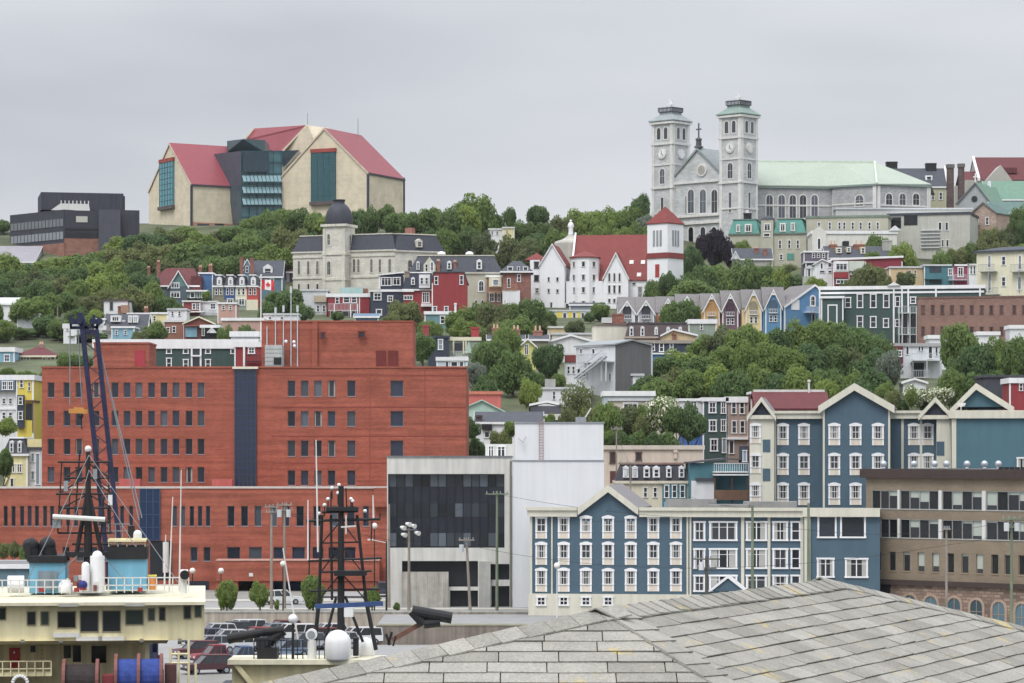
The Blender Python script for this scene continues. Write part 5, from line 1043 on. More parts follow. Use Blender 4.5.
# ---- centre: below the courthouse
b = simple('pale_grey_house', 'pale grey house with tan upper storey below the stone courthouse', 'house', 300, 327, 672, 290, GREYW, 9, wins=[(316.5, 305, 319.5, 312), (322.5, 305, 325.5, 312)], roofm=WHROOF); b.fblock(314, 295.5, 327, 302, -.5, -.01, pt(190, 176, 150), 'upper_band')
b = simple('red_balcony_house', 'red and white balcony house with pale turquoise parapet below the courthouse', 'house', 327, 370, 664, 295, RED, 9, wins=[(335, 297, 339.5, 304), (343, 296.5, 350, 303), (351, 296.5, 357, 303)], fh=.8); b.fblock(340, 287.5, 363, 294.5, 2, 7, pt(176, 212, 208), 'parapet'); b.fblock(363, 288.5, 367.5, 292.5, 2, 4, BRICKRED, 'chimney'); b.rail(328, 358, 303.5, 310, -1.6, GREYW); b.wins([(330, 310.5, 334, 317), (342, 310.5, 349, 317), (351, 310.5, 356, 317)], 'plain')
for px in (334.5, 350.5, 357.5): b.fblock(px-.5, 304, px+.5, 318, -1.7, -1.45, WHITE, 'post')
b.corner(b.H(295)-.3, us=(0, b.uz(359.5, 300)[0], b.W))
b = Bld('navy_house', 'dark navy house with boxy white-trimmed upper storey beside the red balcony house', 'house', 370.3, 403, 660, depth=10); H = b.H(291); b.body(H, NAVY); b.flat(H, DARKROOF, fh=.3); b.wins([(373.5, 292.5, 381.5, 300.5), (387.5, 295.5, 393, 302)], 'quad'); b.win(376, 309, 382, 315.5, 'plain'); u0, z1 = b.uz(379.3, 275, .5); u1, _ = b.uz(402.5, 275, .5); m = MB(); m.box(u0, .5, H+.13, u1, 8, z1); b.mesh('upper_storey', m, NAVY); m = MB(); m.slab([(u0-.3, .1, z1+.15), (u1+.3, .1, z1+.75), (u1+.3, 8.3, z1+.75), (u0-.3, 8.3, z1+.15)], .3); m.box(u0-.05, .42, H+.13, u0+.25, .497, z1-.2); m.box(u0, .42, H+.13, u1, .496, H+.4); b.mesh('trim', m, WHITE); b.wins([(381, 277, 391.5, 286)], 'tri', y=.5); b.wins([(392.7, 277, 400.5, 285.5)], 'pair', y=.5)
b = Bld('stone_chimney_house', 'red house with navy mansard and white bay window left of the big red gable wall', 'house', 403.5, 433, 656, depth=9); H = b.H(290); b.body(H, RED); b.mansard(H+.2, b.H(273), NAVY, ins=.5); b.fblock(419, 274.5, 430, 288, -.9, 1.2, WHT, 'bay'); b.wins([(420.3, 277.5, 423.3, 284), (425, 277.5, 428.3, 284)], y=-.9); b.win(422, 292, 429.5, 303, 'tri'); b.win(403.5, 295, 413, 300, 'tri'); b.dormer(411, 277, 415, 285, y=.2); b.chimney(404.5, 409.5, 271, .3, brick(150, 136, 124, bw=.6, bh=.3), False, 5); b.fblock(402.5, 289.8, 414, 291.8, -.5, -.01, WHITE, 'cornice'); b.fblock(421, 303.5, 433.5, 306.5, -1.5, -.01, WHITE, 'porch_roof')
b = Bld('red_gambrel_house', 'big plain crimson house wall with few small white windows in front of the grey mansard', 'house', 431.5, 467, 648, depth=9); H = b.H(283); b.body(H, RED); m = MB(); u = b.uz(434.5, 273)[0]; v = b.uz(463.5, 273)[0]; z = b.H(272.5); m.prism([(0, H+.002), (b.W, H+.002), (v, z), (u, z)], 0, 9); b.mesh('gambrel_wall', m, RED); m = MB(); m.prism([(u-.2, z), (v+.2, z), (v+.2, z+.2), (u-.2, z+.2)], -.2, 9.2); m.prism([(v+.003, z), (b.W+.003, H), (b.W+.35, H-.1), (v+.3, z+.1)], -.2, 9.2); m.prism([(-.003, H), (u-.003, z), (u-.3, z+.1), (-.35, H-.1)], -.2, 9.2); b.mesh('roof', m, DARKROOF); b.wins([(434.2, 276, 438.3, 285), (459.5, 275, 463.5, 285), (432.7, 306, 437, 312), (444, 306, 448.5, 312)]); b.corner(H, us=(b.uz(432.3, 290)[0],)); b.chimney(454.3, 456.5, 303, -.5, WHITE, False, 2)
b = simple('teal_cottage', 'low teal cottage with white eaves at the foot of the crimson wall', 'house', 425, 459, 630, 312.5, pt(104, 146, 156), 8, wins=[(440, 315.5, 445, 324), (451, 315.5, 459, 323)], fh=.7, roofm=WHROOF)
simple('blue_shed_roof', 'low blue-grey shed roof just above the brick penthouse', 'shed', 355, 378, 560, 317, pt(96, 124, 150), 6, roof='ridge', ridge_y=313.8, roofm=pt(96, 124, 150))
b = Bld('grey_mansard_block', 'long beige building with dark mansard roof, pediment and dormers right of the courthouse', 'building', 409, 502, 694, depth=13); H = b.H(273.5); b.body(H, pt(196, 192, 172)); b.mansard(H+.3, b.H(255.5), DARKROOF, ins=2.0, trim=pt(206, 202, 186)); u0, _ = b.uz(423.5, 272, -.4); u1, _ = b.uz(435.5, 272, -.4); m = MB(); m.box(u0, -.4, H-6, u1, 2, b.H(265)); m.prism([(u0, b.H(265)+.002), (u1, b.H(265)+.002), ((u0+u1)/2, b.H(257))], -.4, 2); b.mesh('pediment', m, pt(206, 204, 180)); b.win(430, 261, 434, 271.5, 'arch', y=-.4); b.win(425, 264, 428, 271.5, 'sash', y=-.4)
b.dormer(447, 260.5, 451.5, 269.5, y=.5); b.dormer(476.5, 259, 482, 269.5, y=.5); b.dormer(416.5, 261, 419.5, 270, y=.5); b.chimney(436.5, 440, 259, -.2, BRICKRED, True, 4); b.chimney(453.5, 456.5, 260, .3, BRICKRED, True, 3); b.win(478, 280, 484.5, 292, 'arch', big=True); b.wins([(474.5, 300, 477.5, 307), (481, 300, 484, 307)], 'plain')
for px in (441.5, 469.5):
    u, z = b.uz(px, 254.5, 6); m = MB(); m.ball((u, 6, z), 1.0, 12, z0=0, sz=.75); b.mesh('skylight_dome', m, WHITE, smooth=True)
b = Bld('brick_hip_house', 'red brick house with dark hipped roof and wooden balcony left of the white church', 'house', 502.5, 531, 682, depth=10); H = b.H(271); b.body(H, brick(146, 84, 74)); b.ridge(H, b.H(260.5), DARKROOF, None, hipl=3, hipr=3, ov=.6); b.wins([(507.5, 266.5, 513, 270.8), (517, 266.5, 520, 270.8), (523, 266.5, 528, 270.8)], 'plain'); b.wins([(517, 274, 521, 282, 'sash'), (507, 278, 510.5, 288, 'plain')], gl=G_DARK); b.rail(503, 517, 284.5, 290, -1.5, pt(190, 150, 116)); b.fblock(502.5, 290.5, 520, 306, -1.4, -.05, WHT, 'base_wall')
b = Bld('brick_bay_house', 'narrow brick house with cream bay and timber balcony between beige block and brick hip roof', 'house', 486.5, 502, 684, depth=9); H = b.H(276); b.body(H, brick(150, 100, 84)); b.flat(H, WHROOF, fh=.5); b.fblock(489, 277.5, 501.5, 287, -.8, -.01, CRM, 'bay'); b.win(492.5, 279, 499, 286, 'plain', y=-.8, gl=G_GREY); b.rail(487, 501.5, 286.5, 291.5, -1.6, pt(196, 150, 112)); b.wins([(489, 292.5, 494.5, 302), (497, 293, 500.5, 302)], 'quad')
b = simple('church_hall_row', 'yellow and white striped low house at the foot of the white church', 'house', 538, 590, 660, 310.5, WHT, 8, wins=[(551.5, 315, 555, 320), (562.5, 312.5, 567, 319.5), (572.5, 312, 576, 320), (581, 312.5, 584.5, 320)], style='plain', roofm=WHROOF)
for a, c in ((557, 562), (568, 572), (577.5, 580)): b.fblock(a, 311.5, c, 322, -.12, -.004, YEL, 'yellow_panel')
simple('grey_porch_roof', 'dark grey low roof strip below the white church octagonal bay', 'house', 570, 604, 664, 305, pt(150, 158, 166), 4, roof='ridge', ridge_y=303, roofm=DARKROOF)
# ---- centre right: attached gable houses with arched balconies
def gable_house(x0, x1, xa, ay, by, Y, wall, inner, label, ridge, eave, arch=True):
    b = Bld('arched_balcony_house', label, 'row house', x0, x1, Y, depth=11, group='arched balcony row houses')
    H = b.H(by); b.body(H, wall, y0=.9); b.ridge(H, b.H(ridge), paint(122, 118, 118, var=.1, sc=1.5), wall, u0=.1, u1=b.W-.1, y0=.9, y1=11, ov=.1, yr=5.5, fascia=False)
    w0 = b.uz(xa-8.9, by)[0]; w1 = b.uz(xa+8.9, by)[0]; um = (w0+w1)/2; za = b.H(ay)-.35
    b.body(H, wall, w0+.2, w1-.2, 0, .89); b.gable(H, za, paint(122, 118, 118, var=.1, sc=1.5), wall, w0+.2, w1-.2, 0, 5, ov=.3, th=.2, bw=.42)
    zc = b.H(by)+.2; R = (w1-w0)*.25; m = MB(); n = 10
    m.extr([(um-R, -.03, zc-1.6), (um+R, -.03, zc-1.6), (um+R, -.03, zc)]+[(um+R*math.cos(math.pi*i/n), -.03, zc+1.5*R*math.sin(math.pi*i/n)) for i in range(1, n)]+[(um-R, -.03, zc)], (0, .026, 0)); b.mesh('arched_recess', m, inner)
    b.rail(xa-4.2, xa+4.2, by-1.2+3, by+5.5, -.5, WHITE, depth=.45); b.wins([(xa-4, by+8, xa-.5, by+15), (xa+.5, by+8, xa+4, by+15)]); m = MB(); m.extr([(um, -.36, za-.45), (um-.35, -.36, za-1.0), (um+.35, -.36, za-1.0)], (0, .05, 0)); b.mesh('gable_vent', m, WHITE)
    b.corner(H, us=(w0+.3, w1-.3), y=0)
    return b
dkin = paint(64, 66, 76); 
gable_house(618, 635.5, 627, 300, 313, 604, WHT, dkin, 'white arched-balcony house, leftmost of the grey-gabled row beside the white church', 296.5, 313)
gable_house(635.7, 656, 646, 299.5, 313, 604, pt(190, 186, 196), dkin, 'lilac grey arched-balcony house left of the round tree in the gabled row', 296.5, 313)
gable_house(656.2, 676, 668, 297.5, 313, 604, pt(186, 120, 92), paint(120, 96, 80), 'terracotta gabled row house half hidden by the round tree', 296, 313)
gable_house(676.2, 701, 687, 295, 311, 604, pt(220, 196, 150), dkin, 'pale gabled row house just right of the round tree', 293.5, 311)
gable_house(701.2, 721.5, 711.7, 293, 310, 602, pt(220, 170, 90), paint(190, 140, 84), 'orange arched-balcony house in the gabled row', 293, 310)
gable_house(721.7, 742, 730.3, 292.5, 310, 601, pt(130, 92, 110), paint(80, 60, 76), 'plum and grey arched-balcony house in the gabled row', 290, 310)
gable_house(742.2, 763, 753.6, 289.3, 308.5, 600, pt(236, 210, 150), paint(150, 140, 116), 'pale yellow arched-balcony house in the gabled row', 289, 308)
b = gable_house(763.2, 786, 773.3, 288.6, 307, 599, pt(90, 146, 190), paint(70, 96, 120), 'sky blue arched-balcony house in the gabled row, beside the bright blue end house', 286.5, 307)
b = Bld('bright_blue_house', 'bright blue end house of the gabled row with broad blank side gable', 'row house', 784.5, 819, 599, 603, depth=9); H = b.H(307); bl = pt(92, 148, 196); b.body(H, bl); ua = b.uz(814.5, 290)[0]; b.gable(H, b.uz(814.5, 285.5)[1], paint(122, 118, 118, var=.1, sc=1.5), None, 0, b.W+6, 0, 9, ov=.25, ua=ua, bw=.4); m = MB(); m.prism([(0, H+.002), (b.W, H+.002), (b.W, b.H(287.5)), (ua, b.uz(814.5, 286)[1])], 0, 9); b.mesh('gable_wall', m, bl)
b.win(810, 295, 815.5, 306.5, 'arch'); b.rail(807, 819, 306.5, 312, -1.3); b.win(811.5, 313.5, 815, 323, 'plain', name='door'); b.fblock(791.5, 299.5, 799.5, 310, -.08, -.004, WHITE, 'white_panel')
m = MB(); u0, z0 = b.uz(793.5, 300); b.corner(H-.2, us=(.1,))
# ---- dark green hotel-like block and neighbours at right
b = Bld('green_clapboard_block', 'long dark green clapboard building with white banding right of the bright blue house', 'building', 819.5, 984, 586, 580, depth=14); H = b.H(287.5, 860); b.body(H, DKGREEN); b.flat(H, WHROOF, fh=.7)
m = MB()
for py in (292.8,): z = b.H(py, 860); m.box(-.05, -.18, z-.2, b.W, -.004, z+.2)
b.mesh('white_band', m, WHITE)
b.wins([(844.6, 297, 851.2, 308), (856.8, 293.8, 863.2, 308), (870, 293.8, 876.6, 308), (883, 293.8, 889.6, 308), (895.2, 296, 900, 307), (910.2, 296.5, 916, 304), (856.8, 315.5, 863.2, 328), (870, 316, 876.6, 328), (883, 318, 889, 328), (895.2, 319, 900, 327)])
u0, z1 = b.uz(821, 298.5, -1.5); u1, _ = b.uz(843.5, 298.5, -1.5); m = MB(); m.box(u0, -1.5, -3, u1, -.01, z1); b.mesh('annex', m, DKGREEN); m = MB(); m.box(u0-.2, -1.8, z1+.003, u1+.2, -.012, z1+.45); m.box(u0, -1.62, 0, u0+.25, -1.504, z1); m.box(u1-.25, -1.62, 0, u1, -1.504, z1); q0, zz = b.uz(827.5, 304.5, -1.5); q1, _ = b.uz(837.5, 304.5, -1.5); m.box(q0, -1.6, zz-.25, q1, -1.504, zz); m.box(q0, -1.6, 0, q0+.25, -1.504, zz-.25); m.box(q1-.25, -1.6, 0, q1, -1.504, zz-.25); b.mesh('trim', m, WHITE)
m = MB()
for px in (819.8, 893.8, 902, 908.3, 936, 980): u = b.uz(px, 300)[0]; m.box(u-.17, -.22, 0, u+.17, -.19, H-.3)
b.mesh('pilaster', m, WHITE)
for ya, yb in ((306, 312.5), (327.5, 334)): b.rail(898, 917, ya, yb, -2.2, GREYW, depth=2.1)
for px in (899, 902.5, 910, 916.5): b.fblock(px-.5, 307, px+.5, 345, -2.3, -2.1, GREYW, 'balcony_post')
b.fblock(903, 313.5, 909.5, 327, -.07, -.004, G_DARK, 'doorway_or_shade'); b.fblock(911, 313.5, 916.5, 327, -.07, -.004, G_DARK, 'doorway_or_shade'); b.fblock(899, 335, 916.5, 345, -.07, -.004, G_DARK, 'doorway_or_shade')
u = b.uz(894, 286)[0]; m = MB(); m.prism([(u-1.3, H+.3), (u+1.3, H+.3), (u, H+1.0)], -.6, 1); b.mesh('small_pediment', m, WHITE)
b = Bld('brown_brick_block', 'plain brown brick block with two rows of narrow dark windows at the right', 'building', 917.5, 1050, 566, 560, depth=14, gl=glass(80, 52, 50)); H = b.H(297.5, 930); b.body(H, brick(146, 106, 92, var=.14)); b.flat(H, TARGREY, brick(120, 80, 70), fh=.35, ov=.1)
for px in (923, 932.8, 942.3, 952, 962, 971.7, 981.7, 991.3, 1001.5, 1014.3, 1024): b.win(px-1.9, 305, px+1.9, 314, 'plain', trim=paint(110, 74, 68), big=True); b.win(px-1.9, 326.5, px+1.9, 335.5, 'plain', trim=paint(110, 74, 68), big=True)
b = Bld('cream_apartments', 'cream three-storey apartment house with slate eaves and iron balconies at the right edge', 'apartment house', 976.5, 1045, 620, 612, depth=12); cr = pt(236, 230, 200); H = b.H(251.5, 990); b.body(H, cr); b.ridge(H, b.H(246.5, 990), SLATE, None, hipl=4, hipr=4, ov=.5, trim=SLATE)
b.wins([(1001.5, 256, 1006, 265.5), (1001.5, 276.5, 1006, 286.5)]); b.wins([(987.5, 254.5, 991.5, 268), (1018, 254.5, 1022, 270), (988, 273, 991.5, 291), (1017, 275, 1022, 290)], 'arch', name='balcony_door')
for a, c, y0, y1 in ((978.5, 995, 264.5, 271), (1010, 1030, 264.5, 271), (978.5, 998, 288, 294)): b.rail(a, c, y0, y1, -1.4, STEEL, depth=1.35, floor=.1)
for px in (988.5, 1019): b.fblock(px-.4, 271.5, px+.4, 293, -1.4, -1.2, STEEL, 'balcony_post')
b = simple('teal_deck_house', 'teal house with recessed deck left of the magenta house', 'house', 924.5, 953, 640, 265, TEAL, 8, wins=[(948, 268.5, 952.5, 276, 'quad')], roofm=WHROOF); b.fblock(929.5, 266.5, 941.5, 284, -.05, -.004, paint(60, 74, 84), 'recess'); b.rail(925, 942, 273, 278.5, -1, TEAL, solid=True)
b = simple('magenta_house', 'narrow magenta house with a white balcony between teal and white houses', 'house', 953.3, 968, 640, 265, pt(160, 60, 94), 8, wins=[(957.5, 267, 963.5, 277, 'pair')], roofm=WHROOF); b.rail(949, 967, 274.5, 279.5, -1.3, GREYW)
simple('narrow_white_house', 'narrow white house with paired windows between magenta house and cream apartments', 'house', 968.3, 977, 640, 264.5, WHT, 8, wins=[(970, 266, 972.3, 274), (973.2, 266, 975.6, 274)], roofm=WHROOF)
simple('peach_house', 'peach flat-fronted house with two slim windows left of the teal deck house', 'house', 890, 924, 642, 267, PEACH, 8, wins=[(908.8, 270, 911.3, 276.5), (914, 270, 916.5, 276.5)], roofm=WHROOF)
b = Bld('red_white_house', 'red and white house with sloping white roofline in front of the green tree', 'house', 833.5, 902, 656, depth=9); H = b.H(266); b.body(H, pt(150, 48, 66)); m = MB(); z0, z1 = b.H(259.5), b.H(256.8); m.prism([(0, H+.002), (b.W, H+.002), (b.W, z1-.2), (0, z0-.2)], 0, 9); b.mesh('upper_wall', m, pt(150, 48, 66)); m = MB(); m.prism([(-.3, z0-.2), (b.W+.3, z1-.2), (b.W+.3, z1+.25), (-.3, z0+.25)], -.4, 9.3); b.mesh('roof', m, WHITE); b.fblock(834, 261, 848.5, 272, -.5, -.01, WHT, 'bay'); b.win(835.5, 263, 847.5, 270.5, 'tri', y=-.5); b.fblock(834, 272.2, 848.5, 278, -.5, -.01, RED, 'red_band'); b.win(836, 279, 848, 284, 'tri', y=-.2); b.fblock(849, 261, 864.5, 271, -.5, -.01, pt(208, 216, 204), 'bay'); b.win(850.5, 270.5, 858, 275, 'pair', y=-.1); b.corner(H+1, us=(0, b.uz(849, 266)[0], b.uz(865.5, 266)[0], b.W))
b = Bld('white_arcaded_house', 'small white house with arched loggia left of the red and white house', 'house', 814.5, 833, 658, depth=8); H = b.H(264.5); b.body(H, WHT); b.gable(H, b.H(260), WHROOF, WHT, bw=.2, ua=b.uz(822, 262)[0]); b.wins([(819.8, 262.5, 823.5, 269.5), (827, 262, 832.5, 268)], 'archd'); b.wins([(819.5, 270.5, 825, 273), (828, 270.5, 832, 273)], 'plain')
r = thing('white_pavilion', 'tiny white open pavilion with four posts beside the arcaded white house', 'pavilion', (X(808.7, 650), 650, Z(276.5, 650))); m = MB()
for x in (-1.0, -.33, .33, 1.0):
    q = MB(); q.box(x-.1, -1, 0, x+.1, -.8, 1.7); q.build('post', WHITE, r)
m.prism([(-1.2, 1.7), (1.2, 1.7), (0, 2.5)], -1.2, 1.0); m.build('roof', WHROOF, r); m = MB(); m.box(-1.3, -1.2, -6, 1.3, 1.2, 0); m.build('base', CONC, r)
b = Bld('dark_slate_row', 'dark slate-roofed house with yellow-white dormers and red brick chimneys', 'house', 826, 892, 692, depth=10); H = b.H(258); b.body(H, pt(110, 104, 104)); b.ridge(H, b.H(245.5), DARKROOF, pt(110, 104, 104)); 
for q in ((836, 247.5, 842, 253.5), (846.5, 247, 851, 252.5), (860.5, 247, 865.5, 254)): b.dormer(*q, y=1.2, mat=pt(214, 196, 140), gab=False, depth=3)
b.chimney(829.5, 837, 240.5, 4, BRICKRED, True, 4); b.chimney(854, 864.5, 240, 3.5, BRICKRED, True, 5); b.chimney(882.8, 892, 240, 3, CONC, False, 6); b.fblock(843, 241.5, 849, 247, 5, 7, BLACK, 'roof_hatch')
b = simple('purple_roof_house', 'low house with purple-grey front and white trim left of the dark slate house', 'house', 804, 828, 690, 251.5, pt(116, 104, 124), 7, wins=[(812, 253, 815, 258), (817, 253, 820, 258), (822, 253, 825, 258)], roofm=WHROOF)
b = simple('dark_cottage', 'small dark navy cottage roof above the arcaded white house', 'house', 806, 826, 668, 262, NAVY, 7, roofm=DARKROOF)
b = Bld('white_arch_building', 'white building with arched niche, pediment and stepped parapet below the green mansard convent', 'building', 812, 897, 724, depth=10); H = b.H(232); b.body(H, pt(228, 226, 218)); b.flat(H, WHROOF, fh=.8); u = b.uz(819, 229)[0]; m = MB(); m.box(0, -.4, -3, u*2, -.01, H+.1); m.prism([(0, H+.102), (2*u, H+.102), (u, H+1.4)], -.4, 2); b.mesh('arched_bay', m, pt(228, 226, 218)); b.win(816.8, 237.5, 821.3, 250, 'archd', y=-.4); u = b.uz(895, 228)[0]; m = MB(); m.prism([(u-1.5, H+.3), (u+1.5, H+.3), (u, H+1.6)], -.5, 2); b.mesh('pediment', m, WHT); b.fblock(843, 241, 849, 247, -.06, -.004, G_DARK, 'doorway_or_shade')
b = Bld('slate_cottage', 'dark slate-roofed cottage with white gable and brick chimney just below the green mansard convent', 'house', 734, 772, 716, depth=8); H = b.H(259); b.body(H, pt(176, 172, 166)); b.ridge(H, b.H(248), DARKROOF, pt(176, 172, 166)); u0, u1 = b.uz(731.5, 259)[0], b.uz(739, 259)[0]; b.gable(H, b.H(252), DARKROOF, WHT, u0, u1, -.8, 3, ov=.2, bw=.3); b.chimney(754.5, 758.5, 246, 2, BRICKRED, True, 4); b.chimney(763.5, 767, 249, 1, BRICKRED, False, 3)
# ---- convent and modern wing
b = Bld('green_mansard_convent', 'long beige convent with bright green copper mansard roof below the basilica', 'convent', 728.5, 806, 744, 740, depth=14); be = pt(188, 186, 166); H = b.H(234, 760); b.body(H, be)
for (a, c) in ((728.5, 760), (773, 806)):
    u0, u1 = b.uz(a, 230)[0], b.uz(c, 230)[0]; b.mansard(H+.2, b.H(219.5, 760), TEALROOF, u0=u0+.25, u1=u1-.25, ins=.9, trim=paint(110, 130, 118), cap=paint(110, 136, 124))
for q in ((736, 224.5, 740.3, 232.5), (744.5, 224, 752, 232.5), (779.5, 223, 786, 232), (790.5, 222.5, 795, 231.5)): b.dormer(*q, y=.35, style='pair', gab=False, mat=pt(214, 214, 196))
u0, z1 = b.uz(761, 220.5, -.8); u1, _ = b.uz(773, 220.5, -.8); m = MB(); m.box(u0, -.8, -3, u1, 6, z1); b.mesh('centre_bay', m, be); m = MB(); m.lathe(((u0+u1)/2, 1, z1+.01), [(1.9, 0), (1.6, .7), (.6, 1.2), (.25, 1.4), (.2, 2.6)], 12); b.mesh('cupola', m, DARKROOF); b.win(764, 223.5, 770.5, 231, 'pair', y=-.8); b.win(763.5, 233, 770, 237, 'plain', y=-.8)
for px in (771.5, 780, 789.3, 797.8): b.win(px-1.5, 240, px+1.5, 248.5, 'sash', big=True)
b.wins([(779.5, 254, 783, 260), (745, 241, 748.5, 248)]); b.fblock(787, 253.5, 794, 260, -.1, -.004, TEALROOF, 'garage_door'); b.chimney(743.5, 751, 213, 4, BLACK, False, 3); b.fblock(745.5, 210, 748.5, 213, 4, 6, WHT, 'vent')
c = Bld('convent_wing', 'plain beige three-storey wing with a row of small windows right of the green mansard', 'convent wing', 806.3, 888, 742, 738, depth=12); H = c.H(216.5, 830); c.body(H, be); c.flat(H, TARGREY, paint(120, 140, 124), fh=.5)
for px in (819, 829.8, 839.5, 844.3, 852.7, 860.7, 869.5, 877.7): c.win(px-1.5, 222, px+1.5, 229.5, 'sash')
b = Bld('grey_modern_school', 'pale grey flat-roofed modern block with dark window bands below the basilica transept', 'school', 888, 970, 752, 746, depth=16); H = b.H(213.5, 930); gw = paint(190, 190, 180, var=.08, streak=.12); b.body(H, gw); b.flat(H, WHROOF, paint(70, 74, 84), fh=.6); b.fblock(904, 215.5, 917.5, 225, -.1, -.004, G_DARK, 'window_band'); b.fblock(888, 217.5, 901, 228, -.1, -.004, G_DARK, 'window_band'); b.wins([(938, 222, 942, 230.5), (945, 222, 948.5, 230.5), (941.5, 239.5, 944, 247), (946, 239.5, 949, 247)], 'plain')
m = MB(); q0, z1 = b.uz(921, 231); q1, _ = b.uz(940, 231); 
for k in range(6): m.box(q0, -.5, z1-k*.9, q1, -.01, z1-k*.9+.25)
b.mesh('stair_screen', m, GREYW)
simple('grey_terrace_wall', 'long low pale grey wall between the basilica nave and the modern grey block', 'wall', 836, 972, 758, 208.5, paint(196, 198, 196, var=.06), 6, corners=False, fh=.4)
simple('far_white_house', 'tiny white house at the far left edge beside the dark library', 'house', -4, 14, 790, 232, WHT, 8, roofm=WHROOF)
b = Bld('grey_roof_hall', 'low hall with broad pale mauve-grey roof at the left edge below the dark library', 'hall', -30, 34, 742, depth=14); H = b.H(262); b.body(H, GREYW); b.ridge(H, b.H(243.5), paint(150, 146, 154, var=.08), GREYW, yr=12)
# ---- skyline at the right
b = Bld('slate_roofed_house', 'steep dark slate-roofed house with white gable parapet beside the pale green basilica roof', 'house', 894, 946, 806, depth=12); H = b.H(186.5); b.body(H, pt(186, 182, 150)); b.ridge(H, b.H(167), DARKROOF, None); m = MB(); u = b.uz(947, 180)[0]; m.extr([(u, -.5, H-.5), (u, 6, b.H(163.5)), (u, 13, H-.5)], (.8, 0, 0)); b.mesh('gable_parapet', m, WHT); b.chimney(926, 936.5, 163, 5, BLACK, False, 3); b.chimney(886.5, 897.5, 161.5, 6, BLACK, False, 3); b.dormer(925.5, 175.5, 932.5, 183, y=2, gab=False); b.wins([(931.5, 192, 934.5, 200), (939, 192, 942.5, 200)])
for x0, x1, yt, lab in ((946.5, 953.8, 164.5, 'tall dark brick chimney stack, the left one of two beside the red roof'), (958, 964.3, 163.8, 'tall dark brick chimney stack, the right one of two beside the red roof')):
    r = thing('chimney_stack', lab, 'chimney', (X((x0+x1)/2, 792), 792, tz(0, 792)), group='brick chimney stacks'); w = (x1-x0)/2*792/F; z = Z(yt, 792)-r.location.z; m = MB(); m.hexa([(-w, -w, -2), (w, -w, -2), (w, w, -2), (-w, w, -2), (-w*.88, -w*.88, z-1), (w*.88, -w*.88, z-1), (w*.88, w*.88, z-1), (-w*.88, w*.88, z-1)]); m.build('shaft', brick(96, 76, 74, 100, 84, 80), r); m = MB(); m.box(-w*1.08, -w*1.08, z-1, w*1.08, w*1.08, z); m.build('cap', paint(110, 104, 100), r)
b = Bld('red_roofed_hall', 'big hall with long red roof at the right end of the skyline', 'hall', 965, 1060, 826, depth=20); H = b.H(180); b.body(H, pt(176, 172, 164)); b.ridge(H, b.H(154.5), REDROOF, pt(176, 172, 164), u0=b.uz(979, 170)[0], ov=.2, fascia=False); m = MB(); u = b.uz(977.5, 170)[0]; m.extr([(u, -.5, b.H(181)), (u, -.5, b.H(178)), (u, 10, b.H(152.5)), (u, 10, b.H(155.5))], (.7, 0, 0)); b.mesh('gable_edge', m, WHT); m = MB(); g0 = b.uz(986, 181, -3)[0]; g1 = b.uz(1012, 181, -3)[0]; m.box(g0, -3, 0, g1, -.01, b.H(181)); m.prism([(g0, b.H(181)), (g1, b.H(181)), (b.uz(999, 166)[0], b.H(166))], -3, 8); b.mesh('grey_gable', m, pt(184, 180, 172)); b.fblock(1002, 167.5, 1017, 173, 2, 8, REDROOF, 'dormer'); b.ridge(b.H(181), b.H(170), REDROOF, None, u0=-.5, u1=b.uz(980, 170)[0], y0=1, y1=12, fascia=False)
b = Bld('green_roofed_chapel', 'grey chapel with dark round window, white cross and green roof at the right', 'chapel', 957.5, 990, 780, 776, depth=30); H = b.H(203); gy = paint(168, 174, 176, var=.07); b.body(H, gy); ua = b.uz(975.5, 182)[0]; b.gable(H, b.uz(975.5, 183)[1], paint(104, 140, 120, var=.12, sc=1), gy, ua=ua, ov=.4, bw=.45, trim=paint(110, 116, 122)); n = 16; u, z = b.uz(974.5, 199); m = MB(); m.extr([(u+.85*math.cos(2*math.pi*i/n), -.12, z+.85*math.sin(2*math.pi*i/n)) for i in range(n)], (0, .11, 0)); b.mesh('round_window', m, G_DARK); z = b.uz(975, 183)[1]; m = MB(); m.box(ua-.12, -.3, z, ua+.12, 0, z+2.6); m.box(ua-.6, -.3, z+1.5, ua-.122, 0, z+1.8); m.box(ua+.122, -.3, z+1.5, ua+.6, 0, z+1.8); b.mesh('cross', m, WHITE)
c = Bld('green_roofed_nave', 'long green sheet-roofed hall behind the grey chapel at the right edge', 'hall', 988, 1060, 790, depth=16); H = c.H(199.5); c.body(H, gy); c.ridge(H, c.H(179), paint(104, 142, 122, var=.12, sc=1), gy); c.fblock(988, 181, 991, 200, -1.2, -.01, WHT, 'white_pier')
b = Bld('stone_gable_house', 'stone house with teal-green roof and pink stone gable below the chapel', 'house', 971, 996, 764, 760, depth=10); sn = brick(184, 160, 144, bw=.8, bh=.4, var=.15); H = b.H(214); b.body(H, sn); b.gable(H, b.uz(983.5, 203)[1], paint(88, 116, 112, var=.12, sc=1), sn, ua=b.uz(983.5, 210)[0], bw=.3, trim=paint(110, 106, 100)); b.wins([(975.5, 217, 979, 225), (985.5, 217, 989, 225)])
c = Bld('teal_roofed_wing', 'teal-green roofed stone wing at the right edge behind the shrubs', 'house', 993, 1050, 768, depth=12); H = c.H(213); c.body(H, sn); c.ridge(H, c.H(200.5), paint(88, 118, 112, var=.12, sc=1), sn); c.win(997.5, 215, 1002, 220, 'plain')
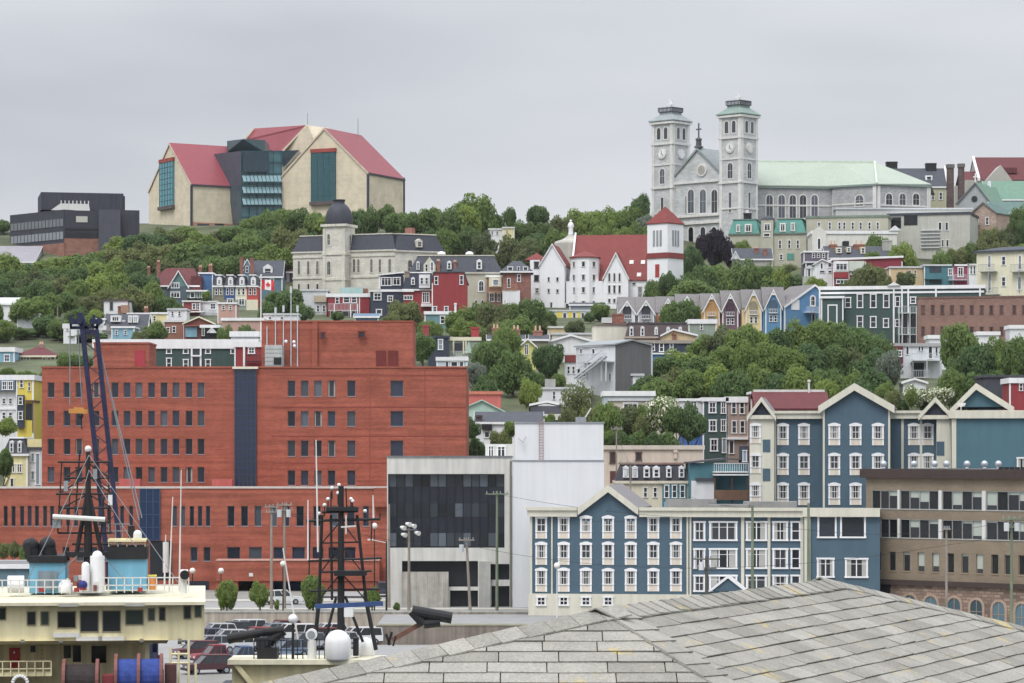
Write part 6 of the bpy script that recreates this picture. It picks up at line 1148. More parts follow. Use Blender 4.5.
# ---- middle ground, right of the red office
b = Bld('navy_cottage', 'small blue house with white bay half hidden by trees above the brick office roof', 'house', 428, 448, 552, depth=8); H = b.H(336.5); b.body(H, NAVY); b.flat(H, DARKROOF, NAVY, fh=.4); b.win(438, 339, 443, 350, 'sash', gl=G_GREY)
b = Bld('cream_porch_house', 'cream and sage house with open porch and red chimney above the brick office roof', 'house', 448, 480, 556, depth=8); H = b.H(338.5); b.body(H, SAGE); b.flat(H, BROWNROOF, CRM, fh=.7); b.fblock(454, 343, 463, 352, -.06, -.004, G_DARK, 'porch_opening')
for px in (453.5, 463.5, 466): b.fblock(px-.7, 341, px+.7, 354, -.5, -.07, CRM, 'porch_post')
b.chimney(471, 479, 327, 2, paint(176, 60, 62), False, 3); m = MB(); u, z = b.uz(469, 341); m.prism([(u-.9, z-2.3), (u+.6, z-2.3), (u, z)], -.8, -.7); b.mesh('parasol', m, paint(176, 200, 180)); b.rail(450, 468, 351, 356, -2, OFFW)
b = simple('white_sunroom', 'low white sunroom on the near side of the cream porch house', 'sunroom', 437, 467, 540, 358.5, pt(200, 214, 226), 6, wins=[(445, 361, 449, 367), (450.5, 361, 458, 367), (459, 361, 464, 367)], style='plain', roofm=WHROOF, fh=.7)
for lab, x0, x1, yt, m_ in (('lone red chimney block among the trees above the brick penthouse', 422.5, 429, 325, paint(168, 70, 68)),):
    b = Bld('red_chimney_house', 'house with square red chimney hidden in trees above the brick penthouse', 'house', 418, 446, 575, depth=7); H = b.H(338); b.body(H, BROWNROOF); b.flat(H, DARKROOF, fh=.3); b.chimney(x0, x1, yt, 2, m_, False, 4)
for k, (x0, x1, c0, c1, yt) in enumerate(((488, 504, 492, 499.5, 324), (509, 524, 512, 520, 325), (530, 548, 533, 542.5, 325.5))):
    b = simple('chimney_roof_house', ['low dark-roofed house with a pale brick chimney, above the tall dark trees', 'low dark-roofed house with twin-pot chimney directly over the yellow gabled house', 'low dark-roofed house with broad brick chimney left of the wide white gable'][k], 'house', x0, x1, 556, 340, OLIVE, 8, roof='ridge', ridge_y=335, corners=False, group='chimneyed roofs above the trees'); b.chimney(c0, c1, yt, 3, paint(170, 116, 100), True, 4)
b = Bld('yellow_gable_house', 'yellow house with white-edged gable between dark trees', 'house', 519.5, 536, 545, depth=8); H = b.H(347); yl = pt(226, 220, 120); b.body(H, yl); b.gable(H, b.H(339.5), DARKROOF, yl); b.win(524.5, 344, 528.5, 355, 'pair')
b = Bld('white_wide_gable', 'wide low white gabled building behind the grey metal building', 'building', 545, 597, 560, depth=12); H = b.H(343); b.body(H, WHT); b.gable(H, b.uz(571, 335.5)[1], WHROOF, WHT, bw=.35, ua=b.uz(571, 340)[0])
simple('long_flat_roof', 'long low flat-roofed building with grey roof behind the wide white gable', 'building', 552, 626, 580, 333.5, pt(210, 204, 196), 14, roofm=DARKROOF, corners=False)
simple('peach_shed', 'small peach walled shed below the yellow and white striped house', 'house', 548, 567, 610, 327, PEACH, 6, roofm=DARKROOF)
b = simple('red_lean_to', 'small white lean-to with dark red top at the left side of the grey metal building', 'shed', 565, 577, 520, 354, WHT, 5, roofm=WHROOF, corners=False, wins=[(567, 366, 570, 374), (572, 366, 575, 374)]); b.fblock(565, 355, 577, 362, -.3, -.01, pt(140, 56, 56), 'red_band')
b = Bld('grey_metal_building', 'grey metal-clad building with white front, outside stairs and balcony in the town centre', 'building', 576, 615.3, 508, 498, depth=7.9); H = b.H(345.5, 615); gm = paint(112, 112, 114, var=.05, board=-1.5); b.body(H, pt(220, 223, 228)); m = MB(); d1, zz = b.dz(651, 345); m.poly([(b.W+.01, 0, -2), (b.W+.01, d1, -2), (b.W+.01, d1, b.H(344)), (b.W+.01, d1*.45, b.dz(633, 341)[1]), (b.W+.01, 0, H)]); b.mesh('grey_cladding', m, gm)
m = MB(); zr = b.dz(633, 341)[1]; m.slab([(-.3, -.3, H+.3), (b.W+.3, -.3, H+.3), (b.W+.3, d1*.45, zr+.3), (-.3, d1*.45, zr+.3)], .25); m.slab([(b.W+.3, d1+.2, H+.3), (-.3, d1+.2, H+.3), (-.3, d1*.45, zr+.3), (b.W+.3, d1*.45, zr+.3)], .25); b.mesh('roof', m, paint(150, 156, 160, var=.08)); b.rail(576.5, 606, 354.5, 361, -1.8, GREYW, depth=1.75); b.wins([(580, 348.5, 582.5, 354), (592, 348, 595.5, 354.5), (609, 373, 611.5, 381)], 'plain'); m = MB(); u0, z0 = b.uz(574, 378, -3); u1, z1 = b.uz(602, 356, -3); m.bar((u0, -3, z0), (u1, -3, z1), .25, .35); m.bar((u0, -2, z0), (u1, -2, z1), .25, .35)
for k in range(14): t = k/13; m.box(u0+(u1-u0)*t-.15, -3, z0+(z1-z0)*t-.03, u0+(u1-u0)*t+.15, -2, z0+(z1-z0)*t+.03)
m.bar((u0, -3, z0+1), (u1, -3, z1+1), .1); b.mesh('stairs', m, GREYW); b.wins([(569+8, 368, 581, 377), (583, 369, 586.5, 377)], 'plain')
for px in (587, 601, 605.5): b.fblock(px-.4, 361.5, px+.4, 381, -1.8, -1.6, GREYW, 'balcony_post')
simple('white_shed_house', 'little white house at the right foot of the grey metal building', 'house', 625, 643, 500, 374.5, WHT, 5, wins=[(628.5, 379.5, 632, 387)], roofm=WHROOF)
b = simple('white_block_house', 'white flat building with grey chimney box left of the grey metal building', 'building', 538, 590, 492, 388, WHT, 9, wins=[(552.5, 391, 555.5, 399.5)], roofm=TARGREY, fh=.4); b.fblock(545, 379, 555.5, 388, 2, 4, CONC, 'chimney')
b = Bld('cream_blank_house', 'cream house with blank wall and sloping parapet beside the brown mansard terrace', 'house', 593, 627.5, 566, depth=9); H = b.H(325.5); b.body(H, pt(222, 216, 202)); m = MB(); m.prism([(-.1, H+.002), (b.W+.1, H+.002), (b.W+.1, b.H(322.5)), (-.1, b.H(325.2))], -.2, 9); b.mesh('roof', m, BROWNROOF); b.chimney(612, 624, 313.5, 4, BRICKRED, False, 4); b.fblock(602, 317.5, 612, 323, 3, 7, WHROOF, 'roof_unit')
b = Bld('brown_mansard_terrace', 'dark brown mansard terrace with white dormers below the gabled row', 'terrace', 626.5, 689, 562, depth=9); H = b.H(337); b.body(H, pt(150, 120, 110)); b.mansard(H+.1, b.H(323.5), paint(92, 78, 80, var=.15), ins=.5, trim=pt(190, 170, 156), cap=paint(90, 90, 92))
for x in (631, 642): b.dormer(x-1.5, 326, x+2.5, 336.5, y=.1)
for x in (656, 668, 680): b.dormer(x-1.5, 326.5, x+2, 335, y=.1, style='arch')
b = Bld('cream_gable_house', 'cream low-gabled house in front of the brown mansard terrace', 'house', 662, 696, 552, depth=8); H = b.H(335.5); b.body(H, PEACH); b.gable(H, b.uz(673, 330)[1], SLATE, PEACH, ua=b.uz(673, 333)[0], bw=.3); b.chimney(672.5, 676, 333, -.5, BRICKRED, False, 2)
b = Bld('slate_blue_house', 'dark slate house with bright blue ground floor behind the big trees', 'house', 637, 692, 536, depth=9); H = b.H(341.5); b.body(H, NAVY); b.flat(H, BROWNROOF, pt(170, 160, 150), fh=.6); b.wins([(651, 342.8, 655, 351), (659, 342.8, 664, 352), (669.5, 343, 673.5, 351)]); b.fblock(651, 354.5, 692, 368, -.3, -.01, pt(70, 122, 196), 'blue_shopfront'); b.fblock(651, 352.8, 692, 354.3, -.6, -.01, WHITE, 'fascia'); b.fblock(668, 356, 671, 368, -.4, -.31, WHITE, 'post')
simple('sage_flat_house', 'sage green flat-roofed house below the orange and plum gables', 'house', 689, 716, 576, 321, SAGE, 8, wins=[(700, 323.5, 703, 330)], roofm=WHROOF, fh=.9)
simple('red_flat_building', 'coral red flat-roofed building right of the red brick office', 'building', 458, 501, 478, 392.5, pt(206, 100, 92), 8, roofm=TARGREY, fh=.5, trim=pt(214, 120, 96), corners=False)
b = Bld('mint_gable_building', 'building with pale mint gable front right of the red brick office', 'building', 455, 504.5, 470, depth=8); H = b.H(412); mint = pt(184, 216, 200); b.body(H, mint); b.gable(H, b.uz(482, 400.5)[1], mint, mint, ua=b.uz(482, 405)[0], bw=.15, trim=mint, th=.12); b.body
b = Bld('slate_roof_warehouse', 'low white building with wide dark slate roof behind the concrete office', 'building', 476, 542, 452, depth=12); H = b.H(423); b.body(H, WHT); b.ridge(H, b.H(412.5), DARKROOF, WHT, fascia=True); b.fblock(482, 424, 492, 430, -.6, -.01, BLACK, 'canopy'); b.chimney(476, 482, 415, .5, paint(90, 74, 72), False, 5); b.wins([(484, 431, 490, 438), (507, 428, 513, 436)], 'plain')
simple('brown_garage', 'small taupe flat building between the red office and the white roof room', 'building', 475, 487, 430, 449, pt(150, 136, 130), 5, corners=False, roofm=BROWNROOF)
b = Bld('dark_siding_box', 'dark grey siding building with white curved fascia behind the white stair block', 'building', 530.5, 561, 474, depth=8); H = b.H(406); b.body(H, paint(86, 88, 98, board=2)); u = b.uz(547, 402)[0]; m = MB(); m.prism([(-.2, H), (u, H+.55), (b.W+.2, H), (b.W+.2, H+.35), (u, H+.95), (-.2, H+.35)], -.2, 8); b.mesh('fascia', m, WHITE); b.fblock(540, 414, 561, 420, -2, -.01, pt(220, 220, 210), 'lower_wall')
simple('pale_deck_roofs', 'long low pale blue-white roof deck behind the flowering tree', 'building', 604, 654, 470, 393, pt(190, 204, 212), 10, roofm=WHROOF, corners=False, fh=.8)
simple('long_grey_terrace', 'long low grey-roofed terrace left of the blue and white house', 'terrace', 610, 680, 446, 399.5, pt(214, 206, 188), 9, wins=[(623, 402.5, 638, 409, 'tri'), (659, 403.5, 664, 408.5, 'pair')], roofm=TARGREY, corners=False)
b = Bld('blue_white_house', 'house with white top floor and bright blue lower storeys left of the dark green house', 'row house', 680, 703, 442, depth=9, group='row houses under the dark trees'); H = b.H(399.5); b.body(H, WHT); b.flat(H, WHROOF, fh=.4); b.fblock(679, 416, 703, 450, -.2, -.01, pt(66, 116, 190), 'blue_wall'); b.win(690, 400.8, 697.5, 411, 'pair'); b.win(690, 418, 698, 431, 'sash', y=-.2)
b = Bld('dark_green_row_house', 'dark green three-storey row house with white windows left of the taupe house', 'row house', 703.3, 727, 440, depth=9, group='row houses under the dark trees'); H = b.H(399); b.body(H, DKGREEN); b.flat(H, WHROOF, fh=.6); b.wins([(708.5, 401.3, 716.5, 413.5), (720.8, 401.3, 726.2, 413.8), (708.8, 419.3, 716.8, 432), (720.8, 419, 726.2, 431.8), (710, 438.5, 718, 451.5)], 'quad'); b.win(722, 438, 726.5, 453, 'plain', gl=G_GREY, name='door'); b.corner(H-.3)
b = Bld('taupe_row_house', 'taupe three-storey row house with paired white windows beside the blue hotel', 'row house', 727.3, 748.5, 440, depth=9, group='row houses under the dark trees'); H = b.H(399); b.body(H, TAUPE); b.flat(H, WHROOF, fh=.9); b.wins([(731.2, 401, 736.5, 414), (739.2, 401, 744.8, 414), (731.5, 420.3, 736.8, 433.5), (739.8, 420.3, 745, 433.5)]); b.wins([(729, 440, 734, 454)], 'plain', name='door'); b.fblock(727.3, 437, 748.5, 439.5, -.5, -.01, WHITE, 'shop_fascia'); b.corner(H-.3)
simple('narrow_house', 'small red and white building top directly behind the hotel cream bay', 'building', 751.5, 762, 432, 392.5, pt(140, 62, 66), 6, roofm=WHROOF)
b = Bld('red_sloping_roof', 'building with long dark red sloping roof behind the tall blue hotel', 'building', 757, 829, 424, depth=12); H = b.H(409); b.body(H, pt(150, 60, 60)); b.ridge(H, b.H(392), paint(102, 40, 44, var=.12, sc=.6), pt(150, 60, 60), fascia=False); m = MB(); q = b.H(391.8); m.box(0, 5.8, q+.1, b.W, 6.2, q+.45); b.mesh('ridge_capping', m, OFFW); b.chimney(808, 810, 379.5, 5.5, OFFW, False, 3)
b = Bld('peach_long_building', 'long plain peach building with grey flat roof behind the low hotel wing', 'building', 596, 703, 408, depth=12); H = b.H(447); b.body(H, pt(222, 204, 186)); b.flat(H, paint(130, 128, 130, var=.2), pt(216, 204, 190), fh=.6); b.wins([(609.5, 451.5, 616, 463.5), (635.3, 451.5, 642, 461)], 'plain', trim=paint(110, 80, 76), gl=glass(80, 64, 62)); b.fblock(610, 471, 616, 483, -.06, -.004, paint(104, 58, 56), 'door'); b.chimney(674, 677, 450, -.3, pt(222, 204, 186), False, 1.2)
b = Bld('black_mansard_building', 'black mansard building with white dormers, cream and teal ground floors, behind the hotel wing', 'building', 617, 689, 388, depth=9); H = b.H(482); b.body(H, pt(224, 214, 188)); b.mansard(H+.15, b.H(464.5), paint(62, 62, 72, var=.12), ins=.7, trim=pt(222, 212, 190), cap=paint(140, 110, 100))
for x0, x1 in ((643.5, 650), (652.8, 660), (666.2, 671.6), (678.8, 684.4), (623, 629), (632, 638)): b.dormer(x0, 465.5, x1, 478, y=.12)
b.fblock(662.3, 483.5, 687, 508, -.15, -.01, TEAL, 'teal_wall'); b.wins([(664, 484.7, 669.3, 498), (672, 484.7, 677, 498), (679.8, 484.7, 685, 498)], y=-.15); b.wins([(643.3, 487, 647.5, 497.5), (653, 487, 657.3, 497.5)]); b.fblock(664, 502, 686, 508, -.4, -.16, LBLUE, 'shop_fascia')
b = Bld('teal_gable_building', 'teal clapboard building with dark roof and white balcony beside the tall blue hotel', 'building', 690, 750, 384, depth=10); H = b.H(463); b.body(H, TEAL, y0=.5); m = MB(); m.prism([(-.2, b.H(463.5)), (b.W*.6, b.H(459.5)), (b.W+.2, b.H(460.5)), (b.W+.2, b.H(459.5)), (b.W*.6, b.H(458)), (-.2, b.H(462))], 0, 10.4); b.mesh('roof', m, paint(80, 80, 86)); b.rail(714, 748.5, 463, 471.5, -2.5, WHITE, depth=3); b.fblock(692, 481, 714.5, 505, -1.5, .48, WHT, 'low_shed'); b.fblock(715, 490, 748.5, 500, -2.6, -2.45, WOOD, 'fence'); b.fblock(714, 474, 748.5, 475.5, -2.6, .45, WHITE, 'balcony_fascia')
for px in (715, 732, 747.5): b.fblock(px-.8, 475.5, px+.8, 504, -2.4, -2.2, paint(90, 60, 56), 'balcony_post')
b.fblock(696, 478, 714, 481, -1.8, .48, DARKROOF, 'shed_roof'); b.fblock(741, 446, 748.5, 463, -.5, 3, NAVY, 'stair_turret'); b.win(742.5, 450, 747, 462, 'plain', y=-.5, gl=G_GREY)
# ---- right, above the hotel
b = Bld('white_stair_house', 'white house with grey outside stairs and maroon side wall under the brown brick block', 'house', 890, 942, 530, depth=9); H = b.H(344.5); b.body(H, pt(222, 226, 232)); b.flat(H, WHROOF, pt(180, 180, 180), fh=.6); b.fblock(890, 346, 903, 372, -.3, -.01, pt(116, 48, 62), 'maroon_wall'); b.win(895.5, 350, 902.2, 357, 'quad', y=-.3); b.wins([(905.8, 346.5, 909, 354.5), (918, 346.3, 920.6, 351), (921, 346.3, 923.6, 351), (927.8, 346, 932.8, 359), (935, 346.5, 938, 356)], 'plain'); b.rail(911, 941, 353, 360, -2, GREYW, depth=1.95); b.fblock(912, 363, 924, 380, -.06, -.004, G_DARK, 'doorway_or_shade'); m = MB(); u0, z0 = b.uz(892, 381, -3); u1, z1 = b.uz(913, 359, -3); m.bar((u0, -3, z0), (u1, -3, z1), .2, .3); m.bar((u0, -2, z0), (u1, -2, z1), .2, .3); m.bar((u0, -3, z0+1), (u1, -3, z1+1), .1)
for k in range(13): t = k/12; m.box(u0+(u1-u0)*t-.15, -3, z0+(z1-z0)*t-.03, u0+(u1-u0)*t+.15, -2, z0+(z1-z0)*t+.03)
b.mesh('stairs', m, GREYW)
for px in (913, 927, 940.5): b.fblock(px-.5, 360.5, px+.5, 384, -2, -1.75, GREYW, 'deck_post')
b.rail(913, 929, 370, 377, -2.4, GREYW, depth=.35)
simple('white_garage', 'small white garage between the flowering bush and the stair house', 'garage', 903, 926, 500, 383, WHT, 5, wins=[(908, 384, 911, 391)], roof='gable', ridge_y=379.5, roofm=WHROOF, corners=False)
b = simple('red_corner_house', 'small crimson house with white trim at the right edge behind the hotel gable', 'house', 1010, 1034, 440, 380, RED, 7, wins=[(1019, 383, 1023, 391)], roofm=WHROOF, fh=.8)
simple('dark_flat_roof', 'low dark flat roof behind the right hotel gable', 'building', 984, 1030, 452, 376, DARKROOF, 8, roofm=DARKROOF, trim=DARKROOF, corners=False)
for x0, x1, yt, lab in ((978, 999, 333, 'white box van roof parked under the brown brick block'), (929, 951, 336.5, 'white canvas garage roof left of the tall tree under the brown brick block'), (1010, 1036, 326.5, 'pale arched roof at the right edge under the brown brick block')):
    simple('white_outbuilding', lab, 'outbuilding', x0, x1, 545, yt, WHT, 5, roofm=WHROOF, corners=False, fh=.7)
# flag on its pole behind the brick office
fp = thing('flagpole', 'white pole flying a red and white maple leaf flag behind the brick office', 'flagpole', (X(261, 470), 470, tz(0, 470)))
zt = Z(276, 470)-fp.location.z; m = MB(); m.tube((0, 0, -1), (0, 0, zt), .14, .07, 8); m.ball((0, 0, zt+.12), .15, 8); m.build('pole', WHITE, fp)
fl = MB(); W0, H0, n = 2.05, 1.65, 12; z0 = Z(279.5, 470)-fp.location.z
def fpnt(u, v, o=0): return (.1+u*W0, .18*math.sin(u*5)+.05*math.sin(v*4+u*3)+o, z0-v*H0-.35*u*u+.1*u)
for i in range(n):
    for j in range(6):
        u0, u1 = i/n, (i+1)/n; v0, v1 = j/6, (j+1)/6
        fl.poly([fpnt(u0, v1), fpnt(u1, v1), fpnt(u1, v0), fpnt(u0, v0)], 0 if .25 <= (u0+u1)/2 <= .75 else 1)
fo = fl.build('flag', [paint(240, 240, 240), paint(216, 40, 50)], fp, smooth=True)
leaf = [(0, -.34), (.06, -.2), (.16, -.25), (.13, -.08), (.3, -.14), (.26, -.06), (.34, 0), (.2, .1), (.22, .2), (.03, .17), (.03, .34), (-.03, .34), (-.03, .17), (-.22, .2), (-.2, .1), (-.34, 0), (-.26, -.06), (-.3, -.14), (-.13, -.08), (-.16, -.25), (-.06, -.2)]
for o in (-.02, .02):
    lm = MB(); lm.poly([fpnt(.5+x*.62, .5+y*1.0, o) for x, y in leaf]); lm.build('maple_leaf', paint(216, 40, 50), fo)
# ================================================================ trees
import numpy as np
def leafmat(name, base, var=.35, flower=None):
    m = bpy.data.materials.new(name); m.use_nodes = True; nt = m.node_tree; N = nt.nodes; L = nt.links; bs = N['Principled BSDF']
    bs.inputs['Roughness'].default_value = .6; bs.inputs['Specular IOR Level'].default_value = .25
    tc = N.new('ShaderNodeTexCoord'); oi = N.new('ShaderNodeObjectInfo')
    n1 = N.new('ShaderNodeTexNoise'); n1.inputs['Scale'].default_value = 3.2; n1.inputs['Detail'].default_value = 3; L.new(tc.outputs['Object'], n1.inputs['Vector'])
    n2 = N.new('ShaderNodeTexNoise'); n2.inputs['Scale'].default_value = 26; n2.inputs['Detail'].default_value = 1; L.new(tc.outputs['Object'], n2.inputs['Vector'])
    a = N.new('ShaderNodeMath'); a.operation = 'MULTIPLY_ADD'; L.new(n1.outputs['Fac'], a.inputs[0]); a.inputs[1].default_value = .9; L.new(n2.outputs['Fac'], a.inputs[2])
    b = N.new('ShaderNodeMath'); b.operation = 'MULTIPLY_ADD'; L.new(oi.outputs['Random'], b.inputs[0]); b.inputs[1].default_value = .75; L.new(a.outputs[0], b.inputs[2])
    rp = N.new('ShaderNodeMapRange'); rp.inputs['From Min'].default_value = .75; rp.inputs['From Max'].default_value = 1.95; L.new(b.outputs[0], rp.inputs['Value'])
    cr = N.new('ShaderNodeValToRGB'); L.new(rp.outputs['Result'], cr.inputs['Fac']); e = cr.color_ramp.elements
    r, g, bl = base
    e[0].color = (r*.7, g*.76, bl*.9, 1); e[1].color = (r*1.4, g*1.28, bl*1.1, 1)
    L.new(cr.outputs['Color'], bs.inputs['Base Color'])
    tr = N.new('ShaderNodeBsdfTranslucent'); L.new(cr.outputs['Color'], tr.inputs['Color'])
    ms = N.new('ShaderNodeMixShader'); ms.inputs['Fac'].default_value = .5; out = N['Material Output']
    L.new(bs.outputs['BSDF'], ms.inputs[1]); L.new(tr.outputs['BSDF'], ms.inputs[2]); L.new(ms.outputs['Shader'], out.inputs['Surface'])
    return m
LEAF = leafmat('leaf_green', (.152, .228, .070)); LEAFD = leafmat('leaf_dark', (.114, .186, .066)); LEAFB = leafmat('leaf_bright', (.200, .275, .074)); LEAFO = leafmat('leaf_olive', (.160, .195, .080))
LEAFP = leafmat('leaf_purple', (.040, .032, .046)); LEAFS = leafmat('leaf_silver', (.22, .26, .20)); LEAFW = paint(232, 230, 206, var=.06, streak=0); BARK = paint(92, 82, 72, var=.2, sc=2)
def crown_mesh(seed, nb=34, per=430, flat=1.0, leaf=.052, cone=False, sparse=1.0):
    rg = np.random.default_rng(seed); V = []
    bl = []
    for i in range(nb):
        for _ in range(60):
            p = rg.uniform(-1, 1, 3)
            if np.linalg.norm(p) < .78: break
        z = .5+p[2]*.5*.78; rr = np.array([p[0], p[1]])
        if cone: rr = rr*(1.05-z)*.8
        r = rg.uniform(.13, .34)*(1-.3*max(0, z-.6))*(.75 if cone else 1)
        bl.append((rr[0]*rg.uniform(.72, 1.02), rr[1]*rg.uniform(.72, 1.02), z*flat, r))
    bl.append((0, 0, .45*flat, .5 if not cone else .3))
    for (bx, by, bz, r) in bl:
        n = int(per*(r/.34)**2*sparse); d = rg.normal(size=(n, 3)); d /= np.linalg.norm(d, axis=1)[:, None]
        rad = r*(1-np.abs(rg.normal(0, .2, n))+rg.uniform(0, .22, n)**2*4); zs = .7
        c = np.stack([bx+d[:, 0]*rad, by+d[:, 1]*rad, bz+d[:, 2]*rad*zs], 1)
        nrm = d+rg.normal(0, .55, (n, 3)); nrm[:, 2] += .7; nrm /= np.linalg.norm(nrm, axis=1)[:, None]
        t = np.cross(nrm, rg.normal(size=(n, 3))); t /= np.linalg.norm(t, axis=1)[:, None]; b = np.cross(nrm, t)
        s = leaf*rg.uniform(.55, 1.25, n)[:, None]; asp = rg.uniform(.5, .8, n)[:, None]
        q = np.stack([c-t*s, c-b*s*asp, c+t*s, c+b*s*asp], 1); V.append(q)
    V = np.concatenate(V); n = len(V); me = bpy.data.meshes.new('crown')
    me.vertices.add(n*4); me.vertices.foreach_set('co', V.reshape(-1).astype('f')); me.loops.add(n*4); me.loops.foreach_set('vertex_index', np.arange(n*4, dtype='i'))
    me.polygons.add(n); me.polygons.foreach_set('loop_start', np.arange(n, dtype='i')*4); me.update(calc_edges=True); return me
_cr = {}
def crown(kind, v):
    key = (kind, v)
    if key not in _cr:
        shape = {'cone': dict(nb=18, per=420, cone=True, leaf=.07), 'sparse': dict(nb=26, per=170, leaf=.045), 'flower': dict(nb=30, per=400)}.get(kind, {})
        me = crown_mesh(hash_(kind)+v*17, **shape)
        if kind == 'flower':
            me.materials.append(LEAF); me.materials.append(LEAFW); n = len(me.polygons); me.polygons.foreach_set('material_index', (np.random.default_rng(3).random(n) < .42).astype('i'))
        else: me.materials.append({'dark': LEAFD, 'bright': LEAFB, 'olive': LEAFO, 'purple': LEAFP, 'silver': LEAFS, 'cone': LEAFB, 'sparse': LEAFO}.get(kind, LEAF))
        _cr[key] = me
    return _cr[key]
def hash_(s): return sum(ord(c)*(i+3) for i, c in enumerate(s))
_trunk = {}
def trunk_mesh(v):
    if v not in _trunk:
        rg = random.Random(v); m = MB(); m.tube((0, 0, -.25), (.01, .01, .35), .055, .04, 8); m.tube((.01, .01, .35), (.02, -.01, .8), .04, .015, 7)
        for k in range(6):
            a = k*1.1+rg.random(); z = .28+.07*k; m.tube((.01, .01, z), (.42*math.cos(a), .42*math.sin(a), z+.22), .022, .006, 5)
        _trunk[v] = m.mesh('trunk', BARK)
    return _trunk[v]
TN = [0]
def tree(px, top, Y, w, label, kind='green', group=None, name='tree', cat='tree', squat=1.0):
    TN[0] += 1; v = TN[0]; R = w/2*Y/F; Y0 = Y
    while Z(top, Y)-tz(0, Y) < 1.35*R*squat and Y > Y0-30 and Y > 405: Y -= 3      # step down the slope until the tree has room to stand
    x = X(px, Y); R = w/2*Y/F; g = tz(x, Y); zt = Z(top, Y); H = max(1.2, zt-g)
    ch = min(H*.97, R*RND.uniform(1.8, 2.9)*squat); r = thing(name, label, cat, (x, Y, g), RND.uniform(0, 6.28), group)
    c = obj('crown', crown(kind, v % (5 if kind in ('green', 'dark') else 2)), r, (0, 0, H-ch*.97)); c.scale = (R*1.02, R*1.02, ch)
    if cat == 'tree':
        t = obj('trunk', trunk_mesh(v % 3), r); t.scale = (R*1.5, R*1.5, H)
    return r
def row(specs, Y, label, group, kinds=('green',), w=(36, 50), jy=9, vw=.22):
    for i, (px, top) in enumerate(specs): tree(px+RND.uniform(-2, 2), top, Y+RND.uniform(-jy, jy), RND.uniform(*w)*RND.uniform(1-vw, 1+vw), label, RND.choice(kinds), group)
mx = ('green', 'green', 'dark', 'bright', 'olive')
W1 = 'leafy green tree in the wood below the gabled museum'
row([(128, 236), (146, 228), (166, 226), (184, 224), (203, 231), (222, 229), (240, 222), (254, 214), (268, 208), (283, 206), (299, 207), (315, 209), (331, 212)], 772, W1, 'wood below the museum', mx, (34, 46))
row([(122, 246), (140, 240), (160, 242), (182, 238), (204, 243), (226, 240), (248, 232), (270, 226), (290, 224), (306, 230)], 745, W1, 'wood below the museum', mx, (38, 50))
row([(352, 208), (368, 205), (385, 204), (402, 207), (416, 212)], 770, 'rounded tree on the hilltop right of the black dome', 'trees right of the dome', mx, (30, 40))
row([(433, 206), (452, 204)], 762, 'broad tree on the hilltop between museum and basilica', 'hilltop trees between the landmarks', ('green', 'dark'), (40, 46))
tree(476, 193, 768, 54, 'tallest tree on the hilltop between museum and basilica', 'green'); tree(462, 201, 756, 48, 'wide bright tree in front of the tallest hilltop tree', 'bright'); tree(495, 212, 770, 26, 'small dark tree right of the tallest hilltop tree', 'dark')
tree(510, 205, 780, 18, 'small dark skyline tree in the gap left of the white church', 'dark'); tree(537, 202, 782, 30, 'dark rounded skyline tree behind the white church', 'dark')
row([(432, 228), (450, 226), (468, 224), (484, 229)], 742, 'hedge-like tree behind the beige mansard block', 'trees behind the beige block', mx, (30, 40))
row([(522, 219), (545, 222), (563, 214), (580, 208), (597, 207), (614, 206), (630, 206), (648, 212)], 765, 'green tree on the skyline behind the white church roof', 'trees behind the white church', mx, (32, 42))
row([(518, 233), (536, 230), (556, 228), (600, 226), (622, 224), (640, 222)], 735, 'green tree on the skyline behind the white church roof', 'trees behind the white church', mx, (34, 44))
tree(641, 190, 772, 30, 'tall dark sparse tree left of the basilica towers', 'dark'); tree(646, 213, 755, 26, 'grey-leaved tree at the foot of the left basilica tower', 'silver')
tree(3, 219, 800, 22, 'distant dark tree on the skyline at the far left edge', 'dark')
# left hillside, back to front
W2 = 'tree in the thick wood on the left hillside'
row([(6, 252), (24, 262), (45, 257), (64, 254), (84, 252), (104, 248)], 732, W2, 'wood on the left hillside', mx, (36, 46))
row([(-4, 266), (14, 268), (34, 268), (52, 266), (72, 262), (94, 259), (114, 258), (136, 256)], 712, W2, 'wood on the left hillside', mx, (38, 50))
row([(158, 256), (176, 258), (196, 256), (216, 254), (236, 252), (256, 248), (276, 244)], 752, W1, 'wood below the museum', mx, (36, 46))
row([(2, 278), (22, 284), (40, 276), (60, 274), (80, 277), (100, 272), (122, 270), (140, 268)], 682, W2, 'wood on the left hillside', mx, (40, 52))
row([(30, 296), (50, 292), (70, 290), (90, 293), (112, 286), (132, 284)], 655, W2, 'wood on the left hillside', ('green', 'bright', 'bright', 'olive'), (38, 50))
row([(2, 318), (-6, 300), (48, 312), (60, 318), (78, 306), (96, 308)], 622, 'tree among the small pale houses at the left edge', 'trees among the small pale houses', mx, (30, 44))
row([(4, 334), (22, 326), (40, 328), (58, 330), (76, 334), (92, 332), (0, 344)], 640, 'dark tree behind the red hipped roof at the left', 'dark trees behind the red hipped roof', ('dark', 'green'), (32, 46))
tree(68, 351, 530, 32, 'rounded bush between the red hipped roof and the crane boom', 'green', name='bush', cat='bush', squat=.7); tree(85, 354, 528, 24, 'smaller rounded bush behind the crane boom', 'dark', name='bush', cat='bush', squat=.7)
tree(155, 320, 594, 32, 'yellow-green bushy tree below the primrose house', 'bright'); tree(140, 329, 580, 22, 'small yellow-green shrub right of the slate-roofed white house', 'olive', name='bush', cat='bush'); tree(246, 322, 575, 26, 'dark bush above the white parapet shed', 'dark', name='bush', cat='bush'); tree(226, 324, 576, 22, 'green bush right of the black gabled shed', 'green', name='bush', cat='bush')
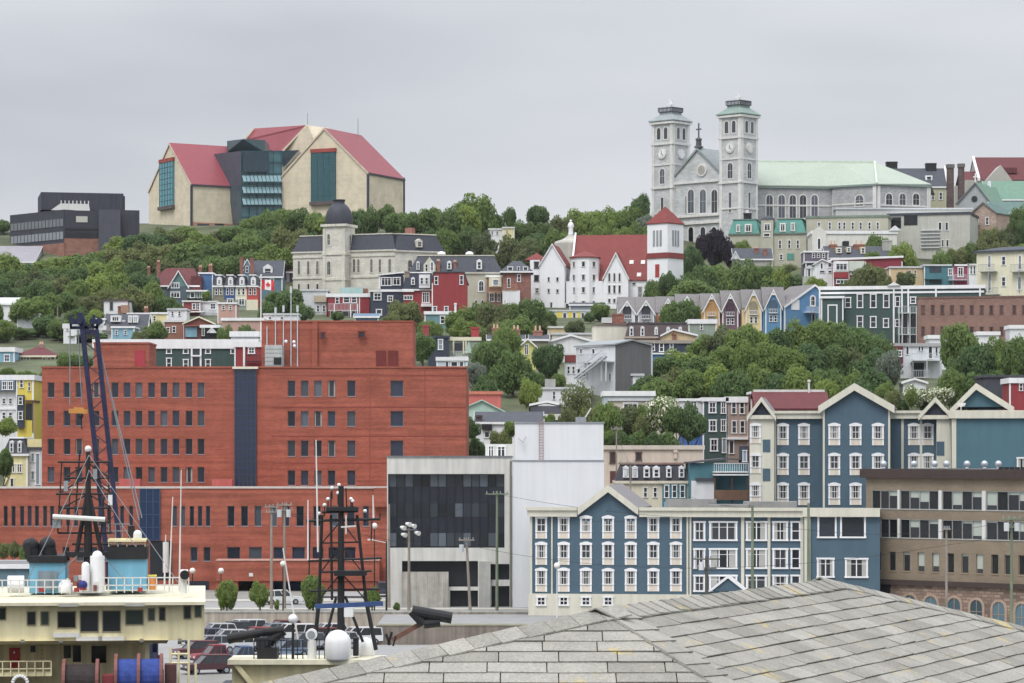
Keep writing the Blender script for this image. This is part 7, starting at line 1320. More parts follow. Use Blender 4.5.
tree(206, 290, 664, 12, 'little yellow-green shrub below the bright blue end house', 'bright', name='bush', cat='bush'); tree(284, 284, 636, 46, 'large dark tree just right of the flagpole', 'dark'); tree(268, 300, 628, 26, 'dark low tree behind the flagpole', 'dark'); tree(300, 300, 632, 30, 'feathery dark tree beside the pale grey house', 'dark')
tree(337, 310, 640, 18, 'dark shrub under the red balcony house', 'dark', name='bush', cat='bush')
tree(405, 298, 606, 44, 'olive green tree in front of the navy and red houses', 'olive'); tree(428, 318, 590, 36, 'green tree above the right end of the brick penthouse', 'green'); tree(392, 312, 590, 24, 'small olive tree left of the larger one in front of the navy house', 'olive')
tree(423, 330, 522, 30, 'dense dark tree against the right side of the brick penthouse', 'dark')
row([(462, 306), (480, 302), (496, 300), (512, 300), (528, 296), (545, 308), (538, 318), (516, 314), (490, 314), (470, 318), (500, 320)], 612, 'leafy tree between the crimson house and the white church', 'trees left of the white church', mx, (34, 46))
tree(600, 302, 646, 26, 'green bush at the foot of the white church octagon', 'green'); tree(575, 319, 600, 26, 'olive bush below the yellow and white striped house', 'olive', name='bush', cat='bush', squat=.7); tree(589, 312, 640, 14, 'small dark bush beside the striped house', 'dark', name='bush', cat='bush')
tree(475, 360, 490, 28, 'silvery green willow at the right edge of the brick office', 'silver'); tree(492, 334, 514, 46, 'big dark tree right of the brick office roof', 'dark'); tree(513, 350, 500, 50, 'big green tree in front of the yellow gabled house', 'green'); tree(549, 338, 520, 38, 'dense dark round tree left of the grey metal building', 'dark'); tree(486, 372, 484, 34, 'dark tree above the coral flat building', 'dark'); tree(530, 376, 484, 30, 'bright green tree left of the white flat building', 'bright'); tree(508, 322, 540, 36, 'green tree over the chimneyed roofs', 'green')
tree(470, 416, 440, 22, 'shrub in the corner beside the red brick wall', 'dark', name='bush', cat='bush'); tree(500, 428, 436, 26, 'leafy shrub over the white roof room', 'olive', name='bush', cat='bush'); tree(476, 436, 420, 26, 'lower dark shrub against the red brick wall', 'dark', name='bush', cat='bush'); tree(512, 420, 432, 20, 'green shrub touching the white stair block', 'green', name='bush', cat='bush')
tree(577, 376, 462, 44, 'thin half-bare tree above the white stair block', 'sparse'); tree(568, 406, 452, 22, 'yellowish shrub beside the dark siding box', 'olive', name='bush', cat='bush'); tree(550, 412, 454, 18, 'low green shrub in front of the dark siding box', 'green', name='bush', cat='bush')
row([(592, 404), (606, 400), (622, 402), (640, 404), (600, 414), (628, 414), (646, 412)], 430, 'olive bushy tree behind the white stair block and peach building', 'bushy trees behind the peach building', ('olive', 'green', 'green'), (30, 38), 4)
row([(604, 428), (620, 427), (636, 428), (652, 430), (668, 430)], 420, 'dark low shrub along the peach building roof', 'shrubs along the peach building roof', ('dark', 'green'), (22, 28), 2)
tree(661, 394, 427, 42, 'small tree covered in cream-white blossom by the peach building', 'flower'); tree(689, 400, 424, 36, 'dark green tree in front of the blue and white house', 'dark'); tree(676, 404, 424, 30, 'green tree right of the blossoming tree', 'green')
row([(656, 364), (668, 354), (686, 348), (702, 334), (722, 322), (742, 320), (760, 326), (780, 324), (800, 318), (820, 316), (842, 318), (862, 322), (880, 332)], 524, 'large dense tree in the wooded slope under the gabled row', 'wooded slope under the gabled row', ('green', 'green', 'dark', 'bright', 'olive'), (42, 56), 6)
row([(650, 374), (676, 366), (700, 354), (722, 344), (744, 340), (768, 342), (790, 344), (812, 340), (834, 342), (856, 346), (878, 346)], 502, 'large dense tree in the wooded slope under the gabled row', 'wooded slope under the gabled row', ('green', 'dark', 'dark', 'olive'), (44, 58), 6)
row([(664, 376), (690, 366), (712, 362), (734, 364), (756, 362), (780, 366), (802, 362), (828, 366), (850, 368), (872, 366)], 480, 'large dense tree in the wooded slope under the gabled row', 'wooded slope under the gabled row', ('dark', 'green', 'bright'), (44, 56), 5)
tree(888, 348, 486, 30, 'grey-green feathery tree left of the white stair house', 'silver'); tree(826, 376, 470, 34, 'bright green low tree behind the tall hotel gable', 'bright')
tree(959, 320, 512, 48, 'tall green tree in front of the brown brick block', 'green')
row([(978, 338), (996, 336), (1014, 332), (1032, 336), (962, 350), (985, 356), (1008, 352)], 500, 'dense tree in the right-hand grove under the brown brick block', 'right-hand grove', ('green', 'dark', 'bright'), (40, 52), 6)
row([(956, 366), (976, 368), (1000, 366), (1022, 368)], 478, 'dense tree in the right-hand grove under the brown brick block', 'right-hand grove', ('dark', 'green'), (40, 48), 4)
tree(917, 384, 462, 34, 'shrub in white flower behind the hotel gables, the left one', 'flower', name='bush', cat='bush', squat=.6); tree(940, 386, 460, 32, 'shrub in white flower behind the hotel gables, the right one', 'flower', name='bush', cat='bush', squat=.6); tree(911, 387, 450, 16, 'small bright green sapling between two hotel gables', 'bright')
tree(715, 226, 728, 34, 'dark purple-leaved tree in front of the basilica', 'purple'); tree(730, 238, 724, 24, 'lower purple-leaved tree beside the larger dark purple one', 'purple'); tree(703, 232, 732, 22, 'purple-leaved tree nearest the white church tower', 'purple')
tree(742, 239, 724, 22, 'yellow-green bush at the wall of the green mansard convent', 'bright', name='bush', cat='bush'); tree(692, 243, 704, 32, 'dark round tree touching the white church tower', 'dark')
row([(702, 262), (722, 262), (742, 258), (760, 258), (778, 264), (790, 272), (708, 276), (732, 272), (752, 272), (772, 276), (690, 278)], 680, 'broad tree in the grove above the grey gabled row', 'grove above the gabled row', ('green', 'green', 'dark', 'bright'), (40, 52), 7)
row([(655, 276), (668, 270), (682, 274), (660, 284), (676, 288)], 664, 'green tree hiding the foot of the white church tower', 'trees at the white church tower', ('dark', 'green'), (26, 34), 4)
tree(683, 294, 590, 38, 'round dense tree standing in the middle of the gabled row', 'dark'); tree(668, 303, 594, 22, 'smaller tree left of the round one in the gabled row', 'green'); tree(692, 302, 590, 22, 'smaller tree right of the round one in the gabled row', 'dark')
tree(872, 262, 640, 44, 'olive tree in front of the red and white house', 'olive'); tree(850, 276, 634, 26, 'low olive tree under the red and white house', 'olive'); tree(905, 270, 634, 22, 'low shrub in front of the peach house', 'olive', name='bush', cat='bush'); tree(816, 276, 630, 28, 'bright green hedge bush below the arcaded white house', 'bright', name='bush', cat='bush', squat=.7)
tree(880, 231, 704, 40, 'green tree behind the red and white house', 'green'); tree(903, 240, 690, 42, 'large bright yellow-green tree right of the concrete chimney', 'bright'); tree(872, 250, 684, 20, 'small green bush beside the concrete chimney', 'green', name='bush', cat='bush')
row([(944, 248), (958, 246), (972, 240), (988, 238), (1006, 240), (1022, 242), (966, 254)], 712, 'bright leafy bush in the hedge above the teal and magenta houses', 'hedge above the teal and magenta houses', ('bright', 'green', 'olive'), (26, 34), 6)
row([(990, 226), (1008, 222), (1024, 218)], 738, 'dark shrub in front of the teal-green roof at the right edge', 'dark shrubs at the right edge', ('olive', 'dark'), (26, 32), 3)
tree(1022, 204, 744, 30, 'tall light green shrub at the right edge over the teal roof', 'green'); tree(927, 207, 770, 26, 'low grassy bush at the foot of the two brick stacks', 'bright', name='bush', cat='bush', squat=.4)
tree(790, 262, 672, 20, 'brownish bare shrub left of the white pavilion', 'sparse', name='bush', cat='bush', squat=.6)
tree(4, 446, 424, 24, 'dark tree at the left edge beside the mansard house', 'dark'); tree(6, 416, 444, 28, 'bright bush at the left edge under the white row house', 'bright', name='bush', cat='bush', squat=.7)
row([(2, 541), (14, 540), (26, 543)], 374, 'hedge bush in front of the red brick wing at the left edge', 'hedge by the brick wing', ('olive', 'bright'), (18, 22), 2)
row([(8, 366), (26, 369), (48, 367), (60, 370)], 534, 'low bush on the slope below the red hipped roof', 'bushes below the red hipped roof', mx, (26, 34), 4)
row([(490, 246), (505, 242), (515, 246), (503, 252)], 728, 'low bush on the open bank left of the white church', 'bushes on the bank left of the white church', mx, (20, 26), 4)
row([(522, 364), (534, 368), (556, 372), (545, 378)], 506, 'low bush beside the dense round tree near the grey metal building', 'bushes near the grey metal building', mx, (22, 28), 4)
row([(884, 380), (893, 388), (900, 392), (925, 394)], 466, 'low green bush around the white-flowered shrubs', 'bushes around the white-flowered shrubs', mx, (20, 26), 3)
tree(150, 280, 656, 38, 'bright green tree in front of the left end of the teal villa', 'bright'); tree(165, 293, 650, 28, 'dark tree below the teal villa', 'dark'); tree(178, 302, 646, 18, 'little dark tree left of the red porch house', 'dark')
# street saplings
for px, top, w, lab in ((227, 577, 26, 'small street tree left of the brick office garage'), (260, 580, 24, 'small street tree in front of the brick office garage'), (313, 572, 28, 'taller street tree partly behind the black ship mast'), (372, 585, 22, 'street sapling right of the black ship mast'), (397, 603, 15, 'tiny conical sapling at the kerb by the concrete office'), (277, 598, 12, 'very small sapling on the bank above the parked cars')):
    tree(px, top, 330, w, lab, 'cone' if w < 16 else 'bright', squat=1.3)
# ================================================================ near things: shingled roof, ships, crane, cars, poles
def shingle_roof():
    A = Vector((.455, 15, CZ-.81)); B = Vector((2.03, 18.5, CZ-.81)); tn = .4
    root = thing('shingled_roof_hut', 'weathered grey shingled hip roof with lichen in the foreground', 'building', (1.2, 16, 15.5)); loc = root.location
    def facet(o, down):      # frame of a roof plane: horizontal u, downslope v
        d = Vector((down[0], down[1], 0)).normalized(); s = (d+Vector((0, 0, -tn))).normalized(); h = Vector((-d.y, d.x, 0)); return o, h, s, h.cross(s)
    dm = Vector((B.y-A.y, -(B.x-A.x), 0)).normalized()
    fL = facet(A, (0, -1)); fM = facet(A, (dm.x, dm.y))
    def hipdir(d1, d2): v = Vector((d1[0]+d2[0], d1[1]+d2[1], 0)).normalized(); k = v.dot(Vector((d1[0], d1[1], 0)).normalized())*tn; return Vector((v.x, v.y, -k))
    hLM = hipdir((0, -1), dm)
    hl = Vector((-1.16-A.x, 14.23-A.y, 0)); hl.normalize(); hl.z = -tn*(-hl.y)
    hr = Vector((3.43-B.x, 19.45-B.y, 0)); hr.normalize(); hr.z = -tn*hr.dot(dm)
    LE = A+hl*5.2; ME = A+hLM*3.4; RE = B+hr*4.6
    greys = [paint(v+1, v-2, v-11, var=.10, sc=7, streak=.10, rough=.95, k=.8) for v in (150, 157, 163, 144)]
    def lichen(mt):          # yellow-orange lichen spots, greenish grime
        nt = mt.node_tree; N = nt.nodes; L = nt.links; bs = N['Principled BSDF']; src = bs.inputs['Base Color'].links[0].from_socket
        tc = N.new('ShaderNodeTexCoord'); n1 = N.new('ShaderNodeTexNoise'); n1.inputs['Scale'].default_value = 3.2; n1.inputs['Detail'].default_value = 7; n1.inputs['Roughness'].default_value = .72; L.new(tc.outputs['Object'], n1.inputs['Vector'])
        r = N.new('ShaderNodeMapRange'); r.inputs['From Min'].default_value = .585; r.inputs['From Max'].default_value = .68; L.new(n1.outputs['Fac'], r.inputs['Value'])
        m1 = N.new('ShaderNodeMix'); m1.data_type = 'RGBA'; L.new(r.outputs['Result'], m1.inputs['Factor']); L.new(src, m1.inputs['A']); m1.inputs['B'].default_value = C(190, 168, 100)
        n2 = N.new('ShaderNodeTexNoise'); n2.inputs['Scale'].default_value = 70; n2.inputs['Detail'].default_value = 4; L.new(tc.outputs['Object'], n2.inputs['Vector'])
        r2 = N.new('ShaderNodeMapRange'); r2.inputs['From Min'].default_value = .3; r2.inputs['From Max'].default_value = .7; r2.inputs['To Min'].default_value = .80; r2.inputs['To Max'].default_value = 1.16; L.new(n2.outputs['Fac'], r2.inputs['Value'])
        sc = N.new('ShaderNodeVectorMath'); sc.operation = 'SCALE'; L.new(m1.outputs['Result'], sc.inputs[0]); L.new(r2.outputs['Result'], sc.inputs['Scale']); L.new(sc.outputs['Vector'], bs.inputs['Base Color'])
        bp = N.new('ShaderNodeBump'); bp.inputs['Strength'].default_value = .5; bp.inputs['Distance'].default_value = .004; L.new(n2.outputs['Fac'], bp.inputs['Height']); L.new(bp.outputs['Normal'], bs.inputs['Normal'])
    for g in greys: lichen(g)
    under = paint(104, 102, 80, var=.5, sc=6, streak=0, rough=1)
    def clip(poly, a, b):    # keep the left of a->b
        out = []
        for i in range(len(poly)):
            p, q = poly[i], poly[(i+1) % len(poly)]; sp = (b[0]-a[0])*(p[1]-a[1])-(b[1]-a[1])*(p[0]-a[0]); sq = (b[0]-a[0])*(q[1]-a[1])-(b[1]-a[1])*(q[0]-a[0])
            if sp >= 0: out.append(p)
            if (sp >= 0) != (sq >= 0): t = sp/(sp-sq); out.append((p[0]+(q[0]-p[0])*t, p[1]+(q[1]-p[1])*t))
        return out
    def lay(fr, outline, tw, ex, seed, name):
        o, h, s, n = fr; rg = random.Random(seed)
        if n.z < 0: n = -n
        P2 = [((p-o).dot(h), (p-o).dot(s)) for p in outline]
        ar = sum(P2[i][0]*P2[(i+1) % len(P2)][1]-P2[(i+1) % len(P2)][0]*P2[i][1] for i in range(len(P2)))
        if ar < 0: P2 = P2[::-1]
        mb = MB(); um = MB(); um.poly([o+h*u+s*v-n*.012-loc for u, v in P2]); um.build('underlay', under, root)
        vmax = max(v for _, v in P2); u0 = min(u for u, _ in P2); u1 = max(u for u, _ in P2); r = 0
        while r*ex < vmax:
            v0 = r*ex; u = u0-tw*(rg.random() if r % 2 else .5)-(r % 2)*tw*.5; dv = rg.uniform(-.004, .004)
            while u < u1:
                w = tw*rg.uniform(.94, 1.04); g = .006; q = [(u+g, v0+dv), (u+w, v0+dv), (u+w, v0+ex*.985+dv+rg.uniform(-.004, .006)), (u+g, v0+ex*.985+dv+rg.uniform(-.004, .006))]
                q2 = q
                for i in range(len(P2)): q2 = clip(q2, P2[i], P2[(i+1) % len(P2)]) if q2 else q2
                if len(q2) >= 3:
                    t = rg.uniform(.004, .009); tl = rg.uniform(-.0015, .0015)
                    top = [o+h*a+s*b+n*(.002+t*(b-v0)/ex+tl*(a-u)/w)-loc for a, b in q2]; mb.extr(top, tuple(-n*.007), rg.randrange(4))
                u += w
            r += 1
        mb.build(name, greys, root)
    lay(fL, [A, LE, ME], .29, .12, 1, 'shingles'); lay(fM, [A, ME, RE+(dm+Vector((0, 0, -tn))).normalized()*1.2, RE, B], .30, .122, 2, 'shingles')
    # two hidden slopes behind the hips, then plain walls to the ground
    bkd = -dm; K = A+Vector((bkd.x, bkd.y, -tn))*2.6; K2 = B+Vector((bkd.x, bkd.y, -tn))*2.6; K3 = B+Vector((0, 1, -tn))*2.4
    m = MB(); m.poly([A-loc, B-loc, K2-loc, K-loc]); m.poly([A-loc, K-loc, LE-loc]); m.poly([B-loc, K3-loc, K2-loc]); m.poly([B-loc, RE-loc, K3-loc]); m.build('rear_slope', greys[0], root)
    ring = [LE, ME, RE+(dm+Vector((0, 0, -tn))).normalized()*1.2, RE, K3, K2, K]; c = sum(ring, Vector())/len(ring); zt = min(p.z for p in ring)-.05; m = MB()
    rr = [c+(p-c)*.9 for p in ring]
    for p, q in zip(rr, rr[1:]+rr[:1]): m.poly([Vector((p.x, p.y, 15.2))-loc, Vector((q.x, q.y, 15.2))-loc, Vector((q.x, q.y, zt))-loc, Vector((p.x, p.y, zt))-loc])
    m.build('wall', OFFW, root)
    def caps(a, b, n1, n2, ex, w, seed, name, lift=.03, sk=0.0):   # folded cap shingles lapped along a hip or the ridge
        rg = random.Random(seed); d = (b-a); L = d.length; d.normalize(); k = int(L/ex); mb = MB(); up = (n1+n2).normalized()
        s1 = d.cross(n1).normalized(); s2 = d.cross(n2).normalized()
        if s1.z > 0: s1 = -s1
        if s2.z > 0: s2 = -s2
        for i in range(k+1):
            p = a+d*(i*ex); q = a+d*(i*ex+ex*(1.18 if name == 'ridge_cap' else .965)); lf = lift*rg.uniform(.75, 1.25); e = rg.uniform(-.006, .006); mi = rg.randrange(4)
            for s in (s1, s2):
                t = [p+up*.016, q+up*(.016+lf), q+s*(w+e)+up*(.012+lf*.9)+d*sk, p+s*(w+e)+up*.012+d*sk]; mb.extr([x-loc for x in t], tuple(-up*.008), mi)
        mb.build(name, greys, root)
    nL = Vector((0, -tn, 1)).normalized(); nM = Vector((dm.x*tn, dm.y*tn, 1)).normalized(); nB = Vector((-dm.x*tn, -dm.y*tn, 1)).normalized()
    nE = Vector((0, tn, 1)).normalized()
    caps(LE, A, nL, nB, .15, .125, 3, 'hip_cap', .003); caps(B, A, nM, nB, .155, .13, 4, 'ridge_cap', .009); caps(RE, B, nM, nE, .15, .12, 5, 'hip_cap', .003)
    # woven shingles that roll over the near hip
    rg = random.Random(9); mb = MB(); d = hLM.normalized(); k = int(3.0/.142)
    for i in range(k+6):
        for (fr, s_, w) in ((fM, 1, .26),):
            p = A+d*(i*.155); hh = fr[1] if fr[1].dot(B-A) > 0 else -fr[1]; q = p+hh*w; n = nM
            t = [p+n*.016+fr[2]*.0, q+n*.008, q+fr[2]*.142+n*.012, p+d*.155+n*.022]; mb.extr([x-loc for x in t], tuple(-n*.016), rg.randrange(4))
    mb.build('woven_hip', greys, root)
shingle_roof()

BEIGE = paint(234, 222, 174, var=.06, streak=.16, sc=.8); BEIGED = paint(222, 208, 162, var=.08, streak=.25, sc=.8); SKYB = paint(104, 176, 206, var=.06, streak=.12); BLK = paint(34, 34, 38, rough=.6, var=.2); RUST = paint(128, 76, 68, var=.25, sc=2); ROPE = paint(44, 74, 160, var=.3, sc=3)
class Ship:
    def __init__(s, name, label, px, Y): s.r = thing(name, label, 'ship', (X(px, Y), Y, 0)); s.o = s.r.location; s.Y = Y
    def p(s, px, py, dy=0): return P(px, py, s.Y+dy)-s.o
    def fb(s, name, x0, y0, x1, y1, d0, d1, mat, parent=None):
        a = s.p(x0, y1, d0); b = s.p(x1, y0, d0); m = MB(); m.box(a.x, d0, a.z, b.x, d1, b.z); return m.build(name, mat, parent or s.r)
    def rail(s, x0, x1, y0, y1, d, n, mat=None, name='railing'):
        m = MB(); w = .06
        for py in (y0, (y0+y1)/2): m.bar(s.p(x0, py, d), s.p(x1, py, d), w)
        for i in range(n+1): x = x0+(x1-x0)*i/n; m.bar(s.p(x, y0, d), s.p(x, y1, d), w)
        return m.build(name, mat or BEIGE, s.r)
    def tubes(s, name, segs, r, mat, d=0, n=8, parent=None):
        m = MB()
        for g in segs: m.tube(s.p(g[0], g[1], d), s.p(g[2], g[3], d), g[4] if len(g) > 4 else r, g[5] if len(g) > 5 else None, n)
        return m.build(name, mat, parent or s.r)
    def dome(s, name, px, py, rpx, base, mat, d=0):      # radome: cylinder with round top
        c = s.p(px, py, d); r = rpx*(s.Y+d)/F; zb = s.p(px, base, d).z; m = MB(); pr = [(r*.9, zb-c.z), (r, zb-c.z+.1), (r, 0)]+[(max(.01, r*math.cos(t)), r*math.sin(t)) for t in [i*math.pi/16 for i in range(1, 9)]]
        m.lathe(c, pr, 20); return m.build(name, mat, s.r, smooth=True)
def cream_ship():
    s = Ship('cream_workboat', 'cream work ship with two sky blue funnels and winch drums moored at the quay', 60, 165); s.r.rotation_euler = (0, 0, math.radians(6))
    m = MB(); zk = 5.6; xl, xr = s.p(-330, 600).x, s.p(215, 600).x
    m.hexa([(xl+3, 2, -2), (xr-2, 0, -2), (xr-2, 13, -2), (xl+3, 13, -2), (xl, -4, zk), (xr, -4, zk), (xr, 15, zk), (xl, 15, zk)]); m.build('hull', paint(46, 56, 78, var=.15, streak=.3), s.r)
    m = MB(); m.box(xl, -4.1, zk+.003, xr, 15, zk+.12); m.build('deck', paint(96, 92, 84, var=.2), s.r)
    a = s.p(-150, 643, 4); b = s.p(150, 643, 4); m = MB(); m.box(a.x, 4, zk+.12, b.x, 16, a.z+.6); m.build('lower_house', BEIGED, s.r)
    # wheelhouse: front wall slopes a little, long visor roof
    ws = [(-8, 607, 7, 620), (27, 611, 36.5, 625.5), (40.5, 611, 49.5, 625.5), (57, 611, 76, 628.5), (79.5, 610.5, 98.5, 632.5), (101.5, 610.5, 120.5, 632.5), (124.5, 610, 143, 625.5), (147, 608.5, 154.5, 621.5), (158, 607.5, 165, 621.5), (182.5, 606, 190.5, 620), (193.5, 605.5, 201, 618.5)]
    a = s.p(-150, 641); b = s.p(203.5, 604); m = MB(); m.box(a.x, 0, a.z, b.x, 13, b.z); m.build('wheelhouse', BEIGE, s.r)
    a = s.p(-150, 645); b = s.p(166, 640.5); m = MB(); m.hexa([(a.x, .8, a.z), (b.x, .8, a.z), (b.x, 13, a.z), (a.x, 13, a.z), (a.x, -.25, b.z), (b.x+.1, -.25, b.z), (b.x+.1, 13, b.z), (a.x, 13, b.z)]); m.build('wheelhouse_apron', BEIGE, s.r)
    a = s.p(-150, 605); b = s.p(204.5, 592); z1 = s.p(0, 589.5, 9).z; m = MB(); m.extr([(a.x, -.75, a.z), (a.x, -.75, a.z+.18), (a.x, 1.2, z1-.12), (a.x, 13.4, z1), (a.x, 13.4, a.z), (a.x, 0, a.z-.02)], (b.x-a.x, 0, 0)); m.build('wheelhouse_roof', paint(222, 214, 184, var=.08, streak=.1), s.r)
    for r in ws:
        a = s.p(r[0], r[3], -.02); b = s.p(r[2], r[1], -.02); w, h = b.x-a.x, b.z-a.z; m = MB()
        m.box(0, -.05, 0, w, -.003, h); o = m.build('wheelhouse_window', paint(150, 140, 110), s.r, (a.x, 0, a.z)); m = MB(); m.poly([(.06, -.056, .06), (w-.06, -.056, .06), (w-.06, -.056, h-.06), (.06, -.056, h-.06)]); m.build('pane', RND.choice((G_DARK, G_DARK, glass(44, 58, 56))), o)
        if r[3] > 628: m = MB(); m.box(-.2, -.2, -.5, w+.2, -.003, -.25); m.build('sill', OFFW, o)
    for r in ((38, 645.5, 43, 652), (71, 645.5, 78, 658), (80, 645.5, 88, 662), (98.5, 646, 113, 663), (159, 644, 163.5, 653)):
        a = s.p(r[0], r[3], 3.98); b = s.p(r[2], r[1], 3.98); m = MB(); m.box(a.x, 3.93, a.z, b.x, 3.997, b.z); m.build('port_window', G_DARK, s.r)
    o = s.fb('fire_door', 17, 647.5, 27.5, 674, 3.9, 3.99, paint(186, 44, 48), None); s.fb('door_label', 21, 651, 22.5, 653, 3.86, 3.895, WHITE, o)
    s.fb('corner_pillar', 147, 641, 151, 690, 1.2, 2.2, BEIGE); s.fb('louvre_door', -6, 645, 6, 668, 3.9, 3.99, paint(214, 214, 204, board=6)); s.fb('side_deck', -150, 672, 52, 676, .5, 4, BEIGE)
    s.rail(-20, 52, 661, 676, .4, 9)
    for px in (22, 60, 140, 178): s.tubes('flood_lamp', [(px-2, 642, px+2, 642, .16)], .16, paint(120, 116, 100), -.5)
    for px in (57, 123): a = s.p(px, 607, -.82); m = MB(); m.box(a.x, -.84, a.z+.02, a.x+1.1, -.77, a.z+.2); m.build('vent_grille', paint(176, 176, 168), s.r)
    # ladder on the lower wall and life ring
    m = MB()
    for px in (47, 52): m.bar(s.p(px, 646, 3.8), s.p(px, 675, 3.8), .06)
    for k in range(7): m.bar(s.p(47, 648+4*k, 3.8), s.p(52, 648+4*k, 3.8), .05)
    m.build('ladder', BEIGE, s.r)
    c = s.p(21, 683, .2); m = MB(); n = 18
    for i in range(n): t0, t1 = 2*math.pi*i/n, 2*math.pi*(i+1)/n; m.tube(c+Vector((.42*math.cos(t0), 0, .42*math.sin(t0))), c+Vector((.42*math.cos(t1), 0, .42*math.sin(t1))), .1, n=8, mi=(i//3) % 2 and 0)
    m.build('life_ring', WHITE, s.r, smooth=True)
    # winch drums
    def drum(x0, x1, y, r, fl, mat, name, d=-2.5):
        c0 = s.p(x0, y, d); c1 = s.p(x1, y, d); k = (s.Y+d)/F; m = MB(); m.tube(c0, c1, r*k, n=24)
        nn = int((c1.x-c0.x)/.09)
        for i in range(nn):
            x = c0.x+(c1.x-c0.x)*(i+.5)/nn; m.tube((x-.035, c0.y, c0.z), (x+.035, c0.y, c0.z), r*k+.035, n=24)
        o = m.build(name, mat, s.r)
        for q in fl: cc = s.p(q, y, d); m = MB(); m.tube(cc-Vector((.09, 0, 0)), cc+Vector((.09, 0, 0)), (r+6)*k, n=28); m.tube(cc-Vector((.13, 0, 0)), cc+Vector((.13, 0, 0)), (r*.5)*k, n=20); m.build('flange', RUST, o)
    drum(112, 156.5, 680, 20, (111, 133.5, 156), ROPE, 'rope_drum'); drum(60, 92, 684, 19, (59.5, 92.5), paint(52, 42, 42, var=.3, sc=4), 'wire_drum')
    s.fb('winch_motor', 158, 666, 170, 690, -3, -1.5, paint(84, 50, 50, var=.3)); s.fb('winch_bed', 48, 690, 172, 698, -4, 0, BLK); s.fb('fire_box', 159, 656, 163.5, 662, 1.0, 1.3, RED); s.fb('winch_gear', 96, 676, 107, 692, -3, -1.6, paint(150, 60, 66))
    s.tubes('deck_frame', [(168, 648, 168, 690), (176, 652, 176, 690), (168, 655, 186, 655), (168, 664, 186, 664), (186, 640, 186, 690), (193, 664, 193, 690)], .07, BEIGE, -1)
    # funnels
    for x0, x1, yt, yb, yk, nm in ((37, 72.5, 563, 593, 556, 'funnel'), (115, 153, 559.5, 590, 547, 'funnel')):
        o = s.fb(nm, x0, yt, x1, yb, 4, 8, SKYB); s.fb('funnel_top', x0-1, yk, x1+1, yt-.05, 3.85, 8.15, BLK, o)
        if x0 < 50: s.fb('funnel_door', 45.5, 571, 64, 590, 3.9, 3.99, paint(126, 140, 150, streak=.3), o)
    for px, py in ((41, 546), (57.5, 545)): s.tubes('exhaust_pipe', [(px+3.5, 560, px, py, .42, .46), (px, py, px-3, py-2.5, .5, .46)], .44, BLK, 5.5, 16)
    for px, py in ((41, 546), (57.5, 545)): m = MB(); m.ball(s.p(px, py, 5.5), .5, 14); m.build('exhaust_elbow', BLK, s.r, smooth=True)
    s.fb('exhaust_pipe', 34, 543, 40, 558, 5, 6, BLK)
    s.rail(116, 152, 539, 548, 4.2, 4, BEIGE); s.fb('frame_top', 114.5, 540, 152.5, 542, 4, 7.5, BEIGE); s.dome('radome', 146, 534.5, 4.3, 540, WHITE, 5); s.fb('aerial_box', 136.5, 526, 143, 538, 5, 6, BLK); s.rail(118, 139, 524, 538, 5.5, 3, STEEL)
    # top clutter
    s.fb('roof_locker', 82, 583, 104, 590, 3, 6, paint(90, 60, 60)); 
    for px, py, r, bs in ((70, 587, 7, 593), (90, 566, 4, 592)): s.dome('life_raft', px, py, r, bs, WHITE, 2.5)
    s.tubes('white_mast_housing', [(102.5, 592, 102.5, 556, .42), (97, 592, 97, 586, .2)], .4, WHITE, 3, 14); s.dome('radome', 102.5, 556, 5.2, 560, WHITE, 3)
    c = s.p(86.5, 585, 2); m = MB(); m.ball(c, .26, 12); m.build('signal_ball', paint(40, 50, 130), s.r, smooth=True); s.tubes('buoy', [(86.5, 587, 86.5, 590, .2)], .2, RED, 2)
    for px in (22, -8): s.tubes('life_raft', [(px-8, 584, px+8, 584, .5)], .5, WHITE, 3, 14)
    s.tubes('orange_barrel', [(159, 590, 159, 577, .25)], .25, paint(228, 140, 50), 4.5, 14); s.fb('barrel_lid', 154.5, 575.5, 163.5, 577, 4.2, 4.9, YEL)
    s.tubes('lamp_post', [(185, 594, 185, 577, .17)], .17, OFFW, 1, 10); s.tubes('searchlight', [(181.5, 575.5, 189, 575.5, .32)], .3, OFFW, 1, 14)
    c = s.p(185, 575.5, .6); m = MB(); m.tube(c-Vector((0, .05, 0)), c+Vector((0, .3, 0)), .27, n=16); m.build('searchlight_glass', BLK, s.r)
    s.rail(-60, 74, 580, 594, 2.2, 16, OFFW); s.rail(104, 192, 578, 593, 2.2, 11, OFFW)
    for px in (45, 143, 80): s.fb('red_lamp', px-2.5, 588, px+2.5, 592, 2, 2.4, paint(170, 50, 50))
    rg = random.Random(5)
    for i in range(16):
        px, py = rg.uniform(70, 114), rg.uniform(572, 590); w, h = rg.uniform(1.5, 4), rg.uniform(2, 6); s.fb('deck_fitting', px, py, px+w, py+h, 2.4+i*.12, 2.8+i*.12, rg.choice((WHITE, OFFW, STEEL, BLK, BEIGE, RUST)))
    for a in ((96, 455, 30, 590), (96, 455, 188, 588), (96, 470, 60, 592), (96, 470, 150, 560), (84, 556, 50, 590), (110, 556, 140, 590)): s.tubes('stay', [a+(.025, .025)], .025, STEEL, 4, 5)
    # lattice mast with yards
    dm = 4.5
    segs = [(96, 592, 96, 450, .30, .12)]+[(95, 495, 84, 556, .13), (97, 495, 110, 556, .13), (84, 505, 88, 450, .05), (108, 505, 104, 450, .05)]
    o = s.tubes('mast', segs, .1, BLK, dm, 8)
    s.fb('mast_yoke', 73, 552, 120, 557.5, dm-.3, dm+.3, BLK, None); s.tubes('mast_yoke', [(76, 557, 64, 566, .18), (118, 557, 124, 563, .18)], .18, BLK, dm)
    y = [(66, 118, 462), (72, 116, 478), (64, 120, 494), (70, 118, 508), (66, 120, 533), (80, 118, 544)]
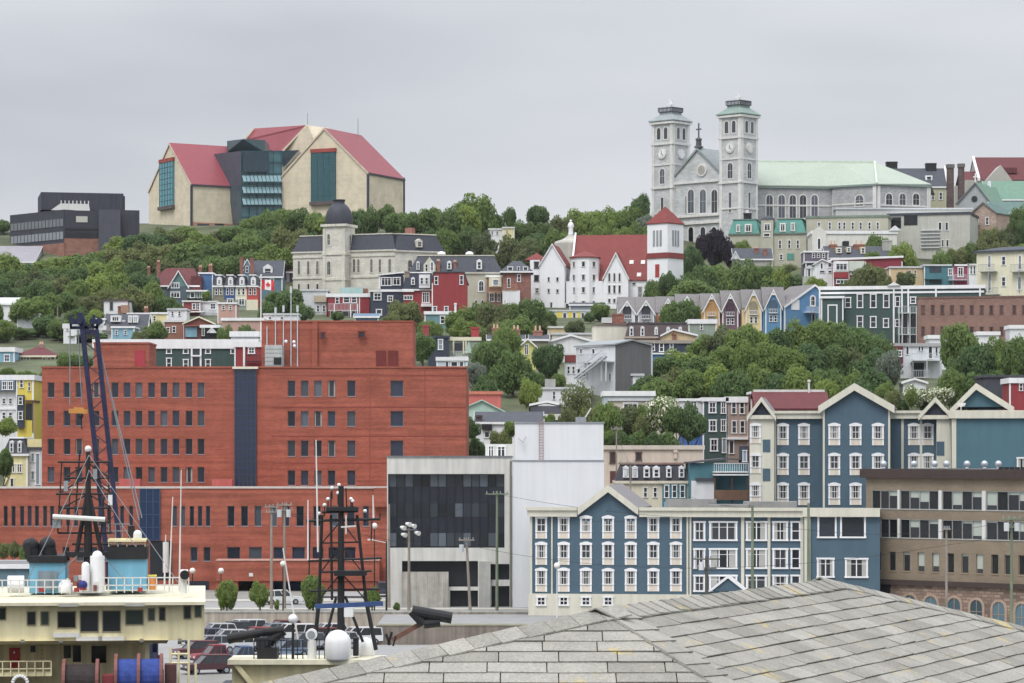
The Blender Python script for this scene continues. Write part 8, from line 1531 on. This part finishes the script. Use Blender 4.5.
    s.tubes('yard', [(a, q, b, q) for a, b, q in y], .07, BLK, dm, 6, o)
    s.tubes('brace', [(72, 478, 96, 463), (118, 478, 96, 463), (66, 494, 96, 476), (120, 494, 96, 476), (70, 508, 96, 494), (120, 508, 96, 494), (66, 533, 70, 462), (118, 533, 116, 462), (76, 533, 78, 494), (108, 545, 112, 494)], .045, BLK, dm, 5, o)
    s.tubes('radar_bar', [(60, 516.5, 112, 519.5, .14)], .14, OFFW, dm-.5, 8, o); s.fb('radar_bar', 60, 520, 68, 528, dm-.4, dm, STEEL, o)
    c = s.p(96, 449, dm); m = MB(); m.ball(c, .2, 10); m.build('mast_lamp', WHITE, o, smooth=True)
    for px, py in ((118, 500), (103, 474), (74, 486), (112, 522)): c = s.p(px, py, dm); m = MB(); m.box(c.x-.12, c.y-.12, c.z-.3, c.x+.12, c.y+.12, c.z+.3); m.build('mast_fitting', RND.choice((WHITE, STEEL, BLK)), o)
    for a, b, px1, d in ((186, 470, 184, 3), (177.5, 497, 174, 3), (170.5, 535, 169, 3), (150, 560, 150, 6)): s.tubes('whip_aerial', [(px1, 592, a, b, .055, .03)], .05, paint(232, 222, 216), d, 6)
cream_ship()
def dark_mast_ship():
    s = Ship('black_mast_ship', 'cream decked ship with black lattice mast and white radomes behind the shingled roof', 340, 178)
    xl, xr = s.p(205, 600).x, s.p(620, 600).x; zk = 6.2
    m = MB(); m.hexa([(xl+2, 0, -2), (xr, 0, -2), (xr, 11, -2), (xl+2, 11, -2), (xl, -1, zk), (xr, -1, zk), (xr, 13, zk), (xl, 13, zk)]); m.build('hull', paint(60, 64, 72, var=.15, streak=.3), s.r)
    a = s.p(232, 664); m = MB(); m.box(a.x, 0, zk, xr-3, 3.2, a.z); m.build('upper_deck_house', BEIGE, s.r); b = s.p(228, 660, -.3); m = MB(); m.box(b.x, -.6, a.z+.004, xr-3, 3.4, a.z+.3); m.build('deck_edge', paint(236, 230, 200), s.r)
    m = MB(); m.bar(s.p(236, 664, -.3), s.p(252, 684, -.3), .3); m.build('brace', BEIGE, s.r)
    s.rail(254, 330, 640, 660, .2, 14, BLK)
    d = 2
    o = s.tubes('mast', [(341, 660, 341, 486, .25, .17)], .3, BLK, d, 10)
    s.tubes('mast_leg', [(313, 662, 319, 600, .13), (319, 600, 322, 515, .1), (376, 650, 366, 600, .13), (366, 600, 357, 515, .1), (325, 640, 336, 598, .09), (363, 642, 345, 596, .09), (332, 600, 331, 515, .08)], .12, BLK, d, 8, o)
    s.tubes('yard', [(306, 521, 380, 519, .1), (322, 512, 358, 511, .1), (322, 543, 360, 542, .06), (308, 561, 382, 558, .08), (320, 572, 372, 571, .08), (310, 591, 380, 589, .08), (322, 597, 366, 597, .06)], .08, BLK, d, 6, o)
    s.tubes('brace', [(322, 543, 341, 521), (358, 543, 341, 521), (321, 572, 341, 545), (362, 572, 341, 545), (319, 600, 341, 573), (366, 600, 341, 573), (310, 521, 309, 575), (372, 521, 371, 541), (380, 519, 380, 513), (331, 512, 331, 492), (347, 512, 346, 488)], .045, BLK, d, 5, o)
    s.fb('platform', 334, 571, 366, 576, d-.8, d+.8, BLK, o); s.fb('platform', 326, 507, 358, 511, d-.5, d+.5, BLK, o)
    m = MB(); m.bar(s.p(315, 606.5, -.5), s.p(383, 603.5, -.5), .22, .28); m.build('radar_bar', paint(52, 84, 140), o); s.fb('radar_motor', 344, 608, 353, 617, -.6, .2, WHITE, o)
    for px, py in ((324.5, 505), (328, 499), (332, 488), (339, 485), (338, 493), (351, 499), (352.5, 501), (365, 511), (319, 513.5)):
        c = s.p(px, py, d); m = MB(); m.ball(c, .12, 10); m.build('mast_lamp', WHITE, o, smooth=True)
        m = MB(); m.tube(c, c-Vector((0, 0, .7)), .04, n=6); m.build('lamp_stem', BLK, o)
    for a in ((318, 552, 316, 440), (308, 560, 308, 500), (373.5, 518, 373, 495), (298, 640, 283, 548)): s.tubes('whip_aerial', [a+(.06, .035)], .05, paint(236, 228, 224), 1.2, 6)
    m = MB(); m.bar(s.p(341, 527, 1.5), s.p(356, 526, 1.5), .1); m.bar(s.p(346, 515, 1.5), s.p(346, 534, 1.5), .07); m.build('yard_light', OFFW, o)
    s.dome('radome', 338, 643, 13.2, 660, WHITE, -.2); s.dome('radome', 365.5, 647, 9.6, 656, WHITE, 3)
    s.fb('exhaust_box', 353, 638, 358, 656, 1, 2, BLK); 
    c = s.p(311.5, 634.5, .3); m = MB(); m.tube(c-Vector((0, .25, 0)), c+Vector((0, .3, 0)), .35, n=18); q = m.build('searchlight', WHITE, s.r); m = MB(); m.tube(c-Vector((0, .3, 0)), c-Vector((0, .252, 0)), .24, n=16); m.build('searchlight_glass', STEEL, q); s.tubes('lamp_post', [(312, 660, 312, 640, .28)], .28, OFFW, .3, 12)
    s.tubes('lamp_post', [(293, 662, 293, 622, .08)], .08, BLK, 0, 8); c = s.p(293, 619, 0); m = MB(); m.ball(c, .3, 12); m.build('deck_lamp', WHITE, s.r, smooth=True)
    # folded deck cranes in black
    s.tubes('deck_crane', [(228, 639, 264, 632, .32, .24), (264, 632, 284, 630, .24, .3), (284, 631, 266, 644, .26, .3), (266, 644, 262, 652, .5, .5)], .25, BLK, .6, 12); s.fb('crane_pedestal', 257, 648, 277, 661, 0, 1.6, BLK); s.fb('crane_cab', 256, 638, 268, 648, .2, 1.2, paint(52, 56, 62))
    s.tubes('deck_crane', [(412, 611, 424, 624, .3), (412, 611, 452, 618, .36, .36), (424, 624, 440, 622, .3)], .3, BLK, .6, 12); m = MB(); m.bar(s.p(392, 640, 1), s.p(424, 622, 1), .3); m.build('crane_arm', paint(116, 80, 64, var=.25), s.r)
    s.tubes('deck_gear', [(386, 634, 390, 645, .08), (392, 632, 388, 645, .08), (396, 636, 393, 646, .06)], .08, BLK, .3, 6)
dark_mast_ship()
def lattice_crane():
    Yc = 238; r = thing('lattice_boom_crane', 'navy blue lattice boom crane rising behind the cream ship', 'crane', (X(116, Yc), Yc, 1.2)); o = r.location; p = lambda px, py, d=0: P(px, py, Yc+d)-o
    nb = paint(38, 44, 80, var=.2, sc=1.5); L0, L1, R0, R1 = (107, 560), (82.5, 330), (121, 560), (96.5, 330)
    for nm, a, b in (('boom_chord', L0, L1), ('boom_chord', R0, R1)):
        for d in (0, 1.3): m = MB(); m.bar(p(*a, d), p(*b, d), .36 if d == 0 else .26); m.build(nm, nb, r)
    m = MB(); n = 20
    for i in range(n):
        t0, t1 = i/n, (i+1)/n; lx = lambda t, s: (s[0][0]+(s[1][0]-s[0][0])*t, s[0][1]+(s[1][1]-s[0][1])*t); a, b = ((L0, L1), (R0, R1)) if i % 2 else ((R0, R1), (L0, L1))
        for d in (0, 1.3): m.bar(p(*lx(t0, a), d), p(*lx(t1, b), d), .10)
        m.bar(p(*lx(t1, (L0, L1)), 0), p(*lx(t1, (L0, L1)), 1.3), .08); m.bar(p(*lx(t1, (R0, R1)), 0), p(*lx(t1, (R0, R1)), 1.3), .08)
    m.build('boom_lacing', paint(84, 62, 80, var=.2), r)
    m = MB(); m.bar(p(82, 332, .6), p(97, 332, .6), .5, .4); m.bar(p(83, 334, .6), p(79, 313, .6), .22, .3); m.bar(p(89, 334, .6), p(80.5, 313, .6), .2, .3); m.bar(p(97, 331, .6), p(99, 318, .6), .2, .3); m.bar(p(70, 328, .6), p(101, 327, .6), .2, .22); m.bar(p(71, 328, .6), p(71, 315, .6), .16, .2); m.bar(p(92, 327, .6), p(94, 315, .6), .16, .2); m.build('boom_head', nb, r)
    m = MB()
    for px in (72, 79, 93, 99): c = p(px, 321, .2); m.tube(c, c+Vector((0, .4, 0)), .27, n=14)
    m.build('sheave', nb, r); m = MB(); c = p(66, 326, .4); m.box(c.x-.3, c.y, c.z-.2, c.x+.3, c.y+.4, c.z+.2); c = p(101, 328, .4); m.box(c.x-.2, c.y, c.z-.15, c.x+.4, c.y+.4, c.z+.2); m.build('lamp', WHITE, r)
    m = MB()
    for a in ((99, 345, 139, 520), (100, 350, 142, 518), (78, 330, 82, 404), (70, 330, 70, 405)): m.tube(p(a[0], a[1], .6), p(a[2], a[3], .6), .05, n=5)
    m.build('cable', STEEL, r)
    m = MB(); m.bar(p(69, 411, .6), p(88, 411.5, .6), .32, .36); m.bar(p(74, 408.5, .6), p(84, 409, .6), .22, .25); m.build('hook_beam', paint(232, 160, 56), r); m = MB(); c = p(81, 416, .6); m.ball(c, .2, 10); m.tube(c, p(82, 430, .6), .04, n=5); m.build('hook', BLK, r)
    m = MB(); m.box(-2.2, -1.6, 0, 2.8, 2.4, 1.4); m.build('undercarriage', BLK, r); m = MB(); m.box(-2.0, -1.4, 1.402, 3.2, 2.2, 4.4); m.build('crane_house', nb, r); m = MB(); m.bar((0, 0, 4.4), p(114, 562, .6), 1.2, 1.2); m.build('boom_foot', nb, r)
lattice_crane()

# ---- cars
def car(kind, col, label, px, Y, ang, z=None):
    r = thing('parked_'+kind, label, {'pickup': 'pickup truck', 'van': 'van'}.get(kind, 'car'), (X(px, Y), Y, z if z is not None else tz(0, Y)+.01), math.radians(ang), 'vehicles in the car park' if Y < 325 else None)
    L_, Wd = {'pickup': (5.4, 1.9), 'van': (4.9, 1.95), 'suv': (4.6, 1.85)}.get(kind, (4.4, 1.76)); x0, x1 = -L_/2, L_/2; w = Wd/2
    pr = {'pickup': [(x0, .45), (x0, .98), (-.35, 1.0), (.95, 1.0), (x1-.15, .92), (x1, .6), (x1, .42)], 'van': [(x0, .4), (x0, 1.0), (.9, 1.02), (x1-.2, .95), (x1, .6), (x1, .38)], 'suv': [(x0, .42), (x0, .98), (.75, 1.0), (x1-.15, .9), (x1, .6), (x1, .4)]}.get(kind, [(x0, .36), (x0+.05, .82), (.85, .86), (x1-.2, .74), (x1, .55), (x1, .34)])
    cb = {'pickup': [(-.5, .99), (-.35, 1.72), (.75, 1.74), (1.35, .99)], 'van': [(x0+.05, 1.0), (x0+.15, 1.75), (.7, 1.8), (1.6, .98)], 'suv': [(x0+.08, .98), (x0+.4, 1.62), (.35, 1.68), (1.1, .98)]}.get(kind, [(x0+.55, .84), (x0+1.1, 1.38), (.2, 1.42), (1.1, .84)])
    pm = paint(*col, rough=.28, var=.04, streak=.03, spec=.5)
    m = MB(); m.prism(pr, -w, w); m.build('body', pm, r)
    m = MB(); wi = w-.12; n = len(cb); lo = [(x, -w+.02, z) for x, z in cb]; 
    a = [(cb[0][0], -w+.03, cb[0][1]), (cb[1][0], -wi, cb[1][1]), (cb[2][0], -wi, cb[2][1]), (cb[3][0], -w+.03, cb[3][1])]; b_ = [(x, -y, z) for x, y, z in a]
    m.poly(a, 0); m.poly(b_[::-1], 0); m.poly([a[0], b_[0], b_[1], a[1]], 0); m.poly([a[2], b_[2], b_[3], a[3]], 0); m.build('cabin_glass', glass(40, 46, 52), r)
    m = MB(); m.slab([(cb[1][0]-.06, -wi-.02, cb[1][1]+.06), (cb[2][0]+.08, -wi-.02, cb[2][1]+.06), (cb[2][0]+.08, wi+.02, cb[2][1]+.06), (cb[1][0]-.06, wi+.02, cb[1][1]+.06)], .07)
    for i, j, t in ((0, 1, 0), (3, 2, 0)):
        for q in (a, b_): m.bar(q[i], q[j], .09, .09)
    for f in (.33, .66):
        for q in (a, b_): p0 = Vector(q[0]).lerp(Vector(q[3]), f); p1 = Vector(q[1]).lerp(Vector(q[2]), f); m.bar(p0, p1, .07, .07)
    m.build('roof', pm, r)
    if kind == 'pickup': m = MB(); m.box(x0+.12, -w+.1, .9, -.55, w-.1, 1.005); m.build('load_bed', BLACK, r)
    for sx in (x0+.85, x1-.9):
        for sy in (-1, 1):
            m = MB(); m.tube((sx, sy*(w-.2), .33), (sx, sy*(w+.01), .33), .34, n=16); o = m.build('wheel', BLACK, r); m = MB(); m.tube((sx, sy*(w+.012), .33), (sx, sy*(w+.02), .33), .2, n=12); m.build('rim', STEEL, o)
    for sy in (-1, 1):
        m = MB(); m.box(x1-.03, sy*(w-.35)-.18, .6, x1+.02, sy*(w-.35)+.18, .76); m.build('headlight', paint(226, 230, 234, rough=.2), r); m = MB(); m.box(x0-.02, sy*(w-.2)-.12, .7, x0+.03, sy*(w-.2)+.12, .9); m.build('tail_light', paint(160, 30, 34), r)
    m = MB(); m.box(x1-.02, -w+.1, .36, x1+.06, w-.1, .52); m.box(x0-.06, -w+.1, .38, x0+.02, w-.1, .54); m.build('bumper', paint(60, 62, 66), r)
car('pickup', (150, 40, 52), 'dark red pickup parked nearest the ship in the car park', 219, 276, 205)
car('pickup', (70, 104, 150), 'blue and silver pickup parked beside the dark red pickup', 246, 274, 205)
car('suv', (150, 158, 166), 'silver grey estate car parked at the left beyond the dark red pickup', 208, 291, 205); car('suv', (206, 210, 212), 'white van-like car just behind the blue pickup', 240, 292, 205)
car('suv', (166, 52, 56), 'bright red car parked in the far row behind the black deck crane', 256, 305, 205); car('van', (226, 228, 230), 'white van parked in the far row by the deck lamp', 292, 309, 200); car('suv', (112, 134, 160), 'pale blue car parked under the black deck crane', 287, 284, 205)
car('suv', (120, 126, 134), 'grey car parked between black rails and radome', 303, 296, 205); car('van', (222, 226, 228), 'white van parked right of the big radome', 358, 303, 200); car('suv', (196, 200, 204), 'silver car parked in the far row at the retaining wall, left end', 215, 312, 205); car('suv', (92, 44, 56), 'maroon car parked close to the cream ship wheelhouse', 196, 283, 205)
car('suv', (78, 40, 48), 'very dark red car at the bottom edge beside the ship', 208, 263, 205); car('suv', (70, 76, 86), 'dark grey car in the far row behind the silver estate', 232, 315, 205); car('suv', (134, 150, 168), 'steel blue car in the far row left of the white van', 272, 312, 205); car('suv', (214, 216, 220), 'white car half hidden behind the ship mast leg', 326, 312, 205)
car('suv', (216, 220, 222), 'white estate car on the street by the brick office garage', 283, 346, 12, 3.22); car('van', (60, 70, 96), 'dark blue van at the side of the concrete office', 385, 366, 95, 3.22)
for px, Y, k, c, lb in ((226, 301, 'suv', (196, 198, 200), 'pale silver car in the middle row right of the silver estate'), (262, 297, 'suv', (60, 70, 92), 'navy car in the middle row behind the blue pickup'), (243, 317, 'van', (216, 218, 220), 'white van at the foot of the retaining wall near the small trees'), (318, 304, 'suv', (116, 40, 46), 'wine red car behind the ship mast'), (336, 297, 'suv', (170, 176, 182), 'light grey car behind the big radome'), (281, 318, 'suv', (130, 60, 60), 'brick red car at the foot of the retaining wall below the globe lamp'), (203, 303, 'suv', (80, 96, 124), 'slate blue car at the left of the middle row beside the ship')):
    car(k, c, lb, px, Y, RND.uniform(198, 208))
# ---- poles and lamps
def pole(px, top, Y, label, w=.16, mat=None, arms=(), cans=0, lamp=None, name='utility_pole', cat='utility pole', lean=0, group=None):
    g = tz(0, Y); z = Z(top, Y)-g; r = thing(name, label, cat, (X(px, Y), Y, g), 0, group); mt = mat or paint(150, 140, 128, var=.2, streak=.2); l = lean*Y/F
    m = MB(); m.tube((l, 0, -.5), (0, 0, z), w*1.2, w*.8, 9); m.build('pole', mt, r)
    for (dy, wd) in arms:
        a = MB(); zz = z-dy*Y/F; h = wd*Y/F/2; a.bar((-h, -.2, zz), (h, -.2, zz), .12, .14); o = a.build('crossarm', mt, r)
        for k in range(4): x = -h+.15+(2*h-.3)*k/3; q = MB(); q.tube((x, -.2, zz+.07), (x, -.2, zz+.32), .06, .05, 6); q.build('insulator', STEEL, o)
    for k in range(cans): c = MB(); x = (-.55, .5, 0)[k]; zz = z-(14 if k < 2 else 22)*Y/F; c.tube((x, -.35, zz), (x, -.35, zz+.85), .27, .27, 12); c.build('transformer', paint(206, 210, 212), r)
    if lamp == 'globe': q = MB(); q.ball((0, 0, z+.25), .34, 14); q.build('lamp_globe', paint(238, 232, 224), r, smooth=True)
    if lamp == 'arm': q = MB(); q.bar((0, 0, z-.2), (-1.6, -.3, z+.15), .08); q.box(-2.1, -.45, z+.08, -1.5, -.15, z+.24); q.build('lamp_head', OFFW, r)
    if lamp == 'flood':
        q = MB(); q.bar((-.9, -.1, z-.2), (.9, -.1, z-.2), .1); q.build('bracket', STEEL, r)
        for x, dz in ((-.8, .1), (-.2, .5), (.35, .3), (.8, -.5), (-.7, -.7)): q = MB(); q.tube((x-.1, -.1, z+dz), (x+.35, -.6, z+dz-.1), .16, .28, 10); q.build('floodlight', OFFW, r)
GRN = paint(120, 134, 106, var=.2, streak=.2)
pole(497, 491, 330, 'tall greenish wooden pole with a single crossarm before the concrete office', arms=((3, 23),), mat=GRN); pole(466.5, 538, 328, 'leaning grey wooden pole with crossarm and transformer before the concrete office', arms=((2, 16),), cans=1, lean=4); pole(409, 528, 329, 'pale pole with a cluster of floodlights left of the concrete office', lamp='flood', name='floodlight_pole', cat='light pole')
pole(389, 504, 336, 'thin bare grey pole at the right end of the brick office'); pole(271.5, 505, 334, 'wooden pole with crossarms, the left one of the pair before the brick wing', arms=((2, 14), (7, 12)), group=None); pole(284.5, 503, 334, 'wooden pole with crossarms and two grey transformers before the brick wing', arms=((2, 16), (7, 18)), cans=2)
for px, top, lab in ((221, 573, 'white globe street lamp above the retaining wall, left of the small trees'), (283, 566, 'white globe street lamp beside the two wooden poles'), (374.5, 528, 'tall white globe lamp right of the black ship mast'), (192.5, 573, 'white globe street lamp nearest the ship searchlight')):
    pole(px, top, 331, lab, .07, BLACK, lamp='globe', name='street_lamp', cat='street lamp')
pole(386.5, 541, 327, 'black street lamp post with curved arm left of the floodlights', .1, BLACK, lamp='arm', name='street_lamp', cat='street lamp')
pole(557, 568, 312, 'slim pale lamp pole in front of the low hotel wing', .06, OFFW, lamp='globe', name='street_lamp', cat='street lamp'); pole(752.5, 505, 312, 'tall green-tinted pole in front of the hotel wing bay windows', .17, GRN); pole(808.5, 503, 311, 'tall green-tinted pole at the cream hotel pillar', .17, GRN); pole(706.5, 556, 300, 'dark wooden pole top with crossarm and fittings over the shingled roof', .18, paint(86, 84, 74), arms=((3, 26), (12, 20)), cans=1)
pole(946.5, 528, 296, 'grey wooden pole with a street lamp arm before the tan office', .13, lamp=None, arms=((1, 8),)); pole(1011.5, 517, 292, 'wooden pole with crossarms and white transformers before the tan office', .15, GRN, arms=((2, 20), (10, 16)), cans=2); pole(616.5, 426, 402, 'weathered pole with crossarm beside the peach building', .12, arms=((3, 12),)); pole(630.5, 462, 378, 'wooden pole hung with two white transformers before the black mansard building', .13, arms=((1, 22),), cans=2); pole(683, 430, 424, 'bare wooden pole by the blossoming tree', .12); pole(57.5, 306, 640, 'thin grey pole on the left hillside above the crane head', .14); pole(505, 300, 640, 'slim pole among the trees left of the church', .1)
def wire(pts, label):
    r = None; m = MB(); a0 = P(*pts[0])
    for p, q in zip(pts, pts[1:]):
        a, b = P(*p), P(*q); n = 10; sag = (b-a).length*.02
        for i in range(n): t0, t1 = i/n, (i+1)/n; m.tube(a.lerp(b, t0)-a0-Vector((0, 0, sag*4*t0*(1-t0))), a.lerp(b, t1)-a0-Vector((0, 0, sag*4*t1*(1-t1))), .018, n=4)
    tag(m.build('overhead_wire', BLACK, None, a0), label, 'overhead wire')
wire([(271.5, 509, 333.8), (389, 530, 335.8), (497, 494, 329.8), (752.5, 520, 311.8), (808.5, 530, 310.8), (946.5, 531, 295.8), (1011.5, 520, 291.8), (1060, 518, 290)], 'topmost overhead wire strung between the roadside poles'); wire([(284.5, 513, 333.8), (389, 540, 335.8), (466.5, 545, 327.8), (706.5, 568, 299.8), (946.5, 545, 295.8), (1011.5, 532, 291.8)], 'lower overhead wire passing the dark pole over the shingled roof'); wire([(616.5, 430, 401.8), (630.5, 464, 377.8), (752.5, 508, 311.8)], 'overhead wire running down from the peach building to the hotel')
